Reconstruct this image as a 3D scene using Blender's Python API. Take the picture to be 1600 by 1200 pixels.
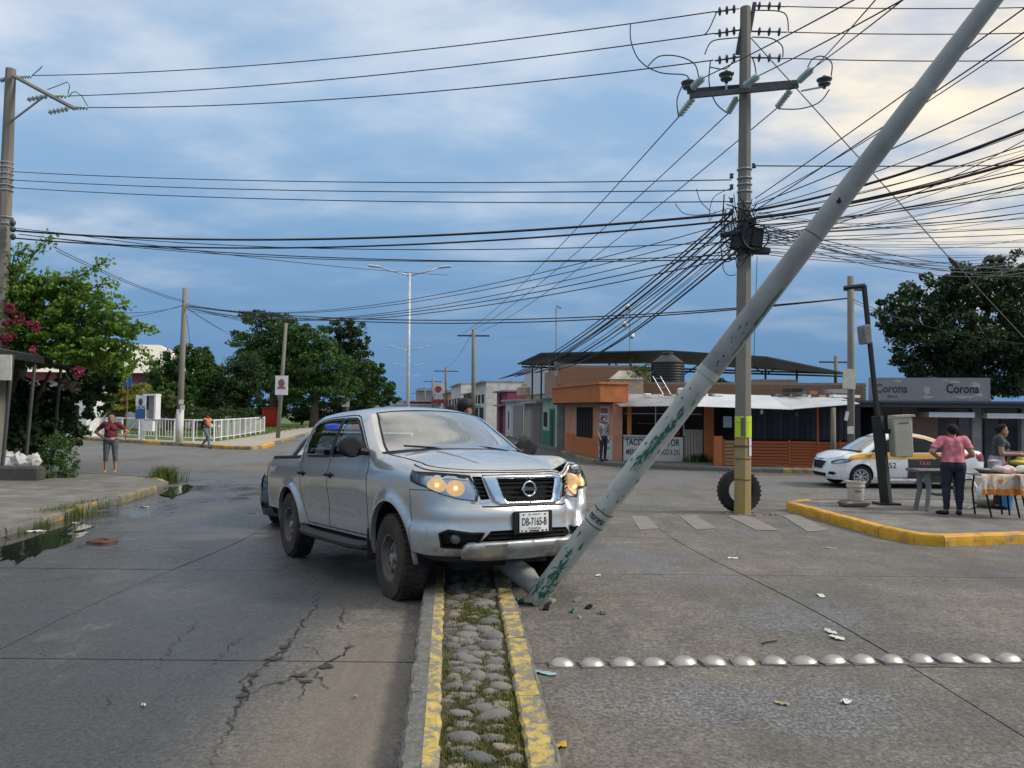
import bpy, bmesh, math, random
import numpy as np
from math import sin, cos, pi, radians, atan, sqrt
from mathutils import Vector, Matrix, Euler
from mathutils.geometry import delaunay_2d_cdt
random.seed(7); rng = np.random.default_rng(11)
for o in list(bpy.data.objects): bpy.data.objects.remove(o)
SC = bpy.context.scene; COL = SC.collection

# ------------------------------------------------------------------ camera
CAM_H = 1.65; FOC = 1200.0; PITCH = atan(40/1200); ROLL = radians(.57)
c_r = Vector((1, 0, 0)); c_f = Vector((0, cos(PITCH), sin(PITCH))); c_u = Vector((0, -sin(PITCH), cos(PITCH)))
CAM_R = c_r*cos(ROLL) + c_u*sin(ROLL); CAM_U = c_u*cos(ROLL) - c_r*sin(ROLL)
cam_d = bpy.data.cameras.new('camera'); cam = bpy.data.objects.new('camera', cam_d); COL.objects.link(cam)
mw = Matrix((CAM_R, CAM_U, -c_f)).transposed().to_4x4(); mw.translation = (0, 0, CAM_H)
cam.matrix_world = mw
cam_d.sensor_fit = 'HORIZONTAL'; cam_d.sensor_width = 36; cam_d.lens = 36*FOC/1600
cam_d.clip_start = .05; cam_d.clip_end = 5000
SC.camera = cam

# ------------------------------------------------------------------ light
SUN_EL = radians(38); SUN_AZ = radians(98)      # azimuth measured from straight ahead to the right
sun_dir = Vector((sin(SUN_AZ)*cos(SUN_EL), cos(SUN_AZ)*cos(SUN_EL), sin(SUN_EL)))
sl = bpy.data.lights.new('sun', 'SUN'); sl.energy = 2.3; sl.angle = radians(12); sl.color = (1, .93, .82)
so = bpy.data.objects.new('sun', sl); COL.objects.link(so)
so.rotation_euler = (-sun_dir).to_track_quat('-Z', 'Y').to_euler()

W = bpy.data.worlds.new('World'); SC.world = W; W.use_nodes = True
def world_nodes():
    nt = W.node_tree; N = nt.nodes; L = nt.links; N.clear()
    def n(t, **k):
        x = N.new(t)
        for a, b in k.items(): setattr(x, a, b)
        return x
    def math_(op, a, b=None, c=None, clamp=False):
        x = n('ShaderNodeMath', operation=op, use_clamp=clamp)
        for i, v in enumerate((a, b, c)):
            if v is None: continue
            if isinstance(v, (int, float)): x.inputs[i].default_value = v
            else: L.new(v, x.inputs[i])
        return x.outputs[0]
    def mix(f, a, b):
        x = n('ShaderNodeMix', data_type='RGBA')
        for i, v in ((0, f), (6, a), (7, b)):
            if isinstance(v, (int, float)): x.inputs[i].default_value = v
            elif isinstance(v, tuple): x.inputs[i].default_value = (*v, 1)
            else: L.new(v, x.inputs[i])
        return x.outputs[2]
    def ramp(v, a, b):
        x = n('ShaderNodeMapRange', interpolation_type='SMOOTHSTEP'); L.new(v, x.inputs[0]); x.inputs[1].default_value = a; x.inputs[2].default_value = b
        return x.outputs[0]
    tc = n('ShaderNodeTexCoord'); sep = n('ShaderNodeSeparateXYZ'); L.new(tc.outputs['Generated'], sep.inputs[0])
    z = math_('MAXIMUM', sep.outputs[2], 0.0)
    den = math_('ADD', z, .16)
    cmb = n('ShaderNodeCombineXYZ'); L.new(math_('DIVIDE', sep.outputs[0], den), cmb.inputs[0]); L.new(math_('DIVIDE', sep.outputs[1], den), cmb.inputs[1])
    def noise(sc, det, rough, dist=0, off=0):
        mp = n('ShaderNodeMapping'); mp.inputs['Location'].default_value = (off, off*.7, 0); mp.inputs['Rotation'].default_value = (0, 0, .5); mp.inputs['Scale'].default_value = (1, 1.35, 1)
        L.new(cmb.outputs[0], mp.inputs[0])
        x = n('ShaderNodeTexNoise'); x.inputs['Scale'].default_value = sc; x.inputs['Detail'].default_value = det; x.inputs['Roughness'].default_value = rough; x.inputs['Distortion'].default_value = dist
        L.new(mp.outputs[0], x.inputs['Vector']); return x.outputs[0]
    sky = n('ShaderNodeTexSky', sky_type='NISHITA', sun_disc=False, sun_elevation=SUN_EL, sun_rotation=SUN_AZ)
    sky.air_density = 1.6; sky.dust_density = 1.2; sky.ozone_density = 2.5
    s1 = n('ShaderNodeVectorMath', operation='SCALE'); L.new(sky.outputs[0], s1.inputs[0]); s1.inputs[3].default_value = .085
    # distant rain cloud bank: slate blue, lying low
    bank = mix(ramp(z, .0, .40), (.092, .215, .41), (.235, .395, .60))
    base = mix(.93, s1.outputs[0], bank)
    # high broken cloud deck, thicker overhead and towards the sun
    dot = n('ShaderNodeVectorMath', operation='DOT_PRODUCT'); L.new(tc.outputs['Generated'], dot.inputs[0])
    el = radians(19); az = radians(38)
    dot.inputs[1].default_value = (sin(az)*cos(el), cos(az)*cos(el), sin(el))
    glow = ramp(dot.outputs['Value'], .90, 1.0)
    n1 = noise(.8, 4, .48, .1); n2 = noise(1.9, 6, .52, .05, 3.1)
    comb = math_('ADD', math_('MULTIPLY', n1, .55), math_('MULTIPLY', n2, .45))
    hi = ramp(z, .16, .52)
    cov = math_('ADD', math_('ADD', comb, math_('MULTIPLY', hi, .24)), math_('MULTIPLY', glow, .20))
    cm = ramp(cov, .42, .84)
    shade = ramp(n2, .36, .64)
    ccol = mix(shade, (.34, .44, .585), (.60, .645, .715))
    warm = mix(shade, (.46, .51, .60), (1.02, .86, .62))
    ccol = mix(glow, ccol, warm)
    ccol = mix(ramp(z, .5, .8), ccol, mix(shade, (.62, .60, .575), (1.14, 1.09, 1.02)))
    col = mix(math_('MULTIPLY', math_('MULTIPLY', cm, .94), ramp(z, .04, .22)), base, ccol)
    bg = n('ShaderNodeBackground'); L.new(col, bg.inputs[0]); bg.inputs[1].default_value = 1.0
    out = n('ShaderNodeOutputWorld'); L.new(bg.outputs[0], out.inputs[0])
world_nodes()
SC.view_settings.view_transform = 'Standard'; SC.view_settings.look = 'None'; SC.view_settings.gamma = 1
SC.view_settings.exposure = 0.32; SC.view_settings.use_curve_mapping = False

# ------------------------------------------------------------------ helpers
def sst(a, b, t):
    t = min(1, max(0, (t-a)/(b-a))); return t*t*(3-2*t)
def gz(x, y): return -.30*sst(5, 12.5, y) - .10*sst(12, 22, y)
def ray(px, py): return c_f + CAM_R*((px-800)/FOC) - CAM_U*((py-600)/FOC)
def G(px, py, dz=0):                      # ground point seen at a pixel
    d = ray(px, py); lo, hi = 1, 900
    for _ in range(50):
        m = (lo+hi)/2; q = d*m
        if q.z+CAM_H > gz(q.x, q.y)+dz: lo = m
        else: hi = m
    q = d*lo; q.z += CAM_H; return q
def D(px, py, y):                         # point at a known depth
    d = ray(px, py); q = d*(y/d.y); q.z += CAM_H; return q

class MB:
    def __init__(s): s.v = []; s.f = []; s.mi = []
    def add(s, vs, fs, m=0):
        b = len(s.v); s.v += [tuple(v) for v in vs]; s.f += [tuple(b+i for i in f) for f in fs]; s.mi += [m]*len(fs); return s
    def box(s, c, d, rz=0, bev=0, m=0, rot=None):
        x, y, z = d[0]/2, d[1]/2, d[2]/2
        if bev <= 0:
            vs = [(i*x, j*y, k*z) for k in (-1, 1) for j in (-1, 1) for i in (-1, 1)]
            fs = [(0, 2, 3, 1), (4, 5, 7, 6), (0, 1, 5, 4), (2, 6, 7, 3), (0, 4, 6, 2), (1, 3, 7, 5)]
        else:
            b = min(bev, x*.9, y*.9, z*.9); vs = []; 
            for k, zz in ((0, -z), (1, -z+b), (2, z-b), (3, z)):
                e = b if k in (0, 3) else 0
                X, Y = x-e, y-e
                vs += [(-X+b, -Y, zz), (X-b, -Y, zz), (X, -Y+b, zz), (X, Y-b, zz), (X-b, Y, zz), (-X+b, Y, zz), (-X, Y-b, zz), (-X, -Y+b, zz)]
            fs = [tuple(range(7, -1, -1)), tuple(range(24, 32))]
            for r in range(3):
                for i in range(8): fs.append((r*8+i, r*8+(i+1) % 8, r*8+8+(i+1) % 8, r*8+8+i))
        R = Euler(rot).to_matrix() if rot else Matrix.Rotation(rz, 3, 'Z')
        return s.add([R @ Vector(v)+Vector(c) for v in vs], fs, m)
    def tube(s, pts, r, n=8, caps=True, m=0, sq=1.0):
        P = [Vector(p) for p in pts]; k = len(P)
        rs = r if isinstance(r, (list, tuple)) else [r]*k
        vs = []; up = None
        for i in range(k):
            t = (P[min(i+1, k-1)]-P[max(i-1, 0)]).normalized()
            if up is None:
                up = Vector((0, 0, 1)) if abs(t.z) < .9 else Vector((1, 0, 0))
            a = (up - t*up.dot(t)); a = a.normalized() if a.length > 1e-6 else t.orthogonal().normalized()
            b = t.cross(a); up = a
            for j in range(n):
                w = 2*pi*j/n; vs.append(P[i]+a*(cos(w)*rs[i])+b*(sin(w)*rs[i]*sq))
        fs = []
        for i in range(k-1):
            for j in range(n): fs.append((i*n+j, i*n+(j+1) % n, (i+1)*n+(j+1) % n, (i+1)*n+j))
        if caps: fs += [tuple(range(n-1, -1, -1)), tuple((k-1)*n+j for j in range(n))]
        return s.add(vs, fs, m)
    def cyl(s, a, b, r, r2=None, n=16, m=0): return s.tube([a, b], [r, r if r2 is None else r2], n, True, m)
    def lathe(s, prof, c=(0, 0, 0), n=20, axis='Z', m=0, close=False, cap0=True):
        vs = []; fs = []; k = len(prof)
        for (r, h) in prof:
            for j in range(n):
                w = 2*pi*j/n
                p = (r*cos(w), r*sin(w), h)
                if axis == 'X': p = (h, r*cos(w), r*sin(w))
                if axis == 'Y': p = (r*cos(w), h, -r*sin(w))
                vs.append((p[0]+c[0], p[1]+c[1], p[2]+c[2]))
        for i in range(k-1 if not close else k):
            i2 = (i+1) % k
            for j in range(n): fs.append((i*n+j, i*n+(j+1) % n, i2*n+(j+1) % n, i2*n+j))
        if not close: fs += ([tuple(range(n-1, -1, -1))] if cap0 else [])+[tuple((k-1)*n+j for j in range(n))]
        return s.add(vs, fs, m)
    def prism(s, poly, z0, z1, m=0):      # poly in xy, extruded in z; z0/z1 number or function
        n = len(poly); f0 = z0 if callable(z0) else (lambda x, y: z0); f1 = z1 if callable(z1) else (lambda x, y: z1)
        vs = [(p[0], p[1], f0(*p)) for p in poly]+[(p[0], p[1], f1(*p)) for p in poly]
        fs = [tuple(range(n-1, -1, -1)), tuple(range(n, 2*n))]+[(i, (i+1) % n, n+(i+1) % n, n+i) for i in range(n)]
        return s.add(vs, fs, m)
    def quad(s, a, b, c, d, m=0): return s.add([a, b, c, d], [(0, 1, 2, 3)], m)
    def slab(s, a, b, c, d, t, m=0):      # quad with thickness along its normal (inwards)
        a, b, c, d = map(Vector, (a, b, c, d)); nn = (b-a).cross(d-a).normalized()*t
        vs = [a, b, c, d, a-nn, b-nn, c-nn, d-nn]
        return s.add(vs, [(0, 1, 2, 3), (7, 6, 5, 4), (0, 4, 5, 1), (1, 5, 6, 2), (2, 6, 7, 3), (3, 7, 4, 0)], m)
    def ellipsoid(s, c, r, n=12, k=8, m=0, rot=None):
        vs = []; fs = []
        R = Euler(rot).to_matrix() if rot else Matrix.Identity(3)
        for i in range(k+1):
            a = -pi/2+pi*i/k
            for j in range(n):
                w = 2*pi*j/n; vs.append(R @ Vector((r[0]*cos(a)*cos(w), r[1]*cos(a)*sin(w), r[2]*sin(a)))+Vector(c))
        for i in range(k):
            for j in range(n): fs.append((i*n+j, i*n+(j+1) % n, (i+1)*n+(j+1) % n, (i+1)*n+j))
        return s.add(vs, fs, m)
    def xf(s, fn): s.v = [tuple(fn(Vector(v))) for v in s.v]; return s
    def build(s, name, mat, parent=None, local=False, smooth=False, recenter=True, ang=None):
        me = bpy.data.meshes.new(name)
        V = np.array(s.v, dtype=float).reshape(-1, 3); off = np.zeros(3)
        if not local and recenter and len(V):
            lo, hi = V.min(0), V.max(0); off = np.array([(lo[0]+hi[0])/2, (lo[1]+hi[1])/2, lo[2]])
        me.from_pydata((V-off).tolist(), [], s.f)
        for q in (mat if isinstance(mat, (list, tuple)) else [mat]): me.materials.append(q)
        if any(s.mi): me.polygons.foreach_set('material_index', s.mi)
        if smooth: me.polygons.foreach_set('use_smooth', [True]*len(me.polygons))
        me.update()
        if smooth and ang is not None:
            me.set_sharp_from_angle(angle=radians(ang))
        o = bpy.data.objects.new(name, me); COL.objects.link(o); o.parent = parent
        if not local:
            o.location = Vector(off) - (wl(parent) if parent else Vector())
        return o
def wl(o):
    q = Vector()
    while o: q += o.location; o = o.parent
    return q
def tag(o, label, cat, group=None, kind=None):
    if label: o['label'] = label
    if cat: o['category'] = cat
    if group: o['group'] = group
    if kind: o['kind'] = kind
    return o
def struct(o): o['kind'] = 'structure'; return o
def thing(name, label, cat, loc=(0, 0, 0), rz=0, group=None):
    o = bpy.data.objects.new(name, None); COL.objects.link(o); o.location = loc; o.rotation_euler = (0, 0, rz); o.empty_display_size = .2
    return tag(o, label, cat, group)
def copy_tree(o, parent=None):
    c = o.copy(); COL.objects.link(c); c.parent = parent
    for ch in list(o.children): copy_tree(ch, c)
    return c
def fast_mesh(name, V, Fq, mat, parent=None, smooth=False, local=False):   # V (n,3) array, Fq (m,k) array of quads or tris
    me = bpy.data.meshes.new(name); n = len(V); m, k = Fq.shape
    off = np.zeros(3)
    if not local: off = np.array([V[:, 0].mean(), V[:, 1].mean(), V[:, 2].min()])
    me.vertices.add(n); me.vertices.foreach_set('co', (V-off).astype(np.float32).ravel())
    me.loops.add(m*k); me.loops.foreach_set('vertex_index', Fq.astype(np.int32).ravel())
    me.polygons.add(m); me.polygons.foreach_set('loop_start', np.arange(0, m*k, k, dtype=np.int32))
    if smooth: me.polygons.foreach_set('use_smooth', np.ones(m, dtype=bool))
    me.materials.append(mat); me.update(calc_edges=True); me.validate()
    o = bpy.data.objects.new(name, me); COL.objects.link(o); o.parent = parent
    if not local: o.location = Vector(off) - (wl(parent) if parent else Vector())
    return o
def text(body, size, mat, name='lettering', parent=None, loc=(0, 0, 0), rot=(pi/2, 0, 0), ext=.002, sx=1.0, off=0.0, align='CENTER', shear=0):
    cu = bpy.data.curves.new('t', 'FONT'); cu.body = body; cu.size = size; cu.align_x = align; cu.align_y = 'CENTER'; cu.extrude = ext; cu.offset = off; cu.shear = shear; cu.resolution_u = 3
    t = bpy.data.objects.new('t', cu); COL.objects.link(t)
    me = bpy.data.meshes.new_from_object(t.evaluated_get(bpy.context.evaluated_depsgraph_get())) if False else None
    bpy.context.view_layer.update()
    me = bpy.data.meshes.new_from_object(t.evaluated_get(bpy.context.evaluated_depsgraph_get()))
    bpy.data.objects.remove(t); bpy.data.curves.remove(cu)
    me.materials.clear(); me.materials.append(mat)
    o = bpy.data.objects.new(name, me); COL.objects.link(o); o.parent = parent; o.location = loc; o.rotation_euler = rot; o.scale = (sx, 1, 1)
    return o

# ------------------------------------------------------------------ materials
MATS = {}
def M(name, col, rough=.75, metal=0.0, var=.18, scale=6.0, bump=.0, bscale=60.0, col2=None, amt=.5, sc2=3.0, soft=.08, coat=0.0, spec=.5, emit=None, es=0, wpos=False, stretch=None, det=6, sub=None):
    if name in MATS: return MATS[name]
    m = bpy.data.materials.new(name); m.use_nodes = True; nt = m.node_tree; N = nt.nodes; L = nt.links
    p = N['Principled BSDF']; p.inputs['Roughness'].default_value = rough; p.inputs['Metallic'].default_value = metal
    p.inputs['Specular IOR Level'].default_value = spec
    if coat: p.inputs['Coat Weight'].default_value = coat; p.inputs['Coat Roughness'].default_value = .06
    if emit: p.inputs['Emission Color'].default_value = (*emit, 1); p.inputs['Emission Strength'].default_value = es
    if wpos: src = N.new('ShaderNodeNewGeometry').outputs['Position']
    else: src = N.new('ShaderNodeTexCoord').outputs['Object']
    if stretch:
        mp = N.new('ShaderNodeMapping'); mp.inputs['Scale'].default_value = stretch; L.new(src, mp.inputs[0]); src = mp.outputs[0]
    def noise(s, d=det, r=.6):
        x = N.new('ShaderNodeTexNoise'); x.inputs['Scale'].default_value = s; x.inputs['Detail'].default_value = d; x.inputs['Roughness'].default_value = r; L.new(src, x.inputs['Vector']); return x.outputs[0]
    def mixc(f, a, b):
        x = N.new('ShaderNodeMix'); x.data_type = 'RGBA'
        if isinstance(f, (int, float)): x.inputs[0].default_value = f
        else: L.new(f, x.inputs[0])
        for i, v in ((6, a), (7, b)):
            if isinstance(v, tuple): x.inputs[i].default_value = (*v, 1)
            else: L.new(v, x.inputs[i])
        return x.outputs[2]
    def rmp(v, a, b):
        x = N.new('ShaderNodeMapRange'); L.new(v, x.inputs[0]); x.inputs[1].default_value = a; x.inputs[2].default_value = b; return x.outputs[0]
    lo = tuple(max(0, c*(1-var)) for c in col); hi = tuple(min(1, c*(1+var)) for c in col)
    c = mixc(rmp(noise(scale), .3, .7), lo, hi)
    if col2 is not None:
        t = .5+(.5-amt)*.45
        c = mixc(rmp(noise(sc2, 8, .68), t-soft, t+soft), c, col2)
    L.new(c, p.inputs['Base Color'])
    if bump:
        b = N.new('ShaderNodeBump'); b.inputs['Strength'].default_value = bump; b.inputs['Distance'].default_value = .02
        L.new(noise(bscale, 5), b.inputs['Height']); L.new(b.outputs[0], p.inputs['Normal'])
    MATS[name] = m; return m
def leaf_mat(name, c1, c2, trans=.35, rough=.55):
    if name in MATS: return MATS[name]
    m = bpy.data.materials.new(name); m.use_nodes = True; nt = m.node_tree; N = nt.nodes; L = nt.links
    p = N['Principled BSDF']; g = N.new('ShaderNodeNewGeometry'); r = N.new('ShaderNodeValToRGB')
    L.new(g.outputs['Random Per Island'], r.inputs[0]); r.color_ramp.elements[0].color = (*c1, 1); r.color_ramp.elements[1].color = (*c2, 1)
    L.new(r.outputs[0], p.inputs['Base Color']); p.inputs['Roughness'].default_value = rough; p.inputs['Specular IOR Level'].default_value = .35
    t = N.new('ShaderNodeBsdfTranslucent'); L.new(r.outputs[0], t.inputs[0]); mx = N.new('ShaderNodeMixShader'); mx.inputs[0].default_value = trans
    L.new(p.outputs[0], mx.inputs[1]); L.new(t.outputs[0], mx.inputs[2]); L.new(mx.outputs[0], N['Material Output'].inputs[0])
    MATS[name] = m; return m
def glass_mat(name, tint=(.55, .6, .58), dirt=.0, dcol=(.5, .52, .48), ior=1.5, refl=1.6):
    if name in MATS: return MATS[name]
    m = bpy.data.materials.new(name); m.use_nodes = True; nt = m.node_tree; N = nt.nodes; L = nt.links
    N.remove(N['Principled BSDF']); out = N['Material Output']
    t = N.new('ShaderNodeBsdfTransparent'); t.inputs[0].default_value = (*tint, 1)
    g = N.new('ShaderNodeBsdfGlossy'); g.inputs['Roughness'].default_value = .015
    fr = N.new('ShaderNodeFresnel'); fr.inputs[0].default_value = ior
    mu = N.new('ShaderNodeMath'); mu.operation = 'MULTIPLY'; mu.use_clamp = True; L.new(fr.outputs[0], mu.inputs[0]); mu.inputs[1].default_value = refl
    base = t.outputs[0]
    if dirt:
        d = N.new('ShaderNodeBsdfDiffuse'); d.inputs[0].default_value = (*dcol, 1); mx = N.new('ShaderNodeMixShader')
        tc = N.new('ShaderNodeTexCoord'); no = N.new('ShaderNodeTexNoise'); no.inputs['Scale'].default_value = 5; L.new(tc.outputs['Object'], no.inputs[0])
        m2 = N.new('ShaderNodeMath'); m2.operation = 'MULTIPLY'; L.new(no.outputs[0], m2.inputs[0]); m2.inputs[1].default_value = dirt*2
        L.new(m2.outputs[0], mx.inputs[0]); L.new(base, mx.inputs[1]); L.new(d.outputs[0], mx.inputs[2]); base = mx.outputs[0]
    mx = N.new('ShaderNodeMixShader'); L.new(mu.outputs[0], mx.inputs[0]); L.new(base, mx.inputs[1]); L.new(g.outputs[0], mx.inputs[2]); L.new(mx.outputs[0], out.inputs[0])
    MATS[name] = m; return m
BLACK = M('black plastic', (.010, .010, .011), .6, var=.2, spec=.3)
RUBBER = M('tyre rubber', (.018, .017, .016), .85, var=.35, bump=.3, bscale=50)
DARK = M('dark void', (.006, .006, .007), .9, var=.1)
CHROME = M('chrome', (.75, .76, .78), .12, 1.0, var=.04)
STEEL = M('galvanised steel', (.42, .43, .44), .45, .7, var=.15)
SILVER = None

# ------------------------------------------------------------------ vehicles
def pip(px, py, poly):                    # vectorised point in polygon
    px = np.asarray(px); py = np.asarray(py); ins = np.zeros(px.shape, bool); n = len(poly)
    for i in range(n):
        x0, y0 = poly[i]; x1, y1 = poly[(i+1) % n]
        if y0 == y1: continue
        c = ((y0 > py) != (y1 > py)) & (px < (x1-x0)*(py-y0)/(y1-y0)+x0); ins ^= c
    return ins
def dens(poly, step, closed=True):
    out = []; n = len(poly)
    for i in range(n if closed else n-1):
        a = poly[i]; b = poly[(i+1) % n]; k = max(1, int(math.hypot(b[0]-a[0], b[1]-a[1])/step))
        for j in range(k): out.append((a[0]+(b[0]-a[0])*j/k, a[1]+(b[1]-a[1])*j/k))
    if not closed: out.append(tuple(poly[-1]))
    return out
def cdt(domain, regions, step):
    polys = [dens(domain, step)]+[dens(p, step) for _, p in regions]
    pts = []; edges = []
    for p in polys:
        b = len(pts); pts += p; edges += [(b+i, b+(i+1) % len(p)) for i in range(len(p))]
    dm = np.array(domain); x0, y0 = dm.min(0); x1, y1 = dm.max(0)
    gx, gy = np.meshgrid(np.arange(x0+step/2, x1, step), np.arange(y0+step/2, y1, step)); gx[1::2] += step*.5
    gx, gy = gx.ravel(), gy.ravel(); k = pip(gx, gy, domain); gx, gy = gx[k], gy[k]
    bp = np.array(pts)
    if len(gx):
        d = np.full(len(gx), 9.)
        for i in range(0, len(bp), 400): d = np.minimum(d, np.sqrt(((gx[:, None]-bp[None, i:i+400, 0])**2+(gy[:, None]-bp[None, i:i+400, 1])**2).min(1)))
        k = d > step*.45; gx, gy = gx[k], gy[k]
    allp = [Vector(p) for p in pts]+[Vector((a, b)) for a, b in zip(gx, gy)]
    r = delaunay_2d_cdt(allp, edges, [], 0, 1e-5)
    V = np.array([tuple(v) for v in r[0]]); T = np.array([f for f in r[2] if len(f) == 3])
    c = V[T].mean(1); ok = pip(c[:, 0], c[:, 1], domain)
    area = np.abs(np.cross(V[T][:, 1]-V[T][:, 0], V[T][:, 2]-V[T][:, 0])); ok &= area > 1e-9
    T = T[ok]; c = c[ok]; lab = np.full(len(T), -1)
    for i, (_, p) in enumerate(regions):
        lab[pip(c[:, 0], c[:, 1], p)] = i
    res = {}
    for i in range(-1, len(regions)):
        t = T[lab == i]
        if len(t) == 0: continue
        u, inv = np.unique(t, return_inverse=True); key = 'rest' if i < 0 else regions[i][0]
        if key in res:
            v0, t0 = res[key]; res[key] = (np.vstack([v0, V[u]]), np.vstack([t0, inv.reshape(-1, 3)+len(v0)]))
        else: res[key] = (V[u], inv.reshape(-1, 3))
    return res
def spl(xs, ys):                          # smooth interpolation through keys (monotone-ish hermite)
    xs = np.array(xs, float); ys = np.array(ys, float); d = np.diff(ys)/np.diff(xs)
    m = np.zeros(len(xs)); m[0] = d[0]; m[-1] = d[-1]
    for i in range(1, len(xs)-1): m[i] = 0 if d[i-1]*d[i] <= 0 else 2*d[i-1]*d[i]/(d[i-1]+d[i])
    def f(x):
        x = np.clip(np.asarray(x, float), xs[0], xs[-1]); i = np.clip(np.searchsorted(xs, x)-1, 0, len(xs)-2)
        h = xs[i+1]-xs[i]; t = (x-xs[i])/h
        return (2*t**3-3*t*t+1)*ys[i]+(t**3-2*t*t+t)*h*m[i]+(-2*t**3+3*t*t)*ys[i+1]+(t**3-t*t)*h*m[i+1]
    return f
class Car:
    def __init__(s, root, yr, yc, ry, nn, Wz, Zt, Zb, Fz, wheels, Rw, flare, hoodround, crown, bow, dent=None, roof_keys=None, rear_round=.06):
        s.root = root; s.yr = yr; s.yc = yc; s.ry = ry; s.Wz = Wz; s.Zt = Zt; s.Zb = Zb; s.Fz = Fz; s.wheels = wheels; s.Rw = Rw
        s.flare = flare; s.hr = hoodround; s.crown = crown; s.bow = bow; s.dent = dent; s.rr = rear_round; s.scal = .016 if dent else .006
        th = np.linspace(0, pi/2, 400); x = np.cos(th)**(2/nn); y = np.sin(th)**(2/nn)
        al = np.concatenate([[0], np.cumsum(np.hypot(np.diff(x*.88), np.diff(y*ry)))]); s.al = al; s.cx = x; s.cy = y; s.L = al[-1]; s.send = yc+s.L
    def W(s, y, z):
        y = np.asarray(y, float); z = np.asarray(z, float); w = s.Wz(z)
        zt = s.Zt(y); k = np.clip((z-(zt-.13))/.13, 0, 1); w = w - s.hr(y)*k**2.2
        w = w-s.scal*np.exp(-((z-.72)/.13)**2)*np.clip((1.05-np.abs(y))/.35, 0, 1)+s.scal*.55*np.exp(-((z-1.02)/.035)**2)*np.clip((1.5-np.abs(y))/.5, 0, 1)
        for (yw, zw) in s.wheels:
            r = np.hypot(y-yw, z-zw); k = np.clip(1-(r-s.Rw)/.10, 0, 1); k = np.minimum(k*2.2, 1); w = w + s.flare*k*k*(3-2*k)*np.clip((1.15-z)/.2, 0, 1)
        k = np.clip((s.yr+.35-y)/.35, 0, 1); w = w*(1-s.rr*k**2.5)
        return w
    def yz(s, sv):                        # reference y for contour parameter
        sv = np.asarray(sv, float); return np.where(sv <= s.yc, sv, s.yc+s.ry*np.interp(sv-s.yc, s.al, s.cy))
    def top(s, sv): return s.Zt(s.yz(sv))
    def bot(s, sv): return s.Zb(s.yz(sv))
    def smap(s, sv, z, off=0):
        sv = np.asarray(sv, float); z = np.asarray(z, float)
        a = np.clip(sv-s.yc, 0, s.L); cx = np.interp(a, s.al, s.cx); cy = np.interp(a, s.al, s.cy)
        x = s.W(np.minimum(sv, s.yc), z)*cx
        y = np.where(sv <= s.yc, sv, s.yc+(s.ry+s.Fz(z))*cy)
        P = np.stack([x, y, z+0*x], -1)
        if np.any(off != 0):
            e = 2e-3
            A = s.smap(np.minimum(sv+e, s.send), z)-s.smap(np.maximum(sv-e, s.yr), z); B = s.smap(sv, z+e)-s.smap(sv, z-e)
            n = np.cross(A, B); n /= np.maximum(np.linalg.norm(n, axis=-1, keepdims=True), 1e-9); P = P+n*np.asarray(off)[..., None] if np.ndim(off) else P+n*off
        return P
    def xs(s, x, z):                      # contour parameter of a front-view point
        c = x/float(s.W(s.yc, z)); return s.yc+float(np.interp(-c, -s.cx, s.al))
    def fp(s, pts): return [(s.xs(x, z), z) for x, z in pts]
    def tmap(s, xh, y, off=0):
        xh = np.asarray(xh, float); y = np.asarray(y, float); zt = s.Zt(y)
        over = np.clip((y-s.yc)/s.ry, 0, 1); cx = np.interp(over, s.cy, s.cx)
        hw = s.W(np.minimum(y, s.yc), zt)*np.where(y > s.yc, cx, 1)
        q = 1-xh**2
        yy = y+s.bow(y)*q+np.where(y > s.yc, s.Fz(zt)*over, 0)
        return np.stack([xh*hw, yy, zt+s.crown(y)*(1-np.abs(xh)**2.6)+off], -1)
    def obj(s, name, V, T, mat, parent=None, mirror=0, smooth=True, thick=0):
        V = np.array(V, float); T = np.array(T)
        if mirror == 3:
            s.obj(name, V, T, mat, parent, -1, smooth); return s.obj(name, V, T, mat, parent, 1, smooth)
        if mirror < 0: V = V*np.array([-1, 1, 1]); T = T[:, ::-1]
        if mirror == 2:
            n = len(V); V = np.vstack([V, V*np.array([-1, 1, 1])]); T = np.vstack([T, T[:, ::-1]+n])
            k = np.round(V, 4)+0.0; _, first, inv = np.unique(k, axis=0, return_index=True, return_inverse=True); V = V[first]; T = inv.reshape(-1)[T]
            T = T[(T[:, 0] != T[:, 1]) & (T[:, 1] != T[:, 2]) & (T[:, 0] != T[:, 2])]
        if s.dent: V = s.dent(V)
        return fast_mesh(name, V, T, mat, parent or s.root, smooth, local=True)
    def patch(s, name, poly, mat, off=.004, step=.03, parent=None, mirror=3, skirt=0, bulge=0):
        r = cdt(poly, [], step); V, T = r['rest']
        P = s.smap(V[:, 0], V[:, 1], off); Ts = [T]
        if skirt:
            d = dens(poly, step); d = np.array(d); A = s.smap(d[:, 0], d[:, 1], off); B = s.smap(d[:, 0], d[:, 1], off-skirt); n = len(d); b = len(P)
            P = np.vstack([P, A, B]); i = np.arange(n); j = (i+1) % n
            area = sum(d[k][0]*d[(k+1) % n][1]-d[(k+1) % n][0]*d[k][1] for k in range(n))
            q = [np.stack([b+j, b+i, b+n+i], 1), np.stack([b+j, b+n+i, b+n+j], 1)]
            if area < 0: q = [x[:, ::-1] for x in q]
            Ts += q
        return s.obj(name, P, np.vstack(Ts), mat, parent, mirror)
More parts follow.
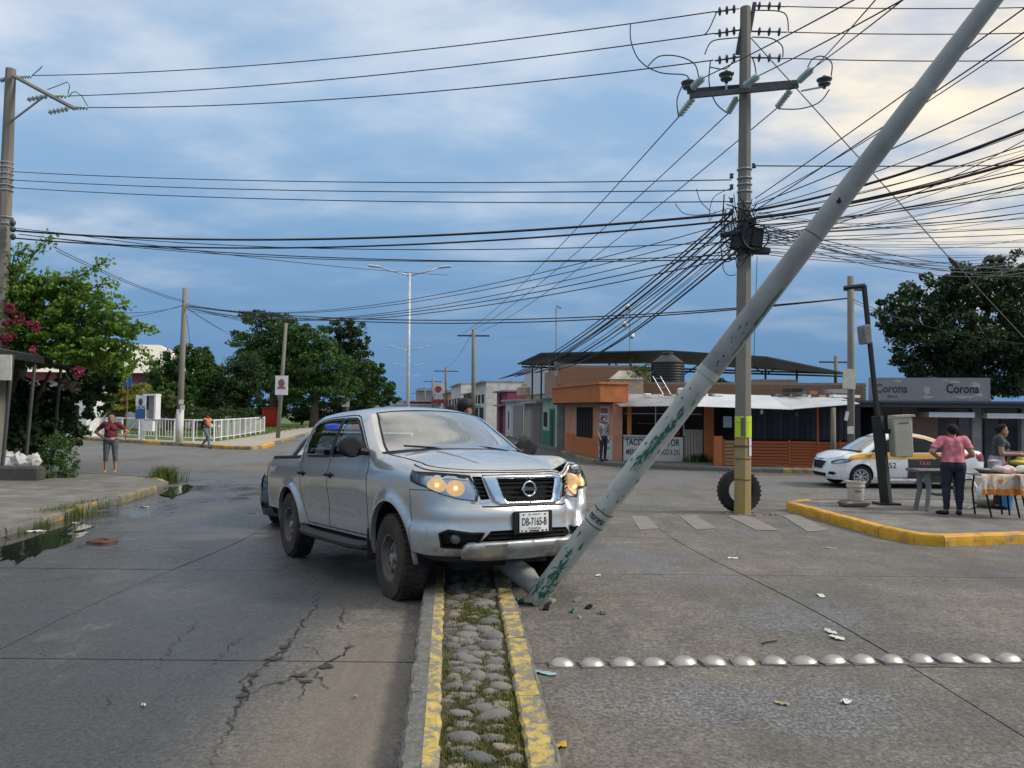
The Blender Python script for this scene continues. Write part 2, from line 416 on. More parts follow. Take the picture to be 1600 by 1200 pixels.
    def ribbon(s, name, line, mat, w=.009, off=.002, parent=None, mirror=3, closed=False, step=.03):
        d = np.array(dens(line, step, closed)); n = len(d)
        nx = np.roll(d, -1, 0)-np.roll(d, 1, 0)
        if not closed: nx[0] = d[1]-d[0]; nx[-1] = d[-1]-d[-2]
        nx /= np.maximum(np.linalg.norm(nx, axis=1, keepdims=True), 1e-9); pr = np.stack([-nx[:, 1], nx[:, 0]], 1)*w/2
        A = d+pr; B = d-pr; P = np.vstack([s.smap(A[:, 0], A[:, 1], off), s.smap(B[:, 0], B[:, 1], off)])
        i = np.arange(n if closed else n-1); j = (i+1) % n
        T = np.vstack([np.stack([i, n+i, n+j], 1), np.stack([i, n+j, j], 1)])
        return s.obj(name, P, T, mat, parent, mirror)
    def mb(s, name, mbo, mat, parent=None, mirror=0, smooth=True, ang=40):
        if mirror < 0:
            mbo.v = [(-x, y, z) for x, y, z in mbo.v]; mbo.f = [f[::-1] for f in mbo.f]
        if s.dent: mbo.v = [tuple(v) for v in s.dent(np.array(mbo.v))]
        return mbo.build(name, mat, parent or s.root, local=True, smooth=smooth, ang=ang)
def arch_poly(yw, zw, R, zlow, n=28, a0=-8):
    a0 = radians(a0); p = [(yw+R*cos(a0+(pi-2*a0)*i/n), zw+R*sin(a0+(pi-2*a0)*i/n)) for i in range(n+1)]
    return p+[(p[-1][0], zlow), (p[0][0], zlow)]
def wheel_proto(name, R, wdt, rim, rimmat, style, parent, loc, side, rub=RUBBER, spin=0, steer=0):
    # outer face on +X for side>0
    h = wdt/2
    t = MB().lathe([(rim, -h*.9), (rim+.03, -h), (R-.03, -h*.98), (R-.006, -h*.78), (R, -h*.5), (R, h*.5), (R-.006, h*.78), (R-.03, h*.98), (rim+.03, h), (rim, h*.9), (rim-.012, h*.3), (rim-.012, -h*.3)], n=40, axis='X', close=True)
    for k in range(44):                   # tread blocks
        a = 2*pi*k/44
        for q in (-1, 1): t.box((q*h*.45, (R+.003)*cos(a+q*.035), (R+.003)*sin(a+q*.035)), (h*.75, .032, .014), rot=(a+pi/2, 0, 0))
    o = t.build(name, rub, parent, local=True, smooth=True, ang=35); o.location = loc; o.rotation_euler = (0, 0, steer)
    r = MB()
    if style == 'steel':
        r.lathe([(rim, h*.92), (rim-.02, h*.9), (rim-.035, h*.62), (rim*.72, h*.38), (rim*.60, h*.52), (rim*.45, h*.60), (rim*.36, h*.45), (.02, h*.45)], n=36, axis='X', cap0=False)
        holes = MB()
        for k in range(12):
            a = 2*pi*k/12; holes.cyl((h*.42, rim*.74*cos(a), rim*.74*sin(a)), (h*.47, rim*.74*cos(a), rim*.74*sin(a)), .017, n=10)
        ro = r.build('rim', rimmat, o, local=True, smooth=True, ang=40)
        holes.build('rim_hole', DARK, o, local=True)
        nuts = MB()
        for k in range(6):
            a = 2*pi*k/6; nuts.cyl((h*.45, rim*.42*cos(a), rim*.42*sin(a)), (h*.62, rim*.42*cos(a), rim*.42*sin(a)), .013, n=6)
        nuts.cyl((h*.4, 0, 0), (h*.75, 0, 0), rim*.22, rim*.18, n=16)
        nuts.build('hub', STEEL, o, local=True)
    else:
        r.lathe([(rim, h*.92), (rim-.018, h*.9), (rim-.022, h*.1), (rim-.03, -h*.2), (rim-.05, -h*.2), (rim-.045, h*.1)], n=36, axis='X', close=True)
        r.cyl((h*.3, 0, 0), (h*.72, 0, 0), .055, .045, n=14)
        for k in range(7):
            a = 2*pi*k/7
            for da in (-.13, .13):
                b = a+da*1.6; r.tube([(h*.62, .04*cos(a), .04*sin(a)), (h*.74, rim*.55*cos(a+da), rim*.55*sin(a+da)), (h*.7, (rim-.012)*cos(b), (rim-.012)*sin(b))], [.016, .014, .016], 6)
        ro = r.build('rim', rimmat, o, local=True, smooth=True, ang=50)
        MB().cyl((-h*.15, 0, 0), (-h*.05, 0, 0), rim*.9, n=24).build('brake_disc', M('brake dust', (.03, .03, .03), .6), o, local=True)
    if side < 0: o.rotation_euler = (0, 0, pi+steer)
    return o

PAINT_SILVER = None
def flake_paint(name, col, dirt=None, rough=.32, metal=.55, zdirt=.75):
    # car paint with road dirt that thickens towards the sills
    m = bpy.data.materials.new(name); m.use_nodes = True; nt = m.node_tree; N = nt.nodes; L = nt.links; p = N['Principled BSDF']
    p.inputs['Metallic'].default_value = metal; p.inputs['Coat Weight'].default_value = .9; p.inputs['Coat Roughness'].default_value = .03
    tc = N.new('ShaderNodeTexCoord'); no = N.new('ShaderNodeTexNoise'); no.inputs['Scale'].default_value = 7; no.inputs['Detail'].default_value = 9; no.inputs['Roughness'].default_value = .72; L.new(tc.outputs['Object'], no.inputs[0])
    n2 = N.new('ShaderNodeTexNoise'); n2.inputs['Scale'].default_value = 70; n2.inputs['Detail'].default_value = 4; L.new(tc.outputs['Object'], n2.inputs[0])
    sp = N.new('ShaderNodeSeparateXYZ'); L.new(tc.outputs['Object'], sp.inputs[0])
    mr = N.new('ShaderNodeMapRange'); L.new(sp.outputs[2], mr.inputs[0]); mr.inputs[1].default_value = zdirt; mr.inputs[2].default_value = zdirt-.40; mr.inputs[3].default_value = -.06; mr.inputs[4].default_value = .42
    ad = N.new('ShaderNodeMath'); ad.operation = 'ADD'; L.new(mr.outputs[0], ad.inputs[0]); L.new(no.outputs[0], ad.inputs[1])
    a2 = N.new('ShaderNodeMath'); a2.operation = 'MULTIPLY_ADD'; L.new(n2.outputs[0], a2.inputs[0]); a2.inputs[1].default_value = .35; L.new(ad.outputs[0], a2.inputs[2])
    f = N.new('ShaderNodeMapRange'); L.new(a2.outputs[0], f.inputs[0]); f.inputs[1].default_value = .74; f.inputs[2].default_value = 1.12; f.inputs[4].default_value = .85
    mx = N.new('ShaderNodeMix'); mx.data_type = 'RGBA'; L.new(f.outputs[0], mx.inputs[0]); mx.inputs[6].default_value = (*col, 1); mx.inputs[7].default_value = (*(dirt or (.13, .115, .095)), 1); L.new(mx.outputs[2], p.inputs['Base Color'])
    rr = N.new('ShaderNodeMapRange'); L.new(f.outputs[0], rr.inputs[0]); rr.inputs[3].default_value = rough; rr.inputs[4].default_value = .85; L.new(rr.outputs[0], p.inputs['Roughness'])
    inv = N.new('ShaderNodeMapRange'); L.new(f.outputs[0], inv.inputs[0]); inv.inputs[3].default_value = metal; inv.inputs[4].default_value = 0; L.new(inv.outputs[0], p.inputs['Metallic'])
    iv2 = N.new('ShaderNodeMapRange'); L.new(f.outputs[0], iv2.inputs[0]); iv2.inputs[3].default_value = .9; iv2.inputs[4].default_value = 0; L.new(iv2.outputs[0], p.inputs['Coat Weight'])
    MATS[name] = m; return m

def lamp_mat(name, col, es, base=(.8, .8, .8)):
    return M(name, base, .2, emit=col, es=es, var=.02)
LENS = glass_mat('lamp lens', (.92, .93, .93), refl=1.5)
WSHIELD = glass_mat('windshield glass', (.50, .57, .53), dirt=.06, dcol=(.55, .58, .50), refl=3.9)
SIDEGLASS = glass_mat('side glass', (.34, .37, .37), dirt=.0, refl=1.0)

def build_pickup():
    root = thing('pickup_truck', 'silver crew cab pickup truck with crumpled front corner stuck astride the cobbled median', 'pickup truck')
    Wz = spl([.30, .42, .62, .80, .95, 1.08, 1.18, 1.26, 1.45, 1.62, 1.72], [.83, .86, .885, .905, .915, .905, .88, .868, .805, .735, .685])
    ks = [(-2.76, 1.19), (-1.30, 1.205), (-1.235, 1.24), (-1.222, 1.42), (-1.195, 1.63), (-1.12, 1.69), (-.98, 1.712), (-.4, 1.735), (0, 1.735), (.28, 1.712), (.45, 1.68), (.75, 1.51), (1.05, 1.325), (1.16, 1.275), (1.26, 1.25), (1.6, 1.22), (2.0, 1.175), (2.3, 1.14), (2.5, 1.11)]
    Zt = spl([k[0] for k in ks], [k[1] for k in ks])
    Zb = spl([-2.76, -1.2, -1.1, 1.0, 1.2, 2.0, 2.25, 2.5], [.56, .54, .44, .44, .44, .44, .42, .40])
    Fz = spl([.30, .40, .47, .52, .60, .70, .775, .80, .86, .98, 1.085, 1.11, 1.18], [-.12, -.06, .0, .035, .05, .04, .05, .02, .0, -.02, -.045, -.065, -.12])
    hr = lambda y: np.where(np.asarray(y) > 1.16, .085, np.where(np.asarray(y) < -1.24, .02, .05))
    crown = spl([-2.8, -1.25, -1.1, -.5, .3, .5, 1.1, 1.25, 1.8, 2.3, 2.5], [.0, .0, .03, .055, .055, .045, .03, .05, .05, .035, .0])
    bow = spl([-2.8, -1.25, -1.1, -.2, .3, 1.15, 1.3, 2.0, 2.5], [0, 0, -.03, 0, .12, .20, .17, .03, 0])
    wf = (1.575, .36); wr = (-1.575, .38)
    def dent(V):
        V = V.copy(); x, y, z = V[:, 0].copy(), V[:, 1].copy(), V[:, 2].copy()
        # crushed left front corner
        a = np.exp(-((x+.66)/.26)**2-((y-2.35)/.42)**2)*np.clip((1.35-z)/.2, 0, 1)
        wr_ = 1-2*np.abs(np.sin(x*15+z*9))**.6+.6*(1-2*np.abs(np.sin(x*7-z*16+1))**.6)
        V[:, 1] -= a*(.10+.034*wr_); V[:, 0] += a*.035
        V[:, 2] += a*.02*np.sin(x*22)
        b = np.exp(-((x+.60)/.10)**2)*np.clip((y-1.75)/.5, 0, 1)*(z > 1.0)          # fold in the hood
        V[:, 2] += b*.075
        b2 = np.exp(-((x+.47)/.06)**2)*np.clip((y-1.9)/.4, 0, 1)*(z > 1.0); V[:, 2] -= b2*.045
        d = np.exp(-((x+.50)/.07)**2-((z-.72)/.14)**2)*(y > 2.2); V[:, 1] -= d*.06   # crease beside the plate
        return V
    C = Car(root, -2.76, 2.02, .48, 2.7, Wz, Zt, Zb, Fz, [wf, wr], .455, .035, hr, crown, bow, dent)
    paint = flake_paint('silver paint', (.58, .565, .54), (.105, .09, .07), .24, .6, .70); plast = BLACK
    ZL = .33
    archF = arch_poly(wf[0], wf[1]+.02, .455, .2); archR = arch_poly(wr[0], wr[1]+.02, .455, .2)
    sN = 260; ss_ = np.concatenate([np.linspace(C.yr, C.yc, 120), np.linspace(C.yc, C.send, 40)[1:]])
    dom = [(a, float(C.bot(a))) for a in ss_]+[(a, float(C.top(a))) for a in ss_[::-1]]
    winF = [(.93, 1.262), (.80, 1.345), (.55, 1.50), (.36, 1.60), (.24, 1.632), (-.08, 1.64), (-.085, 1.235)]
    winR = [(-.17, 1.232), (-.165, 1.645), (-.6, 1.645), (-.90, 1.63), (-1.01, 1.60), (-1.05, 1.53), (-1.04, 1.38), (-.99, 1.28), (-.93, 1.235)]
    doorF = [(1.00, .47), (1.03, .75), (1.03, 1.12), (.97, 1.275), (.80, 1.385), (.55, 1.54), (.36, 1.64), (.22, 1.67), (-.115, 1.68), (-.125, 1.25), (-.13, .47)]
    doorR = [(-.13, .47), (-.125, 1.25), (-.115, 1.68), (-.62, 1.675), (-.94, 1.66), (-1.06, 1.625), (-1.11, 1.54), (-1.12, 1.38), (-1.12, 1.25), (-1.11, .98), (-1.085, .80), (-1.0, .66), (-.93, .55), (-.88, .47)]
    head = [(C.yc+.03, 1.105), (C.yc-.03, 1.12), (C.yc+.015, 1.03)]+C.fp([(.86, .975), (.78, .925), (.66, .885), (.50, .86), (.478, .94), (.545, 1.072), (.66, 1.085), (.80, 1.098)])
    outer = C.fp([(.465, .87), (.385, .875), (.445, 1.065), (.525, 1.065)])
    surround = C.fp([(0, .825), (.29, .825), (.355, .86), (.438, 1.078), (0, 1.085)])
    intake = C.fp([(0, .515), (.50, .515), (.40, .615), (0, .62)])
    fog = C.fp([(.525, .475), (.775, .49), (.80, .60), (.74, .63), (.56, .60), (.46, .60)])
    bumper = [(2.03, .30), (2.03, .955)]+C.fp([(.855, .95), (.78, .905), (.66, .865), (.46, .825), (0, .805), (0, .30)])
    bumper = bumper[:-1]+[(C.send+.01, .805), (C.send+.01, .30)]
    surround = [(C.send+.01, .825)]+surround[1:-1]+[(C.send+.01, 1.085)]; intake = [(C.send+.01, .515)]+intake[1:-1]+[(C.send+.01, .62)]
    R = cdt(dom, [('door_front', doorF), ('door_rear', doorR), ('winF', winF), ('winR', winR), ('bumper', bumper), ('intake', intake), ('fog', fog), ('surround', surround), ('outer', outer), ('head', head), ('arch', archF), ('arch', archR)], .042)
    def three(key, off=0): V, T = R[key]; return C.smap(V[:, 0], V[:, 1], off), T
    V, T = three('rest'); C.obj('body', V, T, paint, mirror=2)
    V, T = three('bumper'); bump = C.obj('front_bumper', V, T, paint, mirror=2)
    for sd in (1, -1):
        for key, wk, nm in (('door_front', 'winF', 'front'), ('door_rear', 'winR', 'rear')):
            V, T = three(key); d = C.obj('door', V, T, paint, mirror=sd)
            V, T = three(wk, -.012); C.obj('window', V, T, SIDEGLASS, d, mirror=sd)
            C.ribbon('window_seal', winF if wk == 'winF' else winR, plast, .03, .001, d, sd, True)
            yh = -.02 if nm == 'front' else -.99
            h = MB(); P0 = C.smap(np.array([yh+.0]), np.array([1.03]))[0]
            h.tube([P0+np.array([-.01, -.09, 0]), P0+np.array([.035, -.07, .004]), P0+np.array([.042, 0, .008]), P0+np.array([.035, .07, .004]), P0+np.array([-.01, .09, 0])], [.014, .015, .016, .015, .014], 8)
            h.ellipsoid(P0+np.array([-.004, 0, -.004]), (.012, .055, .035))
            C.mb('handle', h, plast, d, mirror=sd)
            C.ribbon('door_gap', (doorF if nm == 'front' else doorR), DARK, .010, .0015, d, sd, True)
    # B pillar blackout
    C.patch('pillar_trim', [(-.085, 1.24), (-.08, 1.645), (-.165, 1.645), (-.17, 1.236)], plast, .003)
    # wheel wells: rolled lip and dark liner
    for (yw, zw) in (wf, wr):
        a = np.array(arch_poly(yw, zw+.02, .455, .3)[:-2]); n = len(a)
        A = C.smap(a[:, 0], a[:, 1], .0); B = A.copy(); B[:, 0] -= .05; c0 = np.array([yw, zw+.02])
        i = np.arange(n-1); Tq = np.vstack([np.stack([i, i+1, n+i+1], 1), np.stack([i, n+i+1, n+i], 1)])
        C.obj('arch_lip', np.vstack([A, B]), Tq, paint, mirror=3)
        B2 = B.copy(); B2[:, 1:] = c0+(B[:, 1:]-c0)*1.04; D2 = B2.copy(); D2[:, 0] = .42
        cpt = np.array([[.42, yw, zw]])
        Tq2 = np.vstack([Tq, np.stack([n+i, n+i+1, np.full(n-1, 2*n)], 1)])
        C.obj('wheel_liner', np.vstack([B2, D2, cpt]), Tq2, DARK, mirror=3)
    # hood, cowl, windscreen, roof
    def tops(name, poly, mat, step=.045, off=0, parent=None):
        r = cdt(poly, [], step)['rest']; P = C.tmap(r[0][:, 0], r[0][:, 1], off); return C.obj(name, P, r[1], mat, parent)
    yh = C.yc+C.ry-.012
    hood = tops('hood', [(-.985, 1.30), (.985, 1.30), (.985, 1.9), (.985, yh-.10), (.97, yh), (-.97, yh), (-.985, yh-.10), (-.985, 1.9)], paint, .05, .004)
    for q in (-1, 1):                      # raised creases along the hood
        h = MB(); pts = [C.tmap(np.array([q*(.50-.07*(k/10))]), np.array([1.36+.98*k/10]), .002)[0] for k in range(11)]
        h.tube(pts, [.004]+[.016]*9+[.004], 6, sq=2.2); C.mb('hood_crease', h, paint, hood)
    tops('scuttle', [(-1, 1.14), (1, 1.14), (1, 1.31), (-1, 1.31)], plast, .06, .0)
    pil = lambda y: .905
    tops('windshield', [(-.93, 1.155), (.93, 1.155), (.90, .47), (-.90, .47)], WSHIELD, .06, .0)
    for q in (-1, 1): tops('pillar', [(q*.925, 1.16), (q*1.0, 1.16), (q*1.0, .44), (q*.895, .46)][::q], paint, .05)
    for q in (-1, 1): tops('windshield_seal', [(q*.925, 1.16), (q*.95, 1.16), (q*.92, .46), (q*.895, .46)][::q], plast, .05, .004)
    tops('windshield_seal', [(-.9, .475), (.9, .475), (.9, .455), (-.9, .455)], plast, .05, .003)
    tops('roof', [(-1, -1.18), (1, -1.18), (1, .455), (-1, .455)], paint, .06)
    tops('roof_edge', [(-1, -1.195), (1, -1.195), (1, -1.18), (-1, -1.18)], paint, .05)
    tops('rear_window', [(-.86, -1.232), (.86, -1.232), (.86, -1.195), (-.86, -1.195)], SIDEGLASS, .04)
    for q in (-1, 1): tops('cab_back', [(q*.86, -1.232), (q*1, -1.232), (q*1, -1.195), (q*.86, -1.195)][::q], paint, .04)
    # wipers
    w = MB()
    for x0, x1 in ((.15, .62), (-.5, .02)): w.tube([(x0, 1.37, 1.285), (x0+.2, 1.30, 1.32), (x1, 1.24, 1.335)], .009, 6)
    C.mb('wiper', w, plast)
    # cargo bed: inner walls, floor, rail caps
    b = MB()
    x = .76
    b.box((0, -2.0, .72), (1.56, 1.46, .04)); b.box((0, -1.255, .95), (1.62, .04, .5)); b.box((x, -2.0, .95), (.04, 1.46, .47)); b.box((-x, -2.0, .95), (.04, 1.46, .47))
    C.mb('cargo_bed', b, M('bed liner', (.03, .03, .032), .8), smooth=False)
    for q in (1, -1):
        yy = np.linspace(-2.74, -1.30, 20); A = C.smap(yy, C.Zt(yy)); rc = MB().tube([(p[0]-.035, p[1], p[2]+.006) for p in A], .036, 8, sq=.45)
        C.mb('bed_rail', rc, plast, mirror=q)
    tg = MB().box((0, -2.735, .90), (1.58, .05, .56), bev=.02); C.mb('tailgate', tg, paint)
    rb = MB(); 
    for q in (1, -1):
        rb.tube([(q*.77, -1.95, 1.2), (q*.72, -1.6, 1.42), (q*.69, -1.42, 1.50), (q*.66, -1.38, 1.52)], .032, 10)
    rb.tube([(-.66, -1.38, 1.52), (.66, -1.38, 1.52)], .032, 10); C.mb('roll_bar', rb, M('satin aluminium', (.72, .73, .74), .3, .8))
    for q in (1, -1):
        C.patch('tail_light', [(-2.75, .82), (-2.66, .82), (-2.645, 1.0), (-2.66, 1.16), (-2.75, 1.17)], M('red lamp', (.22, .01, .012), .25, coat=.6), .006, mirror=q, skirt=.01)
    # badge lettering on the bed side (worn decal)
    t = text('4x4', .13, M('decal white', (.75, .75, .74), .5), 'decal', root, tuple(C.smap(np.array([-2.36]), np.array([1.06]), .006)[0]), (pi/2, 0, pi/2), .001, 1.3, shear=.3)
    # sill, side step
    for q in (1, -1):
        st = MB().tube([(.80, -1.02, .40), (.90, -.92, .375), (.93, -.5, .37), (.93, .7, .37), (.90, 1.0, .375), (.80, 1.08, .40)], .045, 10, sq=1.5); C.mb('side_step', st, M('step plastic', (.03, .029, .027), .7, bump=.2), mirror=q)
        mf = MB().box((.80, 1.09, .40), (.24, .015, .30)); C.mb('mud_flap', mf, RUBBER, mirror=q, smooth=False)
        mr = MB(); mr.ellipsoid((1.02, .90, 1.325), (.135, .085, .105), 16, 12); mr.xf(lambda v: Vector((v.x, min(v.y, .94)-(.02 if v.y < .86 else 0), v.z)))
        mo = C.mb('mirror', mr, plast, mirror=q); C.mb('mirror_arm', MB().tube([(.84, .93, 1.27), (.95, .93, 1.29)], [.035, .04], 8), plast, mo, mirror=q)
        C.mb('mirror_glass', MB().ellipsoid((1.02, .815, 1.325), (.11, .008, .08), 14, 8), CHROME, mo, mirror=q)
    # under body and chassis; low wide panel added to block light beneath the truck
    u = MB(); u.box((0, .0, .40), (1.56, 2.2, .1)); u.box((0, 0, .31), (1.0, 4.2, .12)); u.box((0, 1.9, .42), (.9, .7, .12)); u.box((.42, -.2, .34), (.09, 4.6, .12)); u.box((-.42, -.2, .34), (.09, 4.6, .12)); u.box((0, -2.2, .55), (1.5, 1.0, .05)); u.cyl((-.6, -1.575, .38), (.6, -1.575, .38), .06); u.cyl((-.6, 1.575, .36), (.6, 1.575, .36), .05); u.box((0, .6, .30), (.35, .9, .18), bev=.05)
    C.mb('chassis', u, M('chassis', (.02, .019, .018), .9), smooth=False)
    u2 = MB().box((0, 1.55, .75), (.84, 1.25, .5)); C.mb('engine_bay', u2, DARK, smooth=False)
    # front lower valance and skid bar
    C.patch('lower_valance', [(2.05, .42)]+C.fp([(.84, .44), (.55, .42), (.3, .41)])+[(C.send, .40), (C.send, .315)]+C.fp([(.3, .32), (.55, .33), (.80, .36)]), M('valance', (.022, .022, .022), .8), -.03, mirror=2)
    C.patch('skid_bar', C.fp([(.60, .40), (.63, .46), (.585, .515), (.4, .52)])+[(C.send, .52), (C.send, .375)]+C.fp([(.4, .38)]), M('satin bumper silver', (.50, .50, .49), .38, .6, var=.2, scale=5, col2=(.14, .12, .10), amt=.25, sc2=6, soft=.15), .035, .03, bump, 2, skirt=.06)
    # openings
    for key, nm in (('intake', 'lower_intake'), ('outer', 'side_vent')):
        V, T = three(key, -.05); C.obj(nm, V, T, DARK, bump if key == 'intake' else None, mirror=2 if key == 'intake' else 3)
    slat = MB()
    for zz in (.545, .585): 
        xs_ = np.linspace(-.42, .42, 15); slat.tube([C.smap(np.array([C.xs(abs(a), zz)]), np.array([zz]), -.02)[0]*np.array([np.sign(a) or 1, 1, 1]) for a in xs_], .007, 6)
    C.mb('intake_slat', slat, plast, bump)
    V, T = three('surround', -.06); C.obj('grille_backing', V, T, DARK, mirror=2)
    gr = C.patch('grille_frame', [(C.send, 1.045), (C.send, 1.072)]+C.fp([(.2, 1.072), (.432, 1.066), (.355, .86), (.29, .825), (.15, .825)])+[(C.send, .825), (C.send, .848)]+C.fp([(.15, .848), (.232, .85), (.262, .88), (.313, 1.045), (.15, 1.045)]), CHROME, .018, .022, mirror=2, skirt=.055)
    for k, zz in enumerate((.885, .925, .965, 1.005, 1.035)):
        hw = .255+.055*(zz-.85)/.2; xs_ = np.linspace(-hw, hw, 13); sm = MB()
        sm.tube([C.smap(np.array([C.xs(abs(a), zz)]), np.array([zz]), -.012)[0]*np.array([np.sign(a) or 1, 1, 1]) for a in xs_], .0085, 6); C.mb('grille_slat', sm, plast, gr)
    for q in (1, -1):
        for zz in (.905, .94, .975, 1.01, 1.04):
            sm = MB().tube([C.smap(np.array([C.xs(a, zz)]), np.array([zz]), -.01)[0] for a in (.40+.25*(zz-.865), .44+.25*(zz-.865), .47+.25*(zz-.865))], .008, 6); C.mb('vent_slat', sm, plast, gr, mirror=q)
        C.patch('vent_trim', C.fp([(.475, .845), (.385, .848), (.388, .862), (.468, .862)]), CHROME, .006, .02, gr, q, skirt=.02)
        V, T = three('fog', -.045); fo = C.obj('fog_recess', V, T, BLACK, bump, mirror=q)
        C.ribbon('fog_rim', fog, plast, .018, .001, bump, q, True)
        P0 = C.smap(np.array([C.xs(.68, .55)]), np.array([.55]), -.03)[0]; C.mb('fog_lamp', MB().lathe([(.001, .02), (.03, .016), (.045, .0), (.045, -.03)], tuple(P0), 16, 'Y'), M('fog lens', (.08, .085, .09), .15, coat=.5), bump, mirror=q)
    # badge
    by = C.smap(np.array([C.send]), np.array([.955]))[0][1]+.012
    bd = MB(); n = 28; bd.lathe([(.055, -.008), (.062, -.012), (.069, -.008), (.071, 0), (.069, .008), (.062, .012), (.055, .008)], (0, by, .955), n, 'Y', close=True); bd.box((0, by, .955), (.158, .022, .036), bev=.006)
    bo = C.mb('badge', bd, CHROME, gr); text('NISSAN', .032, BLACK, 'lettering', bo, (0, by+.0125, .955), (pi/2, 0, pi), .001, 1.1)
    # licence plate
    py = C.smap(np.array([C.send]), np.array([.68]))[0][1]+.03
    C.mb('plate_holder', MB().box((0, py-.012, .675), (.40, .02, .19), bev=.006), plast, bump, smooth=False)
    white = M('plate white', (.72, .72, .70), .5, var=.06); lp = C.mb('license_plate', MB().box((.0, py+.004, .675), (.30, .008, .165), bev=.003), white, bump, smooth=False)
    ink = M('plate ink', (.03, .03, .035), .5)
    text('DB-7165-B', .092, ink, 'lettering', lp, (0, py+.009, .678), (pi/2, 0, pi), .001, .62, off=.001)
    text('CHIAPAS', .026, M('plate grey ink', (.25, .25, .27), .5), 'lettering', lp, (0, py+.009, .624), (pi/2, 0, pi), .001, 1.3)
    text('MEXICO', .018, M('plate grey ink', (.25, .25, .27), .5), 'lettering', lp, (-.02, py+.009, .742), (pi/2, 0, pi), .001, 1.2)
    hb = MB()
    for hx, hz, w_ in ((-.11, .74, .018), (.11, .74, .018), (-.125, .606, .016), (.125, .606, .016), (0, .604, .10), (-.085, .604, .02), (.085, .604, .02), (.05, .742, .014)): hb.box((hx, py+.0085, hz), (w_, .002, .011))
    hb.build('plate_mark', ink, lp, local=True)
    # headlights
    glow = lamp_mat('headlight bulb', (1.0, .60, .22), 1.6, (.8, .7, .5)); bowl = M('amber lit bowl', (.70, .50, .26), .35, .15, var=.3, scale=34, emit=(1.0, .62, .27), es=.42); refl = M('lamp reflector', (.62, .63, .64), .22, .9, var=.1)
    for q in (1, -1):
        V, T = three('head', -.032); hl = C.obj('headlight', V, T, refl, mirror=q)
        V, T = three('head', .004); C.obj('lens', V, T, LENS, hl, mirror=q)
        C.ribbon('lamp_seal', head, plast, .007, .004, hl, q, True)
        for (xx, zz, rr) in ((.80, .998, .066), (.665, .972, .074)):
            C.patch('bowl', C.fp([(min(xx+rr*cos(t), .868), zz+rr*.92*sin(t)) for t in np.linspace(0, 2*pi, 25)[:-1]]), bowl, -.016, .02, hl, q)
            P0 = C.smap(np.array([C.xs(xx, zz)]), np.array([zz]), -.010)[0]; C.mb('bulb', MB().ellipsoid(tuple(P0), (.020, .010, .018), 12, 8), glow, hl, mirror=q)
        C.patch('lamp_brow', C.fp([(.845, 1.05), (.70, 1.055), (.545, 1.035), (.555, 1.063), (.66, 1.078), (.80, 1.09)]), CHROME, -.02, .03, hl, q)
    # gaps
    C.ribbon('bumper_gap', [(2.03, .44), (2.03, .955)]+C.fp([(.855, .955), (.80, .94)]), DARK, .006, .0015, bump)
    C.ribbon('bumper_gap', C.fp([(.46, .815), (.30, .812)])+[(C.send, .812)], DARK, .012, .0015, bump)
    C.ribbon('hood_gap', [(C.yc-.1, float(C.top(C.yc-.1))-.02), (C.yc, float(C.top(C.yc))-.025)]+C.fp([(.80, 1.115), (.55, 1.098), (.3, 1.098)])+[(C.send, 1.097)], DARK, .007, .0015)
    # interior
    iv = M('cabin trim', (.025, .025, .027), .8)
    sb = MB()
    for x0 in (.36, -.36):
        sb = MB(); sb.box((x0, .15, .82), (.5, .5, .18), bev=.05); sb.box((x0, -.13, 1.12), (.48, .15, .55), bev=.05, rot=(.2, 0, 0)); sb.box((x0, -.21, 1.46), (.24, .09, .16), bev=.03); C.mb('seat', sb, iv)
    sb = MB(); sb.box((0, -.65, .82), (1.35, .45, .18), bev=.04); sb.box((0, -.93, 1.1), (1.35, .14, .5), bev=.04); C.mb('rear_seat', sb, iv)
    C.mb('dashboard', MB().box((0, .98, 1.10), (1.5, .42, .24), bev=.06), iv); C.mb('cabin_floor', MB().box((0, -.1, .6), (1.6, 2.3, .05)), iv, smooth=False)
    C.mb('steering_wheel', MB().lathe([(.17, -.012), (.182, 0), (.17, .012), (.158, 0)], (0, 0, 0), 24, 'Y', close=True).box((0, 0, 0), (.32, .02, .05)).box((0, 0, -.08), (.05, .02, .16)).xf(lambda v: Euler((.5, 0, 0)).to_matrix() @ v+Vector((-.38, .66, 1.12))), iv)
    C.mb('inner_mirror', MB().box((0, .52, 1.60), (.24, .03, .07), bev=.012), plast)
    C.mb('parking_sticker', MB().box((.50, 1.12, 1.315), (.07, .002, .035), rot=(-.95, 0, 0)), M('sticker', (.5, .6, .66), .5))
    dirtrim = M('rusty steel rim', (.11, .095, .08), .6, .35, var=.35, col2=(.20, .15, .10), amt=.35, sc2=14)
    dtyre = M('muddy tyre', (.022, .019, .016), .9, var=.3, col2=(.07, .05, .035), amt=.42, sc2=6, soft=.2, bump=.3)
    for (x0, y0, z0, sd) in ((.80, wf[0], .325, 1), (-.80, wf[0], .33, -1), (.80, wr[0], .385, 1), (-.80, wr[0], .385, -1)):
        wheel_proto('wheel', .385, .25, .215, dirtrim, 'steel', root, (x0*.98, y0, z0), sd, dtyre, steer=radians(-4) if y0 > 0 else 0)
    return root
truck = build_pickup()
truck.location = (-1.162, 8.746, -.124)
truck.rotation_mode = 'XYZ'
Rz = Matrix.Rotation(radians(212.2), 3, 'Z') @ Matrix.Rotation(radians(3.12), 3, 'X') @ Matrix.Rotation(radians(-1.29), 3, 'Y')
truck.rotation_euler = Rz.to_euler()

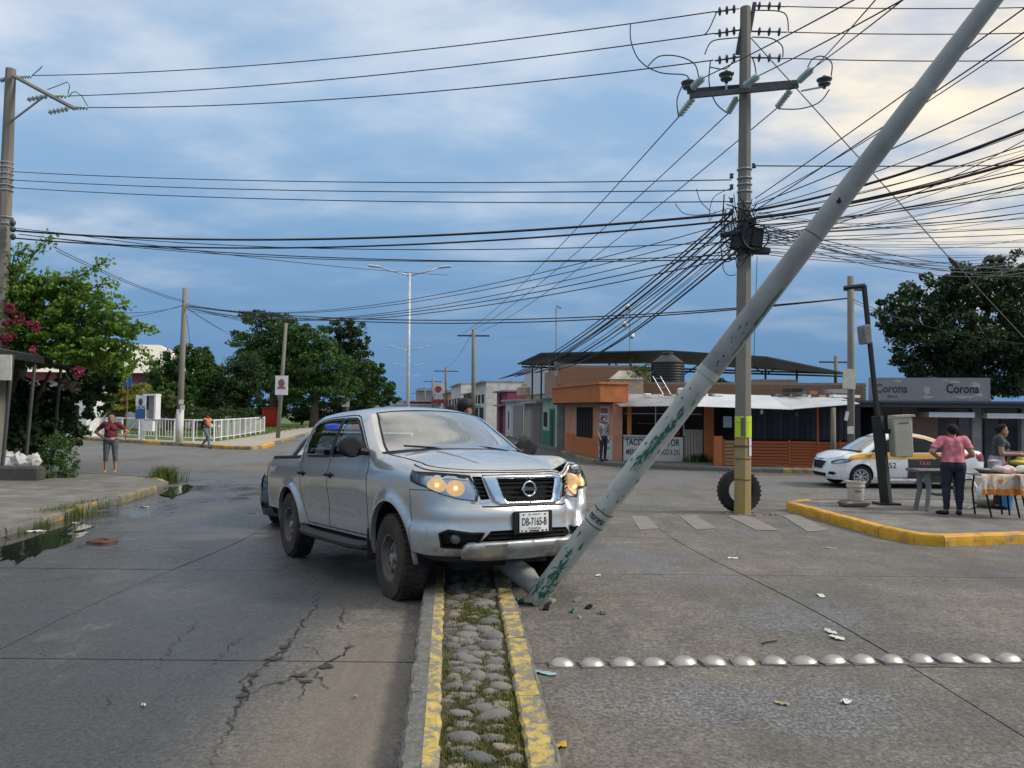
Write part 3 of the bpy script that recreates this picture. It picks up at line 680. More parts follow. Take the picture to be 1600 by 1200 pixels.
def build_sedan(name, label, cat, colour, kind):
    root = thing(name, label, cat)
    Wz = spl([.18, .30, .50, .66, .80, .90, .97, 1.10, 1.28, 1.42, 1.48], [.76, .80, .835, .85, .845, .83, .81, .745, .665, .58, .53])
    ks = [(-2.28, .98), (-2.15, 1.03), (-1.75, 1.06), (-1.5, 1.10), (-1.15, 1.26), (-.75, 1.41), (-.4, 1.46), (0, 1.475), (.3, 1.44), (.55, 1.36), (.95, 1.14), (1.20, 1.0), (1.30, .965), (1.6, .93), (1.9, .86), (2.1, .78), (2.17, .74)]
    Zt = spl([k[0] for k in ks], [k[1] for k in ks]); Zb = spl([-2.28, -1.7, -.9, .9, 1.7, 2.17], [.32, .26, .21, .21, .22, .22])
    Fz = spl([.15, .25, .40, .55, .68, .80, .95], [-.06, -.01, .02, .0, -.04, -.11, -.2])
    hr = lambda y: np.where(np.asarray(y) > 1.3, .09, np.where(np.asarray(y) < -1.6, .07, .05))
    crown = spl([-2.3, -1.8, -1.2, -.5, .4, 1.2, 1.6, 2.0, 2.17], [.02, .03, .03, .05, .05, .03, .05, .04, 0]); bow = spl([-2.3, -1.7, -1.2, -.3, .35, 1.2, 1.4, 1.9, 2.17], [0, -.1, -.12, 0, .10, .2, .15, .02, 0])
    wf = (1.30, .30); wr = (-1.30, .30)
    C = Car(root, -2.28, 1.66, .50, 2.4, Wz, Zt, Zb, Fz, [wf, wr], .345, .018, hr, crown, bow, None, rear_round=.16)
    if kind == 'taxi': paint = flake_paint('taxi white paint', (.80, .80, .79), rough=.3, metal=.0, zdirt=.42)
    else: paint = flake_paint('police dark paint', (.012, .014, .022), (.06, .055, .05), .25, .0, .42)
    archs = [arch_poly(w[0], w[1]+.02, .345, .1) for w in (wf, wr)]
    ss_ = np.concatenate([np.linspace(C.yr, C.yc, 90), np.linspace(C.yc, C.send, 34)[1:]])
    dom = [(a, float(C.bot(a))) for a in ss_]+[(a, float(C.top(a))) for a in ss_[::-1]]
    winF = [(1.02, .985), (.86, 1.09), (.62, 1.235), (.40, 1.335), (.22, 1.385), (.02, 1.40), (.0, .985)]
    winR = [(-.07, .985), (-.05, 1.40), (-.35, 1.39), (-.62, 1.34), (-.85, 1.255), (-1.08, 1.13), (-1.14, 1.05), (-1.05, 1.0)]
    doorF = [(1.0, .30), (1.05, .6), (1.08, .97), (.88, 1.12), (.62, 1.27), (.40, 1.37), (.22, 1.415), (-.02, 1.43), (-.03, .98), (-.02, .30)]
    doorR = [(-.02, .30), (-.03, .98), (-.02, 1.43), (-.36, 1.42), (-.65, 1.37), (-.90, 1.28), (-1.13, 1.14), (-1.18, 1.03), (-1.16, .80), (-1.02, .64), (-.95, .5), (-.92, .30)]
    head = [(C.yc-.14, .80), (C.yc-.02, .72)]+C.fp([(.78, .665), (.66, .645), (.58, .66), (.56, .70), (.66, .745), (.78, .785)])
    fog = C.fp([(.50, .36), (.66, .34), (.74, .39), (.66, .435), (.55, .43)]); gr = [(C.send+.01, .49)]+C.fp([(.26, .49), (.37, .60), (.42, .70)])+[(C.send+.01, .725)]; low = [(C.send+.01, .28)]+C.fp([(.40, .28), (.44, .38)])+[(C.send+.01, .39)]
    tail = [(-2.275, .74), (-2.05, .76), (-1.98, .85), (-2.0, .97), (-2.275, .96)]
    R = cdt(dom, [('door_front', doorF), ('door_rear', doorR), ('winF', winF), ('winR', winR), ('head', head), ('fog', fog), ('grille', gr), ('low', low), ('tail', tail), ('arch', archs[0]), ('arch', archs[1])], .05)
    def three(key, off=0): V, T = R[key]; return C.smap(V[:, 0], V[:, 1], off), T
    V, T = three('rest'); C.obj('body', V, T, paint, mirror=2)
    stripe = M('taxi stripe', (.78, .36, .035), .35, coat=.4, var=.06); dk = M('dark decal', (.035, .037, .04), .4)
    for sd in (1, -1):
        for key, wk, W_, D_ in (('door_front', 'winF', winF, doorF), ('door_rear', 'winR', winR, doorR)):
            V, T = three(key); d = C.obj('door', V, T, paint if kind == 'taxi' else (M('police white paint', (.78, .78, .77), .3, coat=.5, var=.04) if key == 'door_front' else paint), mirror=sd)
            V, T = three(wk, -.01); C.obj('window', V, T, SIDEGLASS, d, mirror=sd); C.ribbon('window_seal', W_, BLACK, .022, .001, d, sd, True); C.ribbon('door_gap', D_, DARK, .008, .0015, d, sd, True)
            P0 = C.smap(np.array([.10 if wk == 'winF' else -.98]), np.array([.87]))[0]
            C.mb('handle', MB().tube([P0+np.array([0, -.08, 0]), P0+np.array([.03, -.04, .004]), P0+np.array([.03, .04, .004]), P0+np.array([0, .08, 0])], .012, 8), BLACK, d, mirror=sd)
        C.patch('pillar_trim', [(.0, .99), (.02, 1.4), (-.05, 1.4), (-.07, .99)], BLACK if kind != 'taxi' else paint, .003, mirror=sd)
        V, T = three('head', -.03); hl = C.obj('headlight', V, T, M('lamp reflector', (.62, .63, .64), .22, .9), mirror=sd); V, T = three('head', .003); C.obj('lens', V, T, LENS, hl, mirror=sd); C.ribbon('lamp_seal', head, BLACK, .012, .004, hl, sd, True)
        V, T = three('fog', -.02); C.obj('fog_recess', V, T, BLACK, mirror=sd)
        V, T = three('tail', .006); C.obj('tail_light', V, T, M('red lamp', (.22, .01, .012), .25, coat=.6), mirror=sd)
        mr = MB().ellipsoid((.93, .86, 1.02), (.09, .06, .065), 14, 10); C.mb('mirror', mr, BLACK if kind == 'taxi' else paint, mirror=sd)
        st = MB().box((.80, 0, .22), (.04, 1.7, .08), bev=.015); C.mb('sill', st, paint, mirror=sd)
        if kind == 'taxi':
            C.patch('stripe', [(1.70, .79), (1.60, .875), (1.30, .935), (1.08, .955), (-1.2, .965), (-1.7, .965), (-1.95, .94), (-1.95, .86), (-1.2, .825), (.3, .805), (1.3, .80), (1.55, .765)], stripe, .004, .04, mirror=sd)
            C.patch('stripe', [(-1.25, 1.09), (-1.1, 1.165), (-.85, 1.30), (-.55, 1.385), (-.2, 1.425), (-.2, 1.452), (-.55, 1.425), (-.85, 1.365), (-1.15, 1.25), (-1.45, 1.115)], stripe, .004, .04, mirror=sd)
            C.patch('decal', [(-.03, .27), (-.04, .60), (-.02, .80), (-.95, .815), (-1.14, .815), (-1.10, .74), (-.97, .60), (-.90, .45), (-.88, .27)], dk, .003, .04, mirror=sd)
            for body, yy, zz, sz, m_ in (('52', .42, .62, .22, BLACK), ('TAXI', 1.10, .88, .07, BLACK), ('TAXI', -.5, .68, .15, M('pink decal', (.6, .16, .2), .5))):
                P0 = C.smap(np.array([yy]), np.array([zz]), .007)[0]; text(body, sz, m_, 'lettering', root, (P0[0]*sd, P0[1], P0[2]), (pi/2-.05, 0, pi/2*sd), .001)
        else:
            P0 = C.smap(np.array([1.50]), np.array([.78]), .012)[0]; text('222', .15, M('decal white', (.75, .75, .74), .5), 'lettering', root, (P0[0]*sd+.01*sd, P0[1], P0[2]-.03), (pi/2-.15, 0, pi/2*sd), .002)
    for (yw, zw) in (wf, wr):
        a = np.array(arch_poly(yw, zw+.02, .345, .3)[:-2]); n = len(a); B = C.smap(a[:, 0], a[:, 1]); E_ = B.copy(); E_[:, 0] = .45; i = np.arange(n-1)
        T = np.vstack([np.stack([i, i+1, n+i+1], 1), np.stack([i, n+i+1, n+i], 1), np.stack([n+i, n+i+1, np.full(n-1, 2*n)], 1)]); C.obj('wheel_liner', np.vstack([B, E_, [[.45, yw, zw]]]), T, DARK, mirror=3)
    def tops(nm, poly, mat, step=.06, off=0, parent=None):
        r = cdt(poly, [], step)['rest']; return C.obj(nm, C.tmap(r[0][:, 0], r[0][:, 1], off), r[1], mat, parent)
    yh = C.yc+C.ry-.02
    tops('hood', [(-.985, 1.34), (.985, 1.34), (.985, yh-.08), (.96, yh), (-.96, yh), (-.985, yh-.08)], paint, .07, .003)
    tops('scuttle', [(-1, 1.18), (1, 1.18), (1, 1.35), (-1, 1.35)], BLACK); tops('windshield', [(-.92, 1.20), (.92, 1.20), (.88, .42), (-.88, .42)], WSHIELD)
    for q in (-1, 1): tops('pillar', [(q*.92, 1.20), (q*1, 1.20), (q*1, .42), (q*.88, .42)][::q], paint); tops('rear_pillar', [(q*.88, -.75), (q*1, -.75), (q*1, -1.6), (q*.90, -1.6)][::q], stripe if kind == 'taxi' else paint)
    tops('roof', [(-1, -.75), (1, -.75), (1, .42), (-1, .42)], paint); tops('rear_window', [(-.90, -1.6), (.90, -1.6), (.88, -.75), (-.88, -.75)], SIDEGLASS)
    tops('trunk_lid', [(-1, -2.26), (1, -2.26), (1, -1.6), (-1, -1.6)], stripe if kind == 'taxi' else paint)
    C.mb('rear_panel', MB().box((0, -2.25, .63), (1.30, .06, .70), bev=.03), paint)
    V, T = three('grille', -.03); C.obj('grille', V, T, BLACK, mirror=2); V, T = three('low', -.03); C.obj('lower_intake', V, T, DARK, mirror=2)
    C.patch('grille_trim', C.fp([(.43, .71), (.37, .595), (.26, .485)])+[(C.send, .485), (C.send, .505)]+C.fp([(.24, .505), (.33, .60), (.385, .71)]), CHROME, .006, .03, mirror=2)
    u = MB().box((0, 0, .24), (1.45, 1.75, .08)).box((0, 1.5, .4), (.85, 1.0, .4)).box((0, -1.5, .4), (.85, 1.3, .4)); C.mb('chassis', u, DARK, smooth=False)
    iv = M('cabin trim', (.025, .025, .027), .8)
    for x0 in (.34, -.34): C.mb('seat', MB().box((x0, .1, .55), (.46, .48, .16), bev=.04).box((x0, -.17, .85), (.45, .14, .55), bev=.04, rot=(.2, 0, 0)), iv)
    C.mb('rear_seat', MB().box((0, -.85, .8), (1.2, .16, .5), bev=.04, rot=(.2, 0, 0)), iv); C.mb('dashboard', MB().box((0, 1.0, .86), (1.3, .4, .22), bev=.05), iv)
    alloy = M('alloy rim', (.62, .63, .64), .35, .7, var=.08)
    for (x0, y0, sd) in ((.74, wf[0], 1), (-.74, wf[0], -1), (.74, wr[0], 1), (-.74, wr[0], -1)): wheel_proto('wheel', .305, .19, .215, alloy, 'alloy', root, (x0, y0, .305), sd)
    if kind != 'taxi':
        lb = MB().box((0, .05, 1.545), (1.02, .26, .04), bev=.01); lbo = C.mb('light_bar', lb, BLACK)
        for k, (x0, col, es) in enumerate(((.37, (.05, .12, 1.0), 2.6), (.125, (.8, .85, 1), .6), (-.125, (1, .5, .3), .8), (-.37, (1.0, .05, .03), 2.8))):
            C.mb('beacon', MB().box((x0, .05, 1.615), (.24, .22, .10), bev=.025), M('beacon %d' % k, tuple(min(.8, .1+.6*c) for c in col), .25, emit=col, es=es), lbo)
        for q in (-1, 1): C.mb('roof_mount', MB().box((q*.4, .05, 1.51), (.05, .1, .06)), BLACK, lbo)
    return root
taxi = build_sedan('taxi_car', 'white taxi sedan with orange side stripe parked across the right side of the junction', 'taxi', None, 'taxi')
taxi.location = (10.85, 22.0, gz(12, 22)-.005); taxi.rotation_euler = (0, 0, radians(92)); taxi.scale = (1, .98, 1)
police = build_sedan('police_car', 'dark police sedan with lit red and blue light bar parked behind the silver pickup', 'police car', None, 'police')
police.location = (-2.95, 14.35, gz(-3, 14.3)-.005); police.rotation_euler = (0, 0, radians(180-12))

# ------------------------------------------------------------------ ground
def road_mat():
    m = bpy.data.materials.new('road concrete'); m.use_nodes = True; nt = m.node_tree; N = nt.nodes; L = nt.links; p = N['Principled BSDF']
    pos = N.new('ShaderNodeNewGeometry').outputs['Position']; sp = N.new('ShaderNodeSeparateXYZ'); L.new(pos, sp.inputs[0])
    def noise(s, d=6, r=.6, st=None, off=0):
        mp = N.new('ShaderNodeMapping'); L.new(pos, mp.inputs[0]); mp.inputs['Scale'].default_value = st or (1, 1, 1); mp.inputs['Location'].default_value = (off, off*.3, 0)
        x = N.new('ShaderNodeTexNoise'); x.inputs['Scale'].default_value = s; x.inputs['Detail'].default_value = d; x.inputs['Roughness'].default_value = r; L.new(mp.outputs[0], x.inputs['Vector']); return x.outputs[0]
    def rmp(v, a, b, c=0, d=1, sm=False):
        x = N.new('ShaderNodeMapRange'); x.interpolation_type = 'SMOOTHSTEP' if sm else 'LINEAR'; L.new(v, x.inputs[0])
        for i, q in ((1, a), (2, b), (3, c), (4, d)): x.inputs[i].default_value = q
        return x.outputs[0]
    def mixc(f, a, b):
        x = N.new('ShaderNodeMix'); x.data_type = 'RGBA'
        if isinstance(f, (int, float)): x.inputs[0].default_value = f
        else: L.new(f, x.inputs[0])
        for i, v in ((6, a), (7, b)):
            if isinstance(v, tuple): x.inputs[i].default_value = (*v, 1)
            else: L.new(v, x.inputs[i])
        return x.outputs[2]
    def mt(op, a, b):
        x = N.new('ShaderNodeMath'); x.operation = op
        for i, v in enumerate((a, b)):
            if isinstance(v, (int, float)): x.inputs[i].default_value = v
            else: L.new(v, x.inputs[i])
        return x.outputs[0]
    X, Y = sp.outputs[0], sp.outputs[1]
    big = noise(.55, 5, .6); med = noise(2.6, 7, .65); fine = noise(38, 5, .75); vfine = noise(120, 3, .7)
    c = mixc(rmp(med, .34, .66), (.165, .144, .118), (.295, .262, .218))
    c = mixc(rmp(big, .42, .62, 0, .75), c, (.135, .130, .123))
    # exposed bluish aggregate patches where the wearing course has gone
    ag = rmp(mt('ADD', noise(.38, 5, .62, None, 7), rmp(Y, 14, 22, 0, .12)), .56, .62)
    c = mixc(mt('MULTIPLY', ag, .8), c, mixc(rmp(vfine, .35, .65), (.10, .105, .115), (.30, .31, .33)))
    dv = N.new('ShaderNodeVectorMath'); dv.operation = 'DISTANCE'; mp2 = N.new('ShaderNodeMapping'); L.new(pos, mp2.inputs[0]); mp2.inputs['Scale'].default_value = (1, 2.2, 0); L.new(mp2.outputs[0], dv.inputs[0]); dv.inputs[1].default_value = (1.35, 4.45*2.2, 0)
    pa = rmp(mt('ADD', dv.outputs['Value'], mt('MULTIPLY', noise(1.5, 6, .6, None, 1), 2.4)), 2.35, 1.75)
    c = mixc(mt('MULTIPLY', pa, .75), c, mixc(rmp(fine, .35, .65), (.085, .088, .095), (.33, .335, .345)))
    # pale stone chips and dark grit
    vo = N.new('ShaderNodeTexVoronoi'); vo.inputs['Scale'].default_value = 46; L.new(pos, vo.inputs['Vector'])
    chip = rmp(vo.outputs['Distance'], .12, .2, 1, 0); cl = rmp(noise(9, 3, .5, None, 2), .52, .60)
    c = mixc(mt('MULTIPLY', mt('MULTIPLY', chip, cl), .7), c, (.45, .43, .40))
    c = mixc(rmp(fine, .38, .58, .8, 0), c, (.05, .046, .04)); c = mixc(rmp(noise(15, 6, .75, None, 3), .36, .5, .6, 0), c, (.06, .055, .048)); c = mixc(rmp(noise(21, 5, .7, None, 6), .56, .68, 0, .55), c, (.34, .32, .285))
    c = mixc(mt('MULTIPLY', rmp(noise(.9, 6, .7, (1, .35, 1), 13), .52, .66), .5), c, (.075, .07, .064))
    # rain-wet left carriageway, drying along the wheel tracks
    left = rmp(X, -1.0, -1.9, 0, 1, True); wn = mt('ADD', mt('MULTIPLY', noise(.75, 7, .66, (1, .55, 1), 4), .75), mt('MULTIPLY', noise(3.2, 6, .7, None, 9), .25))
    far = rmp(Y, 20, 26, 1, 0)
    wet = mt('MULTIPLY', mt('MULTIPLY', left, far), rmp(wn, .27, .47))
    wr = mt('MULTIPLY', rmp(X, -.5, .4, 0, 1), rmp(wn, .60, .68)); wet = mt('MAXIMUM', wet, mt('MULTIPLY', wr, .7))
    deep = mt('MULTIPLY', mt('MULTIPLY', left, far), rmp(mt('ADD', wn, rmp(X, -4.0, -7.5, 0, .14)), .60, .66))
    c = mixc(mt('MULTIPLY', wet, .85), c, mixc(rmp(fine, .3, .7), (.030, .031, .033), (.085, .087, .090))); c = mixc(mt('MULTIPLY', deep, .7), c, (.022, .023, .025))
    # brown silt dried against the median
    silt = mt('MULTIPLY', mt('MULTIPLY', rmp(X, -1.45, -1.0, 0, 1, True), rmp(X, -.5, -.62, 0, 1)), mt('MULTIPLY', rmp(Y, 6.4, 5.0, 0, 1), rmp(noise(1.4, 5, .6, (1, .4, 1), 5), .35, .6, .3, 1)))
    c = mixc(mt('MULTIPLY', silt, .8), c, mixc(rmp(noise(6, 5, .6, (1, .1, 1)), .3, .7), (.155, .125, .098), (.22, .185, .15)))
    L.new(c, p.inputs['Base Color'])
    ro = mt('SUBTRACT', rmp(med, .3, .7, .78, .9), mt('MULTIPLY', wet, .56)); ro = mt('SUBTRACT', ro, mt('MULTIPLY', deep, .30)); L.new(mt('MAXIMUM', ro, .06), p.inputs['Roughness'])
    b = N.new('ShaderNodeBump'); b.inputs['Distance'].default_value = .02; L.new(rmp(deep, 0, 1, .75, .12), b.inputs['Strength'])
    L.new(mt('ADD', mt('MULTIPLY', fine, .75), mt('ADD', mt('MULTIPLY', noise(15, 6, .72), .9), mt('MULTIPLY', med, .6))), b.inputs['Height']); L.new(b.outputs[0], p.inputs['Normal'])
    MATS['road'] = m; return m
ROAD = road_mat()
CONC = M('pavement concrete', (.215, .20, .178), .85, var=.3, scale=3.5, bump=.5, bscale=45, col2=(.115, .108, .098), amt=.48, sc2=1.3, soft=.15, wpos=True)
YEL = M('worn yellow paint', (.50, .37, .10), .8, var=.25, scale=14, bump=.6, bscale=40, col2=(.21, .19, .15), amt=.52, sc2=11, soft=.05, wpos=True)
YEL2 = M('yellow kerb paint', (.66, .345, .025), .65, var=.2, scale=4, bump=.3, bscale=40, col2=(.16, .14, .11), amt=.26, sc2=3.2, soft=.09, wpos=True)
KCON = M('old kerb concrete', (.15, .145, .13), .9, var=.35, scale=22, bump=.7, bscale=55, col2=(.46, .31, .06), amt=.17, sc2=16, soft=.03, wpos=True)
SOIL = M('damp soil', (.085, .07, .045), .95, var=.4, scale=20, bump=.8, bscale=50, wpos=True)
GRASSM = leaf_mat('grass blades', (.045, .075, .012), (.14, .19, .035), .3, .7)
MOSSM = leaf_mat('moss grass', (.055, .065, .014), (.17, .175, .04), .2, .8)

def sheet(name, x0, x1, y0, y1, stepx, stepy, zf, mat, parent=None):
    xs = np.arange(x0, x1+1e-6, stepx); ys = np.arange(y0, y1+1e-6, stepy); nx, ny = len(xs), len(ys)
    V = np.array([(x, y, zf(x, y)) for y in ys for x in xs]); i, j = np.meshgrid(np.arange(nx-1), np.arange(ny-1)); a = (j*nx+i).ravel()
    return fast_mesh(name, V, np.stack([a, a+1, a+nx+1, a+nx], 1), mat, parent, True)
gv = []; ys = list(np.arange(-12, 30, .5))+list(np.arange(30, 120, 10))+[120, 200, 400, 800, 1600]; xs = [-1600, -400, -120, -60, -30, -20, -14, -10, -6, -3, 0, 3, 6, 10, 14, 20, 30, 60, 120, 400, 1600]
gv = np.array([(x, y, gz(x, y)-.022) for y in ys for x in xs]); i, j = np.meshgrid(np.arange(len(xs)-1), np.arange(len(ys)-1)); a = (j*len(xs)+i).ravel()
road = struct(fast_mesh('road', gv, np.stack([a, a+1, a+len(xs)+1, a+len(xs)], 1), ROAD, None, True, local=True))
def xl(y): return -.49-.082*(y-3.58)
def xr(y): return .22-.06*(y-3.6)
colsL = [(lambda y: -7.05-.11*(y-5)), (lambda y: -3.42-.075*(y-5)), (lambda y: xl(y)+.02)]
colsR = [(lambda y: xr(y)-.02), (lambda y: 2.62-.02*(y-5)), (lambda y: 6.0-.02*(y-5)), (lambda y: 9.4-.02*(y-5)), (lambda y: 12.8)]
rowsY = [-2.2, 1.62, 5.06, 8.45, 11.9, 15.4]
def slab(fl, fr, y0, y1):
    nx = max(4, int(abs(fr((y0+y1)/2)-fl((y0+y1)/2))/.35)); ny = 12; g = .007; V = []
    dz = random.uniform(-.003, .003); tl = random.uniform(-.002, .002)
    for j in range(ny+1):
        y = y0+g+(y1-y0-2*g)*j/ny; a, b = fl(y)+g, fr(y)-g
        for i in range(nx+1):
            x = a+(b-a)*i/nx; V.append((x, y, gz(x, y)+dz+tl*(i/nx-.5)))
    n0 = len(V); rim = [i for i in range(nx+1)]+[(j)*(nx+1)+nx for j in range(1, ny+1)]+[ny*(nx+1)+i for i in range(nx-1, -1, -1)]+[j*(nx+1) for j in range(ny-1, 0, -1)]
    for k in rim: v = V[k]; V.append((v[0], v[1], v[2]))
    for k in rim: v = V[k]; V.append((v[0], v[1], v[2]-.03))
    R_ = len(rim)
    F = []
    for j in range(ny):
        for i in range(nx): q = j*(nx+1)+i; F.append((q, q+1, q+nx+2, q+nx+1))
    for k in range(len(rim)): k2 = (k+1) % len(rim); F.append((n0+k, n0+R_+k, n0+R_+k2, n0+k2))
    return fast_mesh('slab', np.array(V), np.array(F), ROAD, road)
for r in range(len(rowsY)-1):
    for cs in (colsL, colsR):
        for k in range(len(cs)-1): slab(cs[k], cs[k+1], rowsY[r], rowsY[r+1])
# cracks: thin dark seams laid over the slabs
CRACK = M('crack dirt', (.018, .016, .014), .95, var=.4)
def crack(pts, w, name='crack'):
    P = [G(*p) for p in pts]; Q = []
    for a, b in zip(P[:-1], P[1:]):
        n = max(2, int((b-a).length/.035))
        for k in range(n): Q.append(a.lerp(b, k/n)+Vector((random.gauss(0, .016), random.gauss(0, .016), 0)))
    Q.append(P[-1]); V = []; F = []
    for i, q in enumerate(Q):
        t = (Q[min(i+1, len(Q)-1)]-Q[max(i-1, 0)]).normalized(); nn = Vector((-t.y, t.x, 0)); ww = w*random.uniform(.25, 1.2)*(.25+.75*sin(pi*min(1, max(.03, i/len(Q)))))
        for s_ in (-1, 1): x, y = q.x+nn.x*s_*ww, q.y+nn.y*s_*ww; V.append((x, y, gz(x, y)+.0045))
    for i in range(len(Q)-1): F.append((2*i, 2*i+1, 2*i+3, 2*i+2))
    m = MB().add(V, F); return m.build(name, CRACK, road)
crack([(332, 1195), (352, 1150), (372, 1105), (380, 1085), (400, 1050), (425, 1030), (452, 1005), (470, 975), (492, 950), (497, 925)], .008)
crack([(380, 1090), (410, 1075), (440, 1065), (470, 1055), (505, 1040), (540, 1020), (548, 1005)], .010)
crack([(470, 1100), (474, 1070), (466, 1055), (462, 1040)], .005); crack([(440, 1030), (450, 1015), (480, 1010), (500, 1025)], .005)
crack([(330, 1040), (345, 1025), (372, 1000), (400, 985)], .005); crack([(510, 1075), (500, 1060), (490, 1045)], .007); crack([(530, 990), (534, 970), (536, 950)], .006)
crack([(245, 1050), (260, 1020), (300, 980), (320, 965)], .003); crack([(160, 1110), (175, 1085)], .003); crack([(378, 1108), (386, 1085), (376, 1068), (390, 1050)], .007)
crack([(425, 905), (450, 880), (490, 868), (515, 855)], .003)
crack([(1160, 880), (1150, 858), (1200, 850)], .003); crack([(60, 870), (120, 858), (200, 862), (280, 855), (330, 862)], .006)
crack([(0, 912), (90, 905), (150, 898)], .006); crack([(120, 875), (220, 868)], .004)
for px, py, r_ in ((428, 1030, .05), (445, 1012, .035), (398, 1055, .04), (470, 1056, .045), (505, 1042, .05), (380, 1088, .035), (478, 1065, .03), (372, 1104, .022), (545, 1012, .03), (440, 1068, .02)):
    c = G(px, py); V = []
    for k in range(14): w = 2*pi*k/14; q = random.uniform(.35, 1.1)*r_; x, y = c.x+cos(w)*q*1.3, c.y+sin(w)*q; V.append((x, y, gz(x, y)+.0062))
    V.append((c.x, c.y, gz(c.x, c.y)+.0062)); MB().add(V, [(k, (k+1) % 14, 14) for k in range(14)]).build('spalled_patch', M('spalled concrete', (.045, .041, .036), .95, var=.5, scale=40, bump=.6), road)
# water standing in the gutter
WATER = M('gutter water', (.020, .022, .020), .04, var=.1, spec=.6)
def puddle(pts, name='puddle'):
    P = [G(*p) for p in pts]; c = sum(P, Vector())/len(P); out = []
    n = len(P)
    for i in range(n):
        for k in range(9):
            q = P[i].lerp(P[(i+1) % n], k/9); q = c+(q-c)*(1+random.gauss(0, .06)+.1*sin(i*2.3+k*.7)); out.append(q)
    zz = min(gz(q.x, q.y) for q in out)+.006
    V = [(q.x, q.y, gz(q.x, q.y)+.0065) for q in out]+[(c.x, c.y, gz(c.x, c.y)+.0065)]; k = len(out)
    return struct(MB().add(V, [(i, (i+1) % k, k) for i in range(k)]).build(name, WATER, None, smooth=True))
puddle([(0, 865), (10, 838), (60, 822), (120, 812), (150, 822), (120, 842), (60, 866), (20, 885)])
puddle([(250, 772), (258, 762), (300, 757), (296, 766), (268, 778)])
# worn crosswalk bars
CWM = M('worn white marking', (.262, .24, .21), .8, var=.25, scale=8, col2=(.19, .175, .155), amt=.72, sc2=3, soft=.22, wpos=True)
for q in ([(1135, 806), (1165, 804), (1218, 829), (1182, 829)], [(1222, 806), (1246, 804), (1296, 829), (1262, 831)], [(1060, 806), (1086, 805), (1120, 826), (1088, 828)], [(985, 806), (1010, 806), (1030, 826), (1000, 828)]):
    P = [G(*p) for p in q]; m = MB(); n = 6; V = []
    for i in range(n+1):
        for j in range(n+1):
            a_ = P[0].lerp(P[1], i/n); b_ = P[3].lerp(P[2], i/n); v = a_.lerp(b_, j/n); V.append((v.x, v.y, gz(v.x, v.y)+.004+.002))
    m.add(V, [(i*(n+1)+j, i*(n+1)+j+1, (i+1)*(n+1)+j+1, (i+1)*(n+1)+j) for i in range(n) for j in range(n)]); m.f = [f[::-1] for f in m.f]; m.build('crosswalk_bar', CWM, road)

def blades(name, pts, h, w, mat, parent=None, lean=.6, curl=2):
    n = len(pts); P = np.array(pts); a = rng.uniform(0, 2*pi, n); hh = h*rng.uniform(.45, 1.15, n); ln = rng.uniform(.1, lean, n)*hh; d = np.stack([np.cos(a), np.sin(a), 0*a], 1); s = np.stack([-np.sin(a), np.cos(a), 0*a], 1)*(w*rng.uniform(.6, 1.3, n))[:, None]
    up = np.array([0, 0, 1.]); b0 = P-s; b1 = P+s; m0 = P+d*(ln*.35)[:, None]+up*(hh*.6)[:, None]; tip = P+d*ln[:, None]+up*hh[:, None]
    V = np.concatenate([b0, b1, m0+s*.7, m0-s*.7, tip+s*.1, tip-s*.1]); i = np.arange(n)
    F = np.vstack([np.stack([i, n+i, 2*n+i, 3*n+i], 1), np.stack([3*n+i, 2*n+i, 4*n+i, 5*n+i], 1)])
    return fast_mesh(name, V, F, mat, parent)

# ------------------------------------------------------------------ cobbled median
med = thing('median_strip', 'narrow raised median of river cobbles between worn yellow kerbs', 'median', (0, 5, 0))
MT = .125
def kerb_piece(fx0, fx1, y0, y1, h, mats, name, parent, split=None, flip=False, bot=-.05):
    ny = max(3, int((y1-y0)/.06)); prof = [(0, bot), (0, h-.018), (.10, h-.004), (split or .5, h), ((split or .5)+.01, h), (.90, h-.004), (1, h-.018), (1, bot)]
    V = []; F = []; mi = []; k = len(prof)
    for j in range(ny+1):
        y = y0+.004+(y1-y0-.008)*j/ny; a, b = fx0(y), fx1(y); jit = [random.gauss(0, .005) for _ in range(4)]
        for i, (u, z) in enumerate(prof):
            e = jit[0] if i < 3 else (jit[1] if i > 4 else 0)
            V.append((a+(b-a)*u+e, y, gz(0, y)+z+(random.gauss(0, .0025) if 0 < i < k-1 else 0)))
    for j in range(ny):
        for i in range(k-1): q = j*k+i; F.append((q, q+k, q+k+1, q+1)); mi.append(1 if (i > 3) != flip else 0)
    F.append(tuple(range(k))); mi.append(0); F.append(tuple(range(ny*k+k-1, ny*k-1, -1))); mi.append(0)
    m = MB(); m.v = V; m.f = [f for f in F]; m.mi = mi
    return m.build(name, mats, parent, smooth=False)
y = -1.0
while y < 12.3:
    ln = random.uniform(.95, 1.1); kerb_piece(lambda t: xl(t), lambda t: xl(t)+.175, y, y+ln, MT, [KCON, YEL], 'kerb_stone', med, .56); y += ln
y = -1.0
while y < 12.3:
    ln = random.uniform(.95, 1.1); kerb_piece(lambda t: xr(t)-.145, lambda t: xr(t), y, y+ln, MT, [YEL, KCON], 'kerb_stone', med, .86); y += ln
V = []; ysb = np.arange(-1, 12.4, .15)
for yy in ysb:
    for u in np.linspace(0, 1, 6): V.append((xl(yy)+.17+(xr(yy)-.14-xl(yy)-.17)*u, yy, gz(0, yy)+.088+random.gauss(0, .006)))
n = len(ysb); fast_mesh('soil_bed', np.array(V), np.array([(j*6+i, j*6+i+1, (j+1)*6+i+1, (j+1)*6+i) for j in range(n-1) for i in range(5)]), SOIL, med, True)
MB().box(((xl(12.3)+xr(12.3))/2-.0, 12.42, gz(0, 12.4)+.03), (.74, .22, .18), bev=.05).build('kerb_nose', YEL, med)
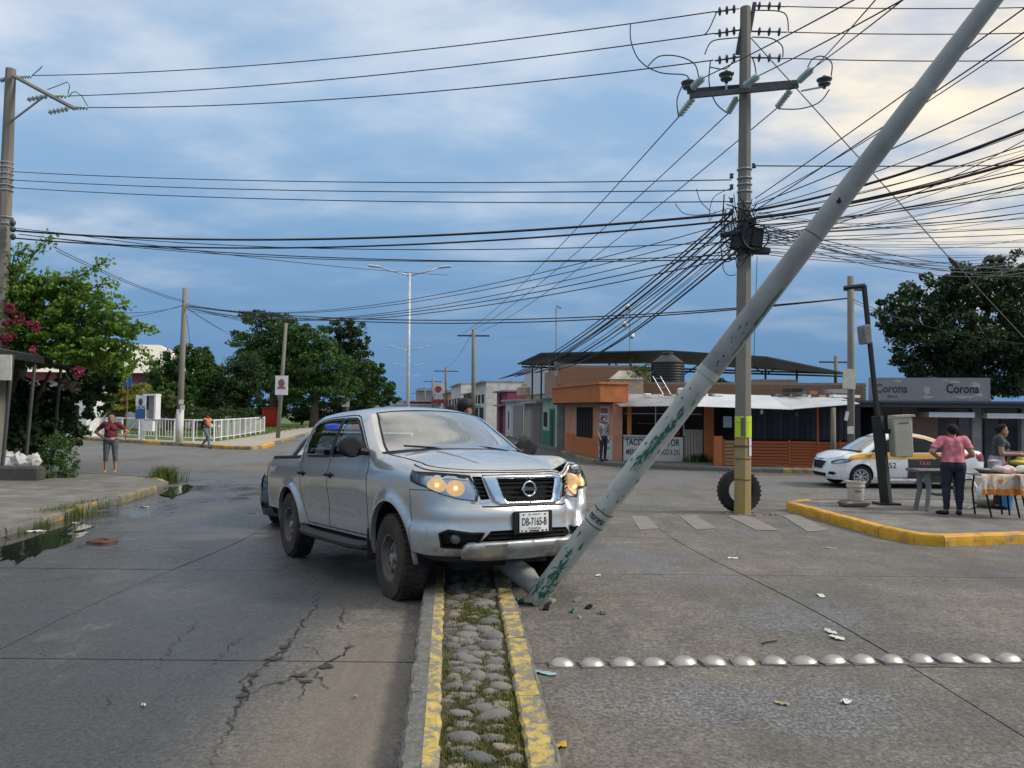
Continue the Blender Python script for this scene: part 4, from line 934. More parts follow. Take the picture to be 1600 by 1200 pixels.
stone_m = [M('cobble %d' % k, c, .8, var=.28, scale=14, bump=.35, bscale=40, col2=tuple(q*.55 for q in c), amt=.35, sc2=7, soft=.2) for k, c in enumerate(((.20, .19, .175), (.24, .21, .18), (.15, .148, .148), (.34, .29, .22), (.22, .21, .195)))]
protos = []
for k in range(5):
    m = MB().ellipsoid((0, 0, 0), (1, 1, 1), 10, 6); ph = [random.uniform(0, 6) for _ in range(6)]
    m.xf(lambda v: v*(1+.16*sin(2.6*v.x+ph[0])+.15*sin(2.9*v.y+ph[1])+.07*sin(5*v.z+ph[2]+2*v.x)+.08*sin(6*v.x-5*v.y+ph[3])))
    o = m.build('cobblestone', stone_m[k], med, local=True, smooth=True); protos.append(o)
used = [False]*5; placed = []
yy = 1.6; tries = 0
while tries < 9000 and len(placed) < 300:
    tries += 1; yy = random.uniform(1.9, 7.9); u = random.random(); x0, x1 = xl(yy)+.18, xr(yy)-.15; r = random.choice([.085, .07, .06, .055] if tries < 1500 else [.022, .03, .035, .04, .05]); x = random.uniform(x0+r*.9, x1-r*.9)
    if any((x-a)**2+((yy-b)*1.15)**2 < ((r+c)*.84)**2 for a, b, c in placed): continue
    placed.append((x, yy, r)); k = random.choices(range(5), [4, 3, 2, 1, 3])[0]
    o = protos[k] if not used[k] else protos[k].copy()
    if used[k]: COL.objects.link(o)
    used[k] = True; o.parent = med
    o.location = Vector((x, yy, gz(0, yy)+.083+random.uniform(-.014, .003)))-Vector(med.location); o.scale = (r*random.uniform(.95, 1.3), r*random.uniform(.75, .95), r*random.uniform(.42, .55)); o.rotation_euler = (random.gauss(0, .15), random.gauss(0, .15), random.uniform(-.5, .5))
def medgrass(px, py, rx, ry, n):
    c = G(px, py, .1); out = []
    for _ in range(n):
        x, y = random.gauss(c.x, rx), random.gauss(c.y, ry); x0, x1 = xl(y)+.18, xr(y)-.15
        if x0 < x < x1: out.append((x, y, gz(0, y)+.084))
    return out
pts = []
for q in ((755, 965, .10, .18, 2600), (735, 950, .06, .25, 1100), (800, 1110, .025, .35, 1000), (730, 1090, .07, .10, 500), (752, 1135, .08, .06, 300), (725, 1175, .05, .06, 800), (790, 1150, .05, .15, 1000), (760, 1190, .1, .05, 300), (770, 1080, .05, .12, 400), (700, 1040, .03, .3, 200), (745, 1045, .12, .5, 500), (700, 1120, .02, .4, 250), (745, 925, .1, .25, 500), (800, 1190, .03, .1, 300)): pts += medgrass(*q)
pts += [(x, y, gz(0, y)+.08) for y in rng.uniform(1.6, 8.6, 5000) for x in [random.uniform(xl(y)+.19, xr(y)-.16)] if sin(x*23+y*5)+sin(y*3.1-x*11) >-.15]
o = blades('moss_grass', pts, .032, .0038, MOSSM, med, .9); o['kind'] = 'stuff'

# ------------------------------------------------------------------ domed road studs
ALU = M('cast aluminium', (.44, .42, .39), .46, .85, var=.4, scale=10, bump=.12, bscale=25, col2=(.25, .22, .19), amt=.2, sc2=6, soft=.15)
ords = ['first', 'second', 'third', 'fourth', 'fifth', 'sixth', 'seventh', 'eighth', 'ninth', 'tenth', 'eleventh', 'twelfth', 'thirteenth', 'fourteenth', 'fifteenth', 'sixteenth']
n0 = None
for k in range(17):
    x = .335+.2005*k; y = 5.03+.012*k
    if n0 is None:
        n0 = thing('road_stud', '', 'road stud', (0, 0, 0))
        MB().lathe([(.090, 0), (.089, .008), (.083, .013), (.072, .026), (.055, .037), (.034, .044), (.012, .0465), (.001, .047)], n=24).xf(lambda v: Vector((v.x, v.y*.72, v.z))).build('dome', ALU, n0, local=True, smooth=True)
        MB().prism([(-.085, -.066), (.085, -.066), (.085, .066), (-.085, .066)], -.01, .004).build('base_plate', M('stud base', (.16, .15, .14), .7), n0, local=True); o = n0
    else: o = copy_tree(n0)
    o.location = (x, y, gz(x, y)+.003); o.rotation_euler = (random.gauss(0, .04), random.gauss(0, .05), random.gauss(.05, .12)); o.scale = (random.uniform(.9, 1.04), random.uniform(.92, 1.08), random.uniform(.85, 1.05)); o['group'] = 'domed studs across the right lane'
    o['label'] = ('%s domed metal road stud counting right from the cobbled median' % (ords+['seventeenth'])[k])

# ------------------------------------------------------------------ pavements
def poly_block(name, pts, h, mat, parent=None, bot=-.08, top_only=False):
    return MB().prism([(p[0], p[1]) for p in pts], lambda x, y: gz(x, y)+bot, lambda x, y: gz(x, y)+h).build(name, mat, parent)
def kerb_line(pts, h, w, mats, parent, name='kerb_stone', step=1.0, inward=1):
    P = [Vector((p[0], p[1], 0)) for p in pts]
    for a, b in zip(P[:-1], P[1:]):
        n = max(1, round((b-a).length/step)); t = (b-a).normalized(); nn = Vector((-t.y, t.x, 0))*inward
        for k in range(n):
            p0 = a.lerp(b, k/n)+t*.006; p1 = a.lerp(b, (k+1)/n)-t*.006; m = MB(); K = max(3, int((p1-p0).length/.15)); V = []; F = []; mi = []
            prof = [(0, -.06), (.0, h*.5), (.006, h-.03), (.022, h-.006), (w*.5, h), (w, h), (w, -.06)]; c = len(prof)
            for j in range(K+1):
                q = p0.lerp(p1, j/K); e = random.gauss(0, .006)
                for i, (u, z) in enumerate(prof): x, y = q.x+nn.x*(u+(e if 0 < i < 4 else 0)), q.y+nn.y*(u+(e if 0 < i < 4 else 0)); V.append((x, y, gz(x, y)+z+(random.gauss(0, .004) if 1 < i < 5 else 0)))
            for j in range(K):
                for i in range(c-1): q_ = j*c+i; F.append((q_, q_+1, q_+c+1, q_+c)); mi.append(0)
            F.append(tuple(range(c-1, -1, -1))); F.append(tuple(range(K*c, K*c+c))); mi += [0, 0]
            if inward > 0: F = [f[::-1] for f in F]
            m.v = V; m.f = F; m.mi = mi; m.build(name, mats if not isinstance(mats, list) else random.choice(mats), parent, smooth=False)
isl = [(5.62, 15.75), (5.60, 15.2), (5.70, 13.6), (5.82, 12.2), (5.98, 11.45), (6.3, 11.22), (7.0, 11.42), (7.8, 11.62), (10.5, 12.05), (14, 12.6)]
islp = struct(poly_block('pavement_island', [(p[0]+.10, p[1]+.10) if i > 4 else (p[0]+.14, p[1]) for i, p in enumerate(isl)]+[(14, 17.2), (6.3, 16.35)], .155, CONC))
kerb_line(isl, .165, .16, YEL2, islp, step=1.05, inward=1)
kerb_line([(6.25, 16.35), (5.62, 15.75)], .165, .16, YEL2, islp, step=1.05, inward=1)
kerb_line([(14, 17.2), (6.25, 16.35)], .165, .16, KCON, islp, step=1.05, inward=1)
YEL3 = M('flaking yellow kerb', (.48, .31, .05), .8, var=.25, scale=6, bump=.5, bscale=30, col2=(.17, .158, .135), amt=.55, sc2=3, soft=.08, wpos=True)
lk = [(-5.6, 2.0), (-6.65, 6.0), (-7.25, 10.2), (-7.55, 12.5), (-8.0, 15.8), (-8.35, 18.2), (-8.75, 19.7), (-9.6, 20.9), (-11.0, 21.7), (-14, 22.6), (-24, 24.6)]
lp = struct(poly_block('sidewalk', [(p[0]-.10, p[1]-.03) for p in lk]+[(-40, 26), (-40, 0)], .12, CONC))
kerb_line(lk[:4], .13, .16, KCON, lp, inward=1, step=1.2); kerb_line(lk[3:8], .13, .16, [YEL3, YEL3, KCON], lp, inward=1, step=1.2); kerb_line(lk[7:], .13, .16, KCON, lp, inward=1, step=1.5)
# park across the side street
pk = [(-60, 68), (-36, 52.8), (-22.6, 43.9), (-17.5, 40.2), (-13.6, 37.3), (-12.6, 37.2), (-12.3, 38.2), (-12.9, 42), (-14.6, 53.3), (-21, 95), (-29, 150)]
parkp = struct(poly_block('park_pavement', [(p[0]-.05, p[1]+.1) for p in pk]+[(-140, 150), (-140, 68)], .14, M('pale pavement', (.36, .32, .26), .85, var=.15, scale=1.5, bump=.2, wpos=True)))
kerb_line(pk[:8], .16, .2, [YEL3, YEL2, YEL3], parkp, step=1.6); kerb_line(pk[7:10], .16, .2, [YEL3, KCON], parkp, step=2.5)
LAWN = M('mown lawn', (.065, .125, .022), .9, var=.4, scale=1.2, bump=.6, bscale=30, col2=(.12, .16, .04), amt=.4, sc2=.8, soft=.3, wpos=True)
lawn = struct(poly_block('lawn', [(-62, 76), (-37, 57.5), (-24, 46.8), (-19, 43.2), (-16.2, 42.6), (-17.3, 54), (-23.5, 95), (-32, 150), (-140, 150), (-140, 76)], .17, LAWN))
# pavement in front of the eateries
rp = [(-9.5, 120), (-1.5, 66), (2.2, 38), (2.9, 31.5), (3.5, 28.9), (4.8, 27.7), (7.5, 26.6), (11, 25.9), (15, 25.3), (30, 24)]
rpv = struct(poly_block('sidewalk', [(p[0]+.08, p[1]+.1) for p in rp]+[(60, 24), (60, 120)], .13, M('grimy pavement', (.15, .14, .125), .85, var=.25, scale=1.5, bump=.3, wpos=True)))
kerb_line(rp[2:9], .14, .18, [KCON, KCON, YEL3], rpv, step=1.5); kerb_line(rp[:3], .14, .18, KCON, rpv, step=4)

# ------------------------------------------------------------------ litter
def litter(label, px, py, L_, W_, mat, h=.012, rz=None, cat='litter', name='litter', crump=.35):
    c = G(px, py); m = MB(); n = 5; V = []; rz = random.uniform(0, 3) if rz is None else rz
    for i in range(n+1):
        for j in range(n+1):
            u, v = i/n-.5, j/n-.5; s_ = 1-crump*abs(v)*1.6*random.uniform(.6, 1.2); x, y = u*L_*s_, v*W_*(1-crump*abs(u)*random.uniform(.5, 1.4))
            V.append((x*cos(rz)-y*sin(rz)+c.x, x*sin(rz)+y*cos(rz)+c.y, c.z+.006+abs(random.gauss(0, h*.5))))
    m.add(V, [(i*(n+1)+j, (i+1)*(n+1)+j, (i+1)*(n+1)+j+1, i*(n+1)+j+1) for i in range(n) for j in range(n)])
    o = m.build(name, mat, smooth=True); return tag(o, label, cat)
PAP = M('scrap paper', (.62, .60, .55), .8, var=.12); BLU = M('blue plastic scrap', (.28, .42, .47), .4, var=.15); YLF = M('yellow leaf', (.55, .33, .03), .7)
litter('pale blue plastic scrap lying beside the first road stud', 852, 1053, .16, .06, BLU, .01, -.45, name='plastic_scrap')
litter('yellow fallen leaf beside the right median kerb', 876, 1168, .07, .045, YLF, .02, name='fallen_leaf', cat='leaf')
for lb, px, py, L_, W_ in (('white paper scrap nearest the open lane joint beyond the studs', 1283, 932, .16, .06), ('crumpled white paper just behind the road studs', 1308, 998, .13, .07), ('white wrapper beside the crumpled paper behind the studs', 1298, 989, .13, .05), ('small white scrap left of the power pole crosswalk bars', 1145, 873, .14, .07), ('brown twig of litter below the island kerb', 1296, 857, .22, .05), ('pale scrap under the leaning pole', 935, 900, .12, .05), ('grey flattened wrapper in front of the road studs', 1322, 1099, .08, .05), ('tan paper scrap in front of the road studs', 1222, 1101, .09, .04), ('white litter on the far lane near the corner kerb', 968, 762, .25, .12), ('white paper by the weeds on the left pavement', 97, 761, .45, .18), ('white plastic bag in the left gutter weeds', 55, 831, .35, .16), ('small white scrap on the wet left lane', 225, 793, .2, .1), ('pale scrap low on the left lane', 225, 1104, .05, .02), ('white scrap on the brown silt left of the median', 555, 1091, .03, .02), ('white fleck of paper at the left lane edge', 115, 818, .1, .06)):
    litter(lb, px, py, L_, W_, PAP if 'tan' not in lb and 'brown' not in lb else M('tan scrap', (.36, .28, .18), .8), .015)
mud = G(160, 848); tag(MB().ellipsoid((mud.x, mud.y, mud.z+.01), (.20, .16, .05), 14, 8).xf(lambda v: v+Vector((random.gauss(0, .012), random.gauss(0, .012), random.gauss(0, .006)))).build('mud_clod', M('red mud', (.09, .035, .022), .8, var=.4), smooth=True), 'reddish brown clod of mud on the wet left lane', 'mud')
st = [G(1190, 1008), G(1200, 1006), G(1213, 1004)]; tag(MB().tube([(q.x, q.y, q.z+.012) for q in st], .006, 6).build('stick', BLACK), 'short black stick lying behind the road studs', 'stick')

# ------------------------------------------------------------------ eateries and houses on the right
BRICK = M('brick face', (.30, .15, .09), .9, var=.3, scale=9, bump=.3, bscale=40, col2=(.36, .26, .17), amt=.35, sc2=5, soft=.15)
MORT = M('mortar', (.30, .27, .23), .95, var=.2, scale=6)
ORANGE = M('orange wall paint', (.55, .165, .045), .8, var=.16, scale=1.6, bump=.1, col2=(.28, .10, .05), amt=.22, sc2=1.5, soft=.2)
PEACH = M('peach wall paint', (.60, .27, .16), .8, var=.14, scale=1.6, col2=(.36, .17, .11), amt=.25, sc2=1.4, soft=.2)
MINT = M('mint wall paint', (.40, .55, .40), .85, var=.12, scale=1.4, col2=(.25, .33, .25), amt=.3, sc2=1.2, soft=.2)
GREENP = M('green paint', (.025, .17, .075), .6, var=.2); WHITEW = M('white wall', (.68, .67, .63), .85, var=.14, scale=1.5, col2=(.33, .31, .28), amt=.3, sc2=1.6, soft=.2)
GREYW = M('grey render', (.27, .265, .255), .9, var=.2, scale=1.5, col2=(.15, .145, .14), amt=.3, sc2=1.2, soft=.2); MAGENTA = M('magenta wall', (.30, .05, .11), .8, var=.15)
ZINC = M('zinc sheet', (.42, .42, .41), .5, .35, var=.2, scale=1.5, col2=(.20, .17, .14), amt=.3, sc2=2.2, soft=.12); WHITES = M('white roof sheet', (.72, .72, .71), .55, .1, var=.12, scale=1.2)
RUST = M('rusty orange timber', (.44, .115, .028), .8, var=.3, scale=5, stretch=(1, 1, 6), col2=(.18, .06, .03), amt=.35, sc2=5, soft=.2); PALLET = M('pale timber', (.36, .20, .10), .85, var=.3, scale=5, stretch=(1, 1, 6))
DGREEN = M('dark green steel', (.018, .05, .04), .55, .2, var=.2); WOODP = M('grey timber post', (.24, .21, .17), .9, var=.3, scale=8, stretch=(1, 1, .2))
def wall_box(mb, a, b, z0, z1, t=.2):
    a = Vector((a[0], a[1], 0)); b = Vector((b[0], b[1], 0)); c = (a+b)/2; d = b-a; return mb.box((c.x, c.y, (z0+z1)/2), (d.length, t, z1-z0), rz=math.atan2(d.y, d.x))
class Face:                                # a vertical face from A to B, seen from its right-hand normal side
    def __init__(s, A, B): s.A = Vector((A[0], A[1], 0)); s.d = Vector((B[0]-A[0], B[1]-A[1], 0)); s.L = s.d.length; s.d.normalize(); s.n = Vector((s.d.y, -s.d.x, 0)); s.rz = math.atan2(s.d.y, s.d.x)
    def p(s, u, z, o=0): q = s.A+s.d*u+s.n*o; return Vector((q.x, q.y, z))
    def box(s, mb, u0, u1, z0, z1, o0, o1, bev=0): c = s.p((u0+u1)/2, (z0+z1)/2, (o0+o1)/2); return mb.box(c, (u1-u0, abs(o1-o0), z1-z0), rz=s.rz, bev=bev)
    def bx(s, name, mat, parent, u0, u1, z0, z1, o0, o1, bev=0): return s.box(MB(), u0, u1, z0, z1, o0, o1, bev).build(name, mat, parent)
    def txt(s, body, size, mat, parent, u, z, o=.012, sx=1, off=0, name='lettering'):
        q = s.p(u, z, o); t = text(body, size, mat, name, parent, (0, 0, 0), (pi/2, 0, s.rz), .003, sx, off); t.location = q-(wl(parent) if parent else Vector()); return t
def bricks(face, parent, u0, u1, z0, z1, bl=.26, bh=.085, o=.0, gap=.014, lim=300, mat=BRICK):
    proto = None; n = 0; rows = int((z1-z0)/bh); rest = MB()
    face.bx('mortar_wall', MORT, parent, u0, u1, z0, z1, o-.14, o)
    for r in range(rows):
        u = u0+(bl/2 if r % 2 else 0)
        while u+bl*.6 < u1:
            w = min(bl, u1-u); c = face.p(u+w/2, z0+bh*(r+.5), o+.006+random.uniform(-.003, .004)); n += 1
            if n <= lim:
                if proto is None: proto = MB().box((0, 0, 0), (bl-gap, .03, bh-gap)).build('brick', mat, parent, local=True); q = proto
                else: q = proto.copy(); COL.objects.link(q)
                q.location = c-wl(parent); q.rotation_euler = (0, random.gauss(0, .006), face.rz); q.scale = (w/bl, 1, 1)
            else: rest.box(c, (w-gap, .03, bh-gap), rz=face.rz)
            u += bl
    if rest.v: ro = rest.build('brick_field', mat, parent); ro['kind'] = 'stuff'
def corrugated(a, b, c, d, mat, name, parent, pitch=.09, amp=.014, thick=.004):
    # roof sheet: a-b along the eave, d-c along the ridge
    a, b, c, d = map(Vector, (a, b, c, d)); nu = max(8, int((b-a).length/pitch*2)); nn = (b-a).cross(d-a).normalized(); V = []; nv = 3
    for j in range(nv+1):
        for i in range(nu+1):
            p = a.lerp(b, i/nu).lerp(d.lerp(c, i/nu), j/nv); V.append(p+nn*(amp*(1 if i % 2 else -1)))
    k = len(V); V += [v-nn*thick for v in V]; F = []
    for j in range(nv):
        for i in range(nu): q = j*(nu+1)+i; F += [(q, q+1, q+nu+2, q+nu+1), (k+q+nu+1, k+q+nu+2, k+q+1, k+q)]
    for i in range(nu): F += [(i, k+i, k+i+1, i+1)]
    return MB().add(V, F).build(name, mat, parent)
ZG = gz(6, 30)+.13
# --- corner taco stand
tk = thing('taco_stand', 'orange corner taco stand with hand painted sign and tin roof behind the leaning pole', 'food stall', (6.5, 31, ZG))
fr = Face((3.95, 29.9), (9.05, 29.0))                 # street front
sd = Face((2.55, 36.6), (3.95, 29.9))                 # side along the far street
# side wall: peach with orange base and dark window
sd.bx('side_wall', PEACH, tk, 0, sd.L, ZG-.1, ZG+2.25, -.2, 0)
sd.bx('base_band', ORANGE, tk, .2, sd.L*.72, ZG-.05, ZG+.85, 0, .02)
w = sd.bx('window', DARK, tk, sd.L*.30, sd.L*.62, ZG+.75, ZG+2.05, .0, .03)
for k in range(6): u = sd.L*.30+(sd.L*.32)*k/5; sd.bx('window_bar', BLACK, w, u-.012, u+.012, ZG+.75, ZG+2.05, .03, .05)
sd.bx('notice_board', WHITEW, tk, sd.L*.78, sd.L*.93, ZG+.95, ZG+2.1, 0, .03)
for k in range(4): sd.bx('notice', M('red notice', (.40, .07, .05), .8) if k % 2 else M('grey notice', (.30, .29, .30), .8), tk, sd.L*.79, sd.L*.92, ZG+1.0+k*.27, ZG+1.2+k*.27, .03, .036)
sd.bx('painted_panel', WHITEW, tk, sd.L*.76, sd.L*.995, ZG-.02, ZG+.92, .0, .025)
sd.txt('TACOS', .22, BLACK, tk, sd.L*.88, ZG+.70, .03, 1.4, .004); sd.txt('AL PASTOR', .13, M('sign red', (.35, .06, .05), .8), tk, sd.L*.88, ZG+.44, .03, 1.5, .003)
# orange parapet box above the side
sd.bx('parapet', ORANGE, tk, -.4, sd.L+.05, ZG+2.25, ZG+2.95, -.6, .55); sd.bx('parapet_cap', M('parapet cap', (.50, .19, .08), .8), tk, -.45, sd.L+.1, ZG+2.95, ZG+3.03, -.65, .62)
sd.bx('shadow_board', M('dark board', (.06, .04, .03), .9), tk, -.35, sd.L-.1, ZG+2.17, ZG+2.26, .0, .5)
# front: low painted wall, dark serving opening, columns
pan = fr.bx('sign_wall', WHITEW, tk, .40, 2.66, ZG-.05, ZG+.93, -.1, 0)
fr.bx('counter', M('counter top', (.50, .49, .47), .5), tk, .38, 2.1, ZG+.93, ZG+.98, -.25, .12)
fr.txt('TACOS AL PASTOR', .36, BLACK, pan, 1.50, ZG+.70, .006, .66, .005); fr.txt('MIERCOLES Y DOMINGO A 2X1', .30, M('sign maroon', (.09, .03, .035), .8), pan, 1.53, ZG+.33, .006, .485, .003)
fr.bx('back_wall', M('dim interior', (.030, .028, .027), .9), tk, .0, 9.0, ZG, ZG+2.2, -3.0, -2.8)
fr.bx('end_wall', PEACH, tk, 0, .35, ZG, ZG+2.1, -.35, .0)
for u in (.62, 2.0): fr.bx('column', ORANGE if u < 1 else M('red door', (.36, .012, .015), .6), tk, u-.08 if u < 1 else u, u+.08 if u < 1 else u+.55, ZG+.98, ZG+2.1, -.12 if u < 1 else -.5, .03 if u < 1 else -.45)
gate = fr.bx('gate', M('gate cream', (.40, .35, .28), .7), tk, 2.70, 3.40, ZG-.02, ZG+1.22, -.06, -.02)
for k in range(7): fr.bx('gate_rib', M('gate rib', (.18, .13, .10), .8), gate, 2.72+k*.105, 2.74+k*.105, ZG, ZG+1.2, -.02, .0)
for u in (3.44,): fr.bx('column', ORANGE, tk, u, u+.36, ZG-.05, ZG+2.15, -.2, .06)
fr.bx('shelf_unit', M('shelf metal', (.05, .05, .055), .5), tk, .9, 1.9, ZG+1.4, ZG+1.43, -1.2, -.9); fr.bx('awning_rail', STEEL, tk, .4, 3.4, ZG+1.80, ZG+1.83, -.4, -.37)
for u in (1.62, 2.68): fr.bx('steel_post', STEEL, tk, u-.02, u+.02, ZG+.98, ZG+2.1, -.1, -.06)
# tin roof
def rf(u, z, o): return fr.p(u, z, o)
corrugated(rf(.3, ZG+2.08, .75), rf(3.2, ZG+2.13, .8), rf(3.2, ZG+2.62, -2.4), rf(-.6, ZG+2.62, -2.4), ZINC, 'roof_sheet', tk)
corrugated(rf(3.15, ZG+2.16, .8), rf(6.2, ZG+2.13, .85), rf(6.2, ZG+2.60, -2.4), rf(3.15, ZG+2.66, -2.4), WHITES, 'roof_sheet', tk)
for k in range(9): q = rf(random.uniform(.4, 5), ZG+2.58, random.uniform(-1.8, -1.2)); MB().box(q, (random.uniform(.2, .5), .16, .1), rz=random.uniform(0, 3), bev=.02).build('roof_weight', random.choice([WHITEW, BRICK, M('old board', (.2, .12, .08), .9)]), tk)
tag(MB().box(rf(3.0, ZG+2.72, -1.7), (1.0, .35, .3), rz=fr.rz, bev=.06).build('air_unit', WHITEW), 'white bulky unit lying on the tin roof', 'roof unit')
# --- rear houses behind the stand: brick parapets with tanks
rear = thing('brick_house', 'unfinished brick house with flat roof behind the taco stand', 'house', (8, 38, ZG)); rfc = Face((2.2, 37.3), (16.5, 35.2))
bricks(rfc, rear, 0, 4.0, ZG+2.6, ZG+4.1); 
rear2 = thing('brick_house', 'low brick parapet wall behind the white tin roof and leaning pole', 'house', (9, 36, ZG)); bricks(rfc, rear2, 4.05, 14.2, ZG+2.45, ZG+3.3)
rfc.bx('roof_slab', GREYW, rear2, 0, 14.2, ZG+2.3, ZG+2.44, -6, -.16)
rfc.bx('wall', GREYW, rear, 0, 4.0, ZG, ZG+2.58, -.3, -.02)
# steel roof frame over the back
sf = thing('steel_canopy', 'dark green steel canopy roof on posts above the brick houses', 'canopy', (9, 40, ZG+3))
e0, e1, e2, e3 = D(815, 567, 41), D(1322, 588, 41), D(1190, 549, 47), D(860, 551, 47); rg = D(1045, 548, 44)
def slope(pts, mat, name): P = [Vector(p) for p in pts]; m = MB(); nn = (P[1]-P[0]).cross(P[-1]-P[0]).normalized()*.06; k = len(P); m.add(P+[p-nn for p in P], [tuple(range(k)), tuple(range(2*k-1, k-1, -1))]+[(i, k+i, k+(i+1) % k, (i+1) % k) for i in range(k)]); return m.build(name, mat, sf)
slope([D(845, 551, 38.5), D(1042, 547, 38.5), D(1045, 566, 44), D(808, 568, 44)], DGREEN, 'roof_panel'); slope([D(1042, 547, 38.5), D(1200, 557, 38.5), D(1335, 585, 44), D(1045, 566, 44)], DGREEN, 'roof_panel')
for px, y_, pt in ((832, 43, 566), (846, 42, 562), (858, 40, 556), (952, 39, 553), (986, 43, 566), (1068, 43, 568), (1150, 39, 556), (1196, 43, 574), (1245, 42, 574), (1305, 43.5, 582)):
    t = D(px, pt, y_); MB().box((t.x, t.y, (ZG+2.5+t.z-.1)/2), (.09, .09, t.z-.1-ZG-2.5)).build('post', DGREEN if px != 858 else STEEL, sf)
for px in (986, 1068, 1196):
    t = D(px, 586, 43)
    for s_ in (-1, 1): MB().tube([t, (t.x+s_*.9, t.y, t.z+.62)], .035, 6).build('brace', DGREEN, sf)
for z_, ya in ((569, 43.8), (573, 42)): a = D(815, z_, ya); b = D(1320, z_+15, ya); MB().tube([a, b], .05, 6).build('beam', DGREEN, sf)
# tanks
def tank(label, px, py_top, py_bot, r, y_, mat, cone=.25):
    t = D(px, py_top, y_); b = D(px, py_bot, y_); h = t.z-b.z; o = thing('water_tank', label, 'water tank', b)
    pr = [(r*.96, 0), (r, .05)]
    k = 9
    for i in range(k): z = .08+(h*(1-cone)-.1)*i/k; pr += [(r, z), (r*.985, z+.03), (r, z+.06)]
    pr += [(r, h*(1-cone)), (r*.35, h*.97), (r*.33, h)]
    MB().lathe(pr, n=28).build('body', mat, o, local=True, smooth=True, ang=30); MB().lathe([(r*.36, h-.02), (r*.36, h+.05), (r*.3, h+.08), (.01, h+.08)], n=20).build('lid', mat, o, local=True, smooth=True, ang=40); return o
tank('large black ribbed water tank on the roof behind the taco stand', 1043, 553, 607, .80, 37.5, M('black tank', (.014, .015, .017), .5, var=.3)); tank('small black water tank under the steel canopy', 966, 578, 596, .42, 39, M('black tank', (.014, .015, .017), .5)); tank('small cream water tank on the far house roof', 818, 602, 618, .36, 40, M('cream tank', (.50, .42, .30), .6))
pl = rfc.bx('brick_plinth', BRICK, rear2, 8.6, 11.2, ZG+3.05, ZG+3.45, -1.8, -.1)
sh = thing('roof_shed', 'cream painted roof shed with hipped top left of the black tank', 'shed', D(977, 612, 37)); c = D(977, 612, 36.5)
MB().box((c.x, c.y, c.z+.2), (1.5, 1.2, .75)).build('wall', M('cream wall', (.44, .38, .28), .85), sh); MB().add([(c.x-.8, c.y-.65, c.z+.57), (c.x+.8, c.y-.65, c.z+.57), (c.x+.8, c.y+.65, c.z+.57), (c.x-.8, c.y+.65, c.z+.57), (c.x-.3, c.y, c.z+1.0), (c.x+.3, c.y, c.z+1.0)], [(0, 1, 5, 4), (1, 2, 5), (2, 3, 4, 5), (3, 0, 4), (3, 2, 1, 0)]).build('roof', M('cream roof', (.42, .37, .29), .85), sh)
m = MB(); a = D(866, 565, 39.5); b = D(929, 572, 39.5)
n = 14; V = []
for j in range(7):
    for i in range(n+1): p = a.lerp(b, i/n); V.append((p.x, p.y+.06*sin(i*1.7+j*.6), p.z-j*.115-.05*sin(pi*i/n)-(.0 if j < 5 else .05*sin(i*2.1))))
tag(m.add(V, [(j*(n+1)+i, j*(n+1)+i+1, (j+1)*(n+1)+i+1, (j+1)*(n+1)+i) for j in range(6) for i in range(n)]).build('tarpaulin', M('white tarp', (.60, .60, .59), .8, var=.12), smooth=True), 'white tarpaulin hung between posts under the steel canopy', 'tarpaulin')
ld = thing('roof_ladder', 'pale pipe ladder leaning on the black tank plinth', 'ladder', D(1025, 612, 36)); 
for dx in (0, .35): a = D(1020, 588, 36); MB().tube([a+Vector((dx, 0, 0)), a+Vector((dx+.45, -.2, -.85))], .02, 6).build('rail', STEEL, ld)
for k in range(4): a = D(1020, 588, 36)+Vector((.45*k/4+.05, -.2*k/4, -.85*k/4-.1)); MB().tube([a, a+Vector((.35, 0, 0))], .014, 6).build('rung', STEEL, ld)
an = D(984, 600, 42); t_ = thing('antenna_mast', 'thin mast with white dish antennas above the steel canopy', 'antenna', an); tp = D(984, 482, 42); MB().tube([an, tp], .03, 6).build('mast', STEEL, t_)
for px, py in ((981, 480), (976, 507), (987, 525)): q = D(px, py, 41.8); MB().lathe([(.01, .05), (.10, .03), (.16, -.02), (.165, -.03)], tuple(q), 16, 'Y').build('dish', M('dish white', (.65, .65, .64), .5), t_, smooth=True)
an = D(869, 610, 40); t_ = thing('roof_pole', 'slender steel pole rising from the brick house roof', 'pole', an); MB().tube([an, D(869, 482, 40)], .035, 6).build('mast', STEEL, t_); q = D(873, 480, 40); MB().box(q, (.3, .12, .08), rot=(0, .5, 0)).build('floodlight', STEEL, t_)
# --- slatted terrace beside the stand
ter = thing('slatted_terrace', 'dark open eatery with rusty orange slat fence and white tin roof', 'eatery', (10, 27.5, ZG)); f2 = Face((7.15, 27.35), (13.3, 26.6))
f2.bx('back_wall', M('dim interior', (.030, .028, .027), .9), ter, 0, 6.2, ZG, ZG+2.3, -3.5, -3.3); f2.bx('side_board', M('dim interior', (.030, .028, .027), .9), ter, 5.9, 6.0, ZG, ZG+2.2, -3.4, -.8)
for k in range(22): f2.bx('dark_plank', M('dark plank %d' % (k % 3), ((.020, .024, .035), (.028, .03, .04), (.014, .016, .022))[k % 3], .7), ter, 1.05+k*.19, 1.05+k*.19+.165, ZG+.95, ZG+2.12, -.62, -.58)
def slats(u0, u1, n, mat, z0=.03, z1=.92):
    for k in range(n): z = z0+(z1-z0)*k/n; f2.bx('slat', mat, ter, u0, u1, ZG+z, ZG+z+(z1-z0)/n-.022, -.02, .015+random.uniform(-.006, .006))
slats(.42, 1.0, 7, PALLET); slats(1.06, 2.60, 8, RUST); slats(2.66, 3.55, 9, RUST, .0, .93); slats(3.62, 4.30, 8, RUST); slats(4.36, 5.6, 8, RUST)
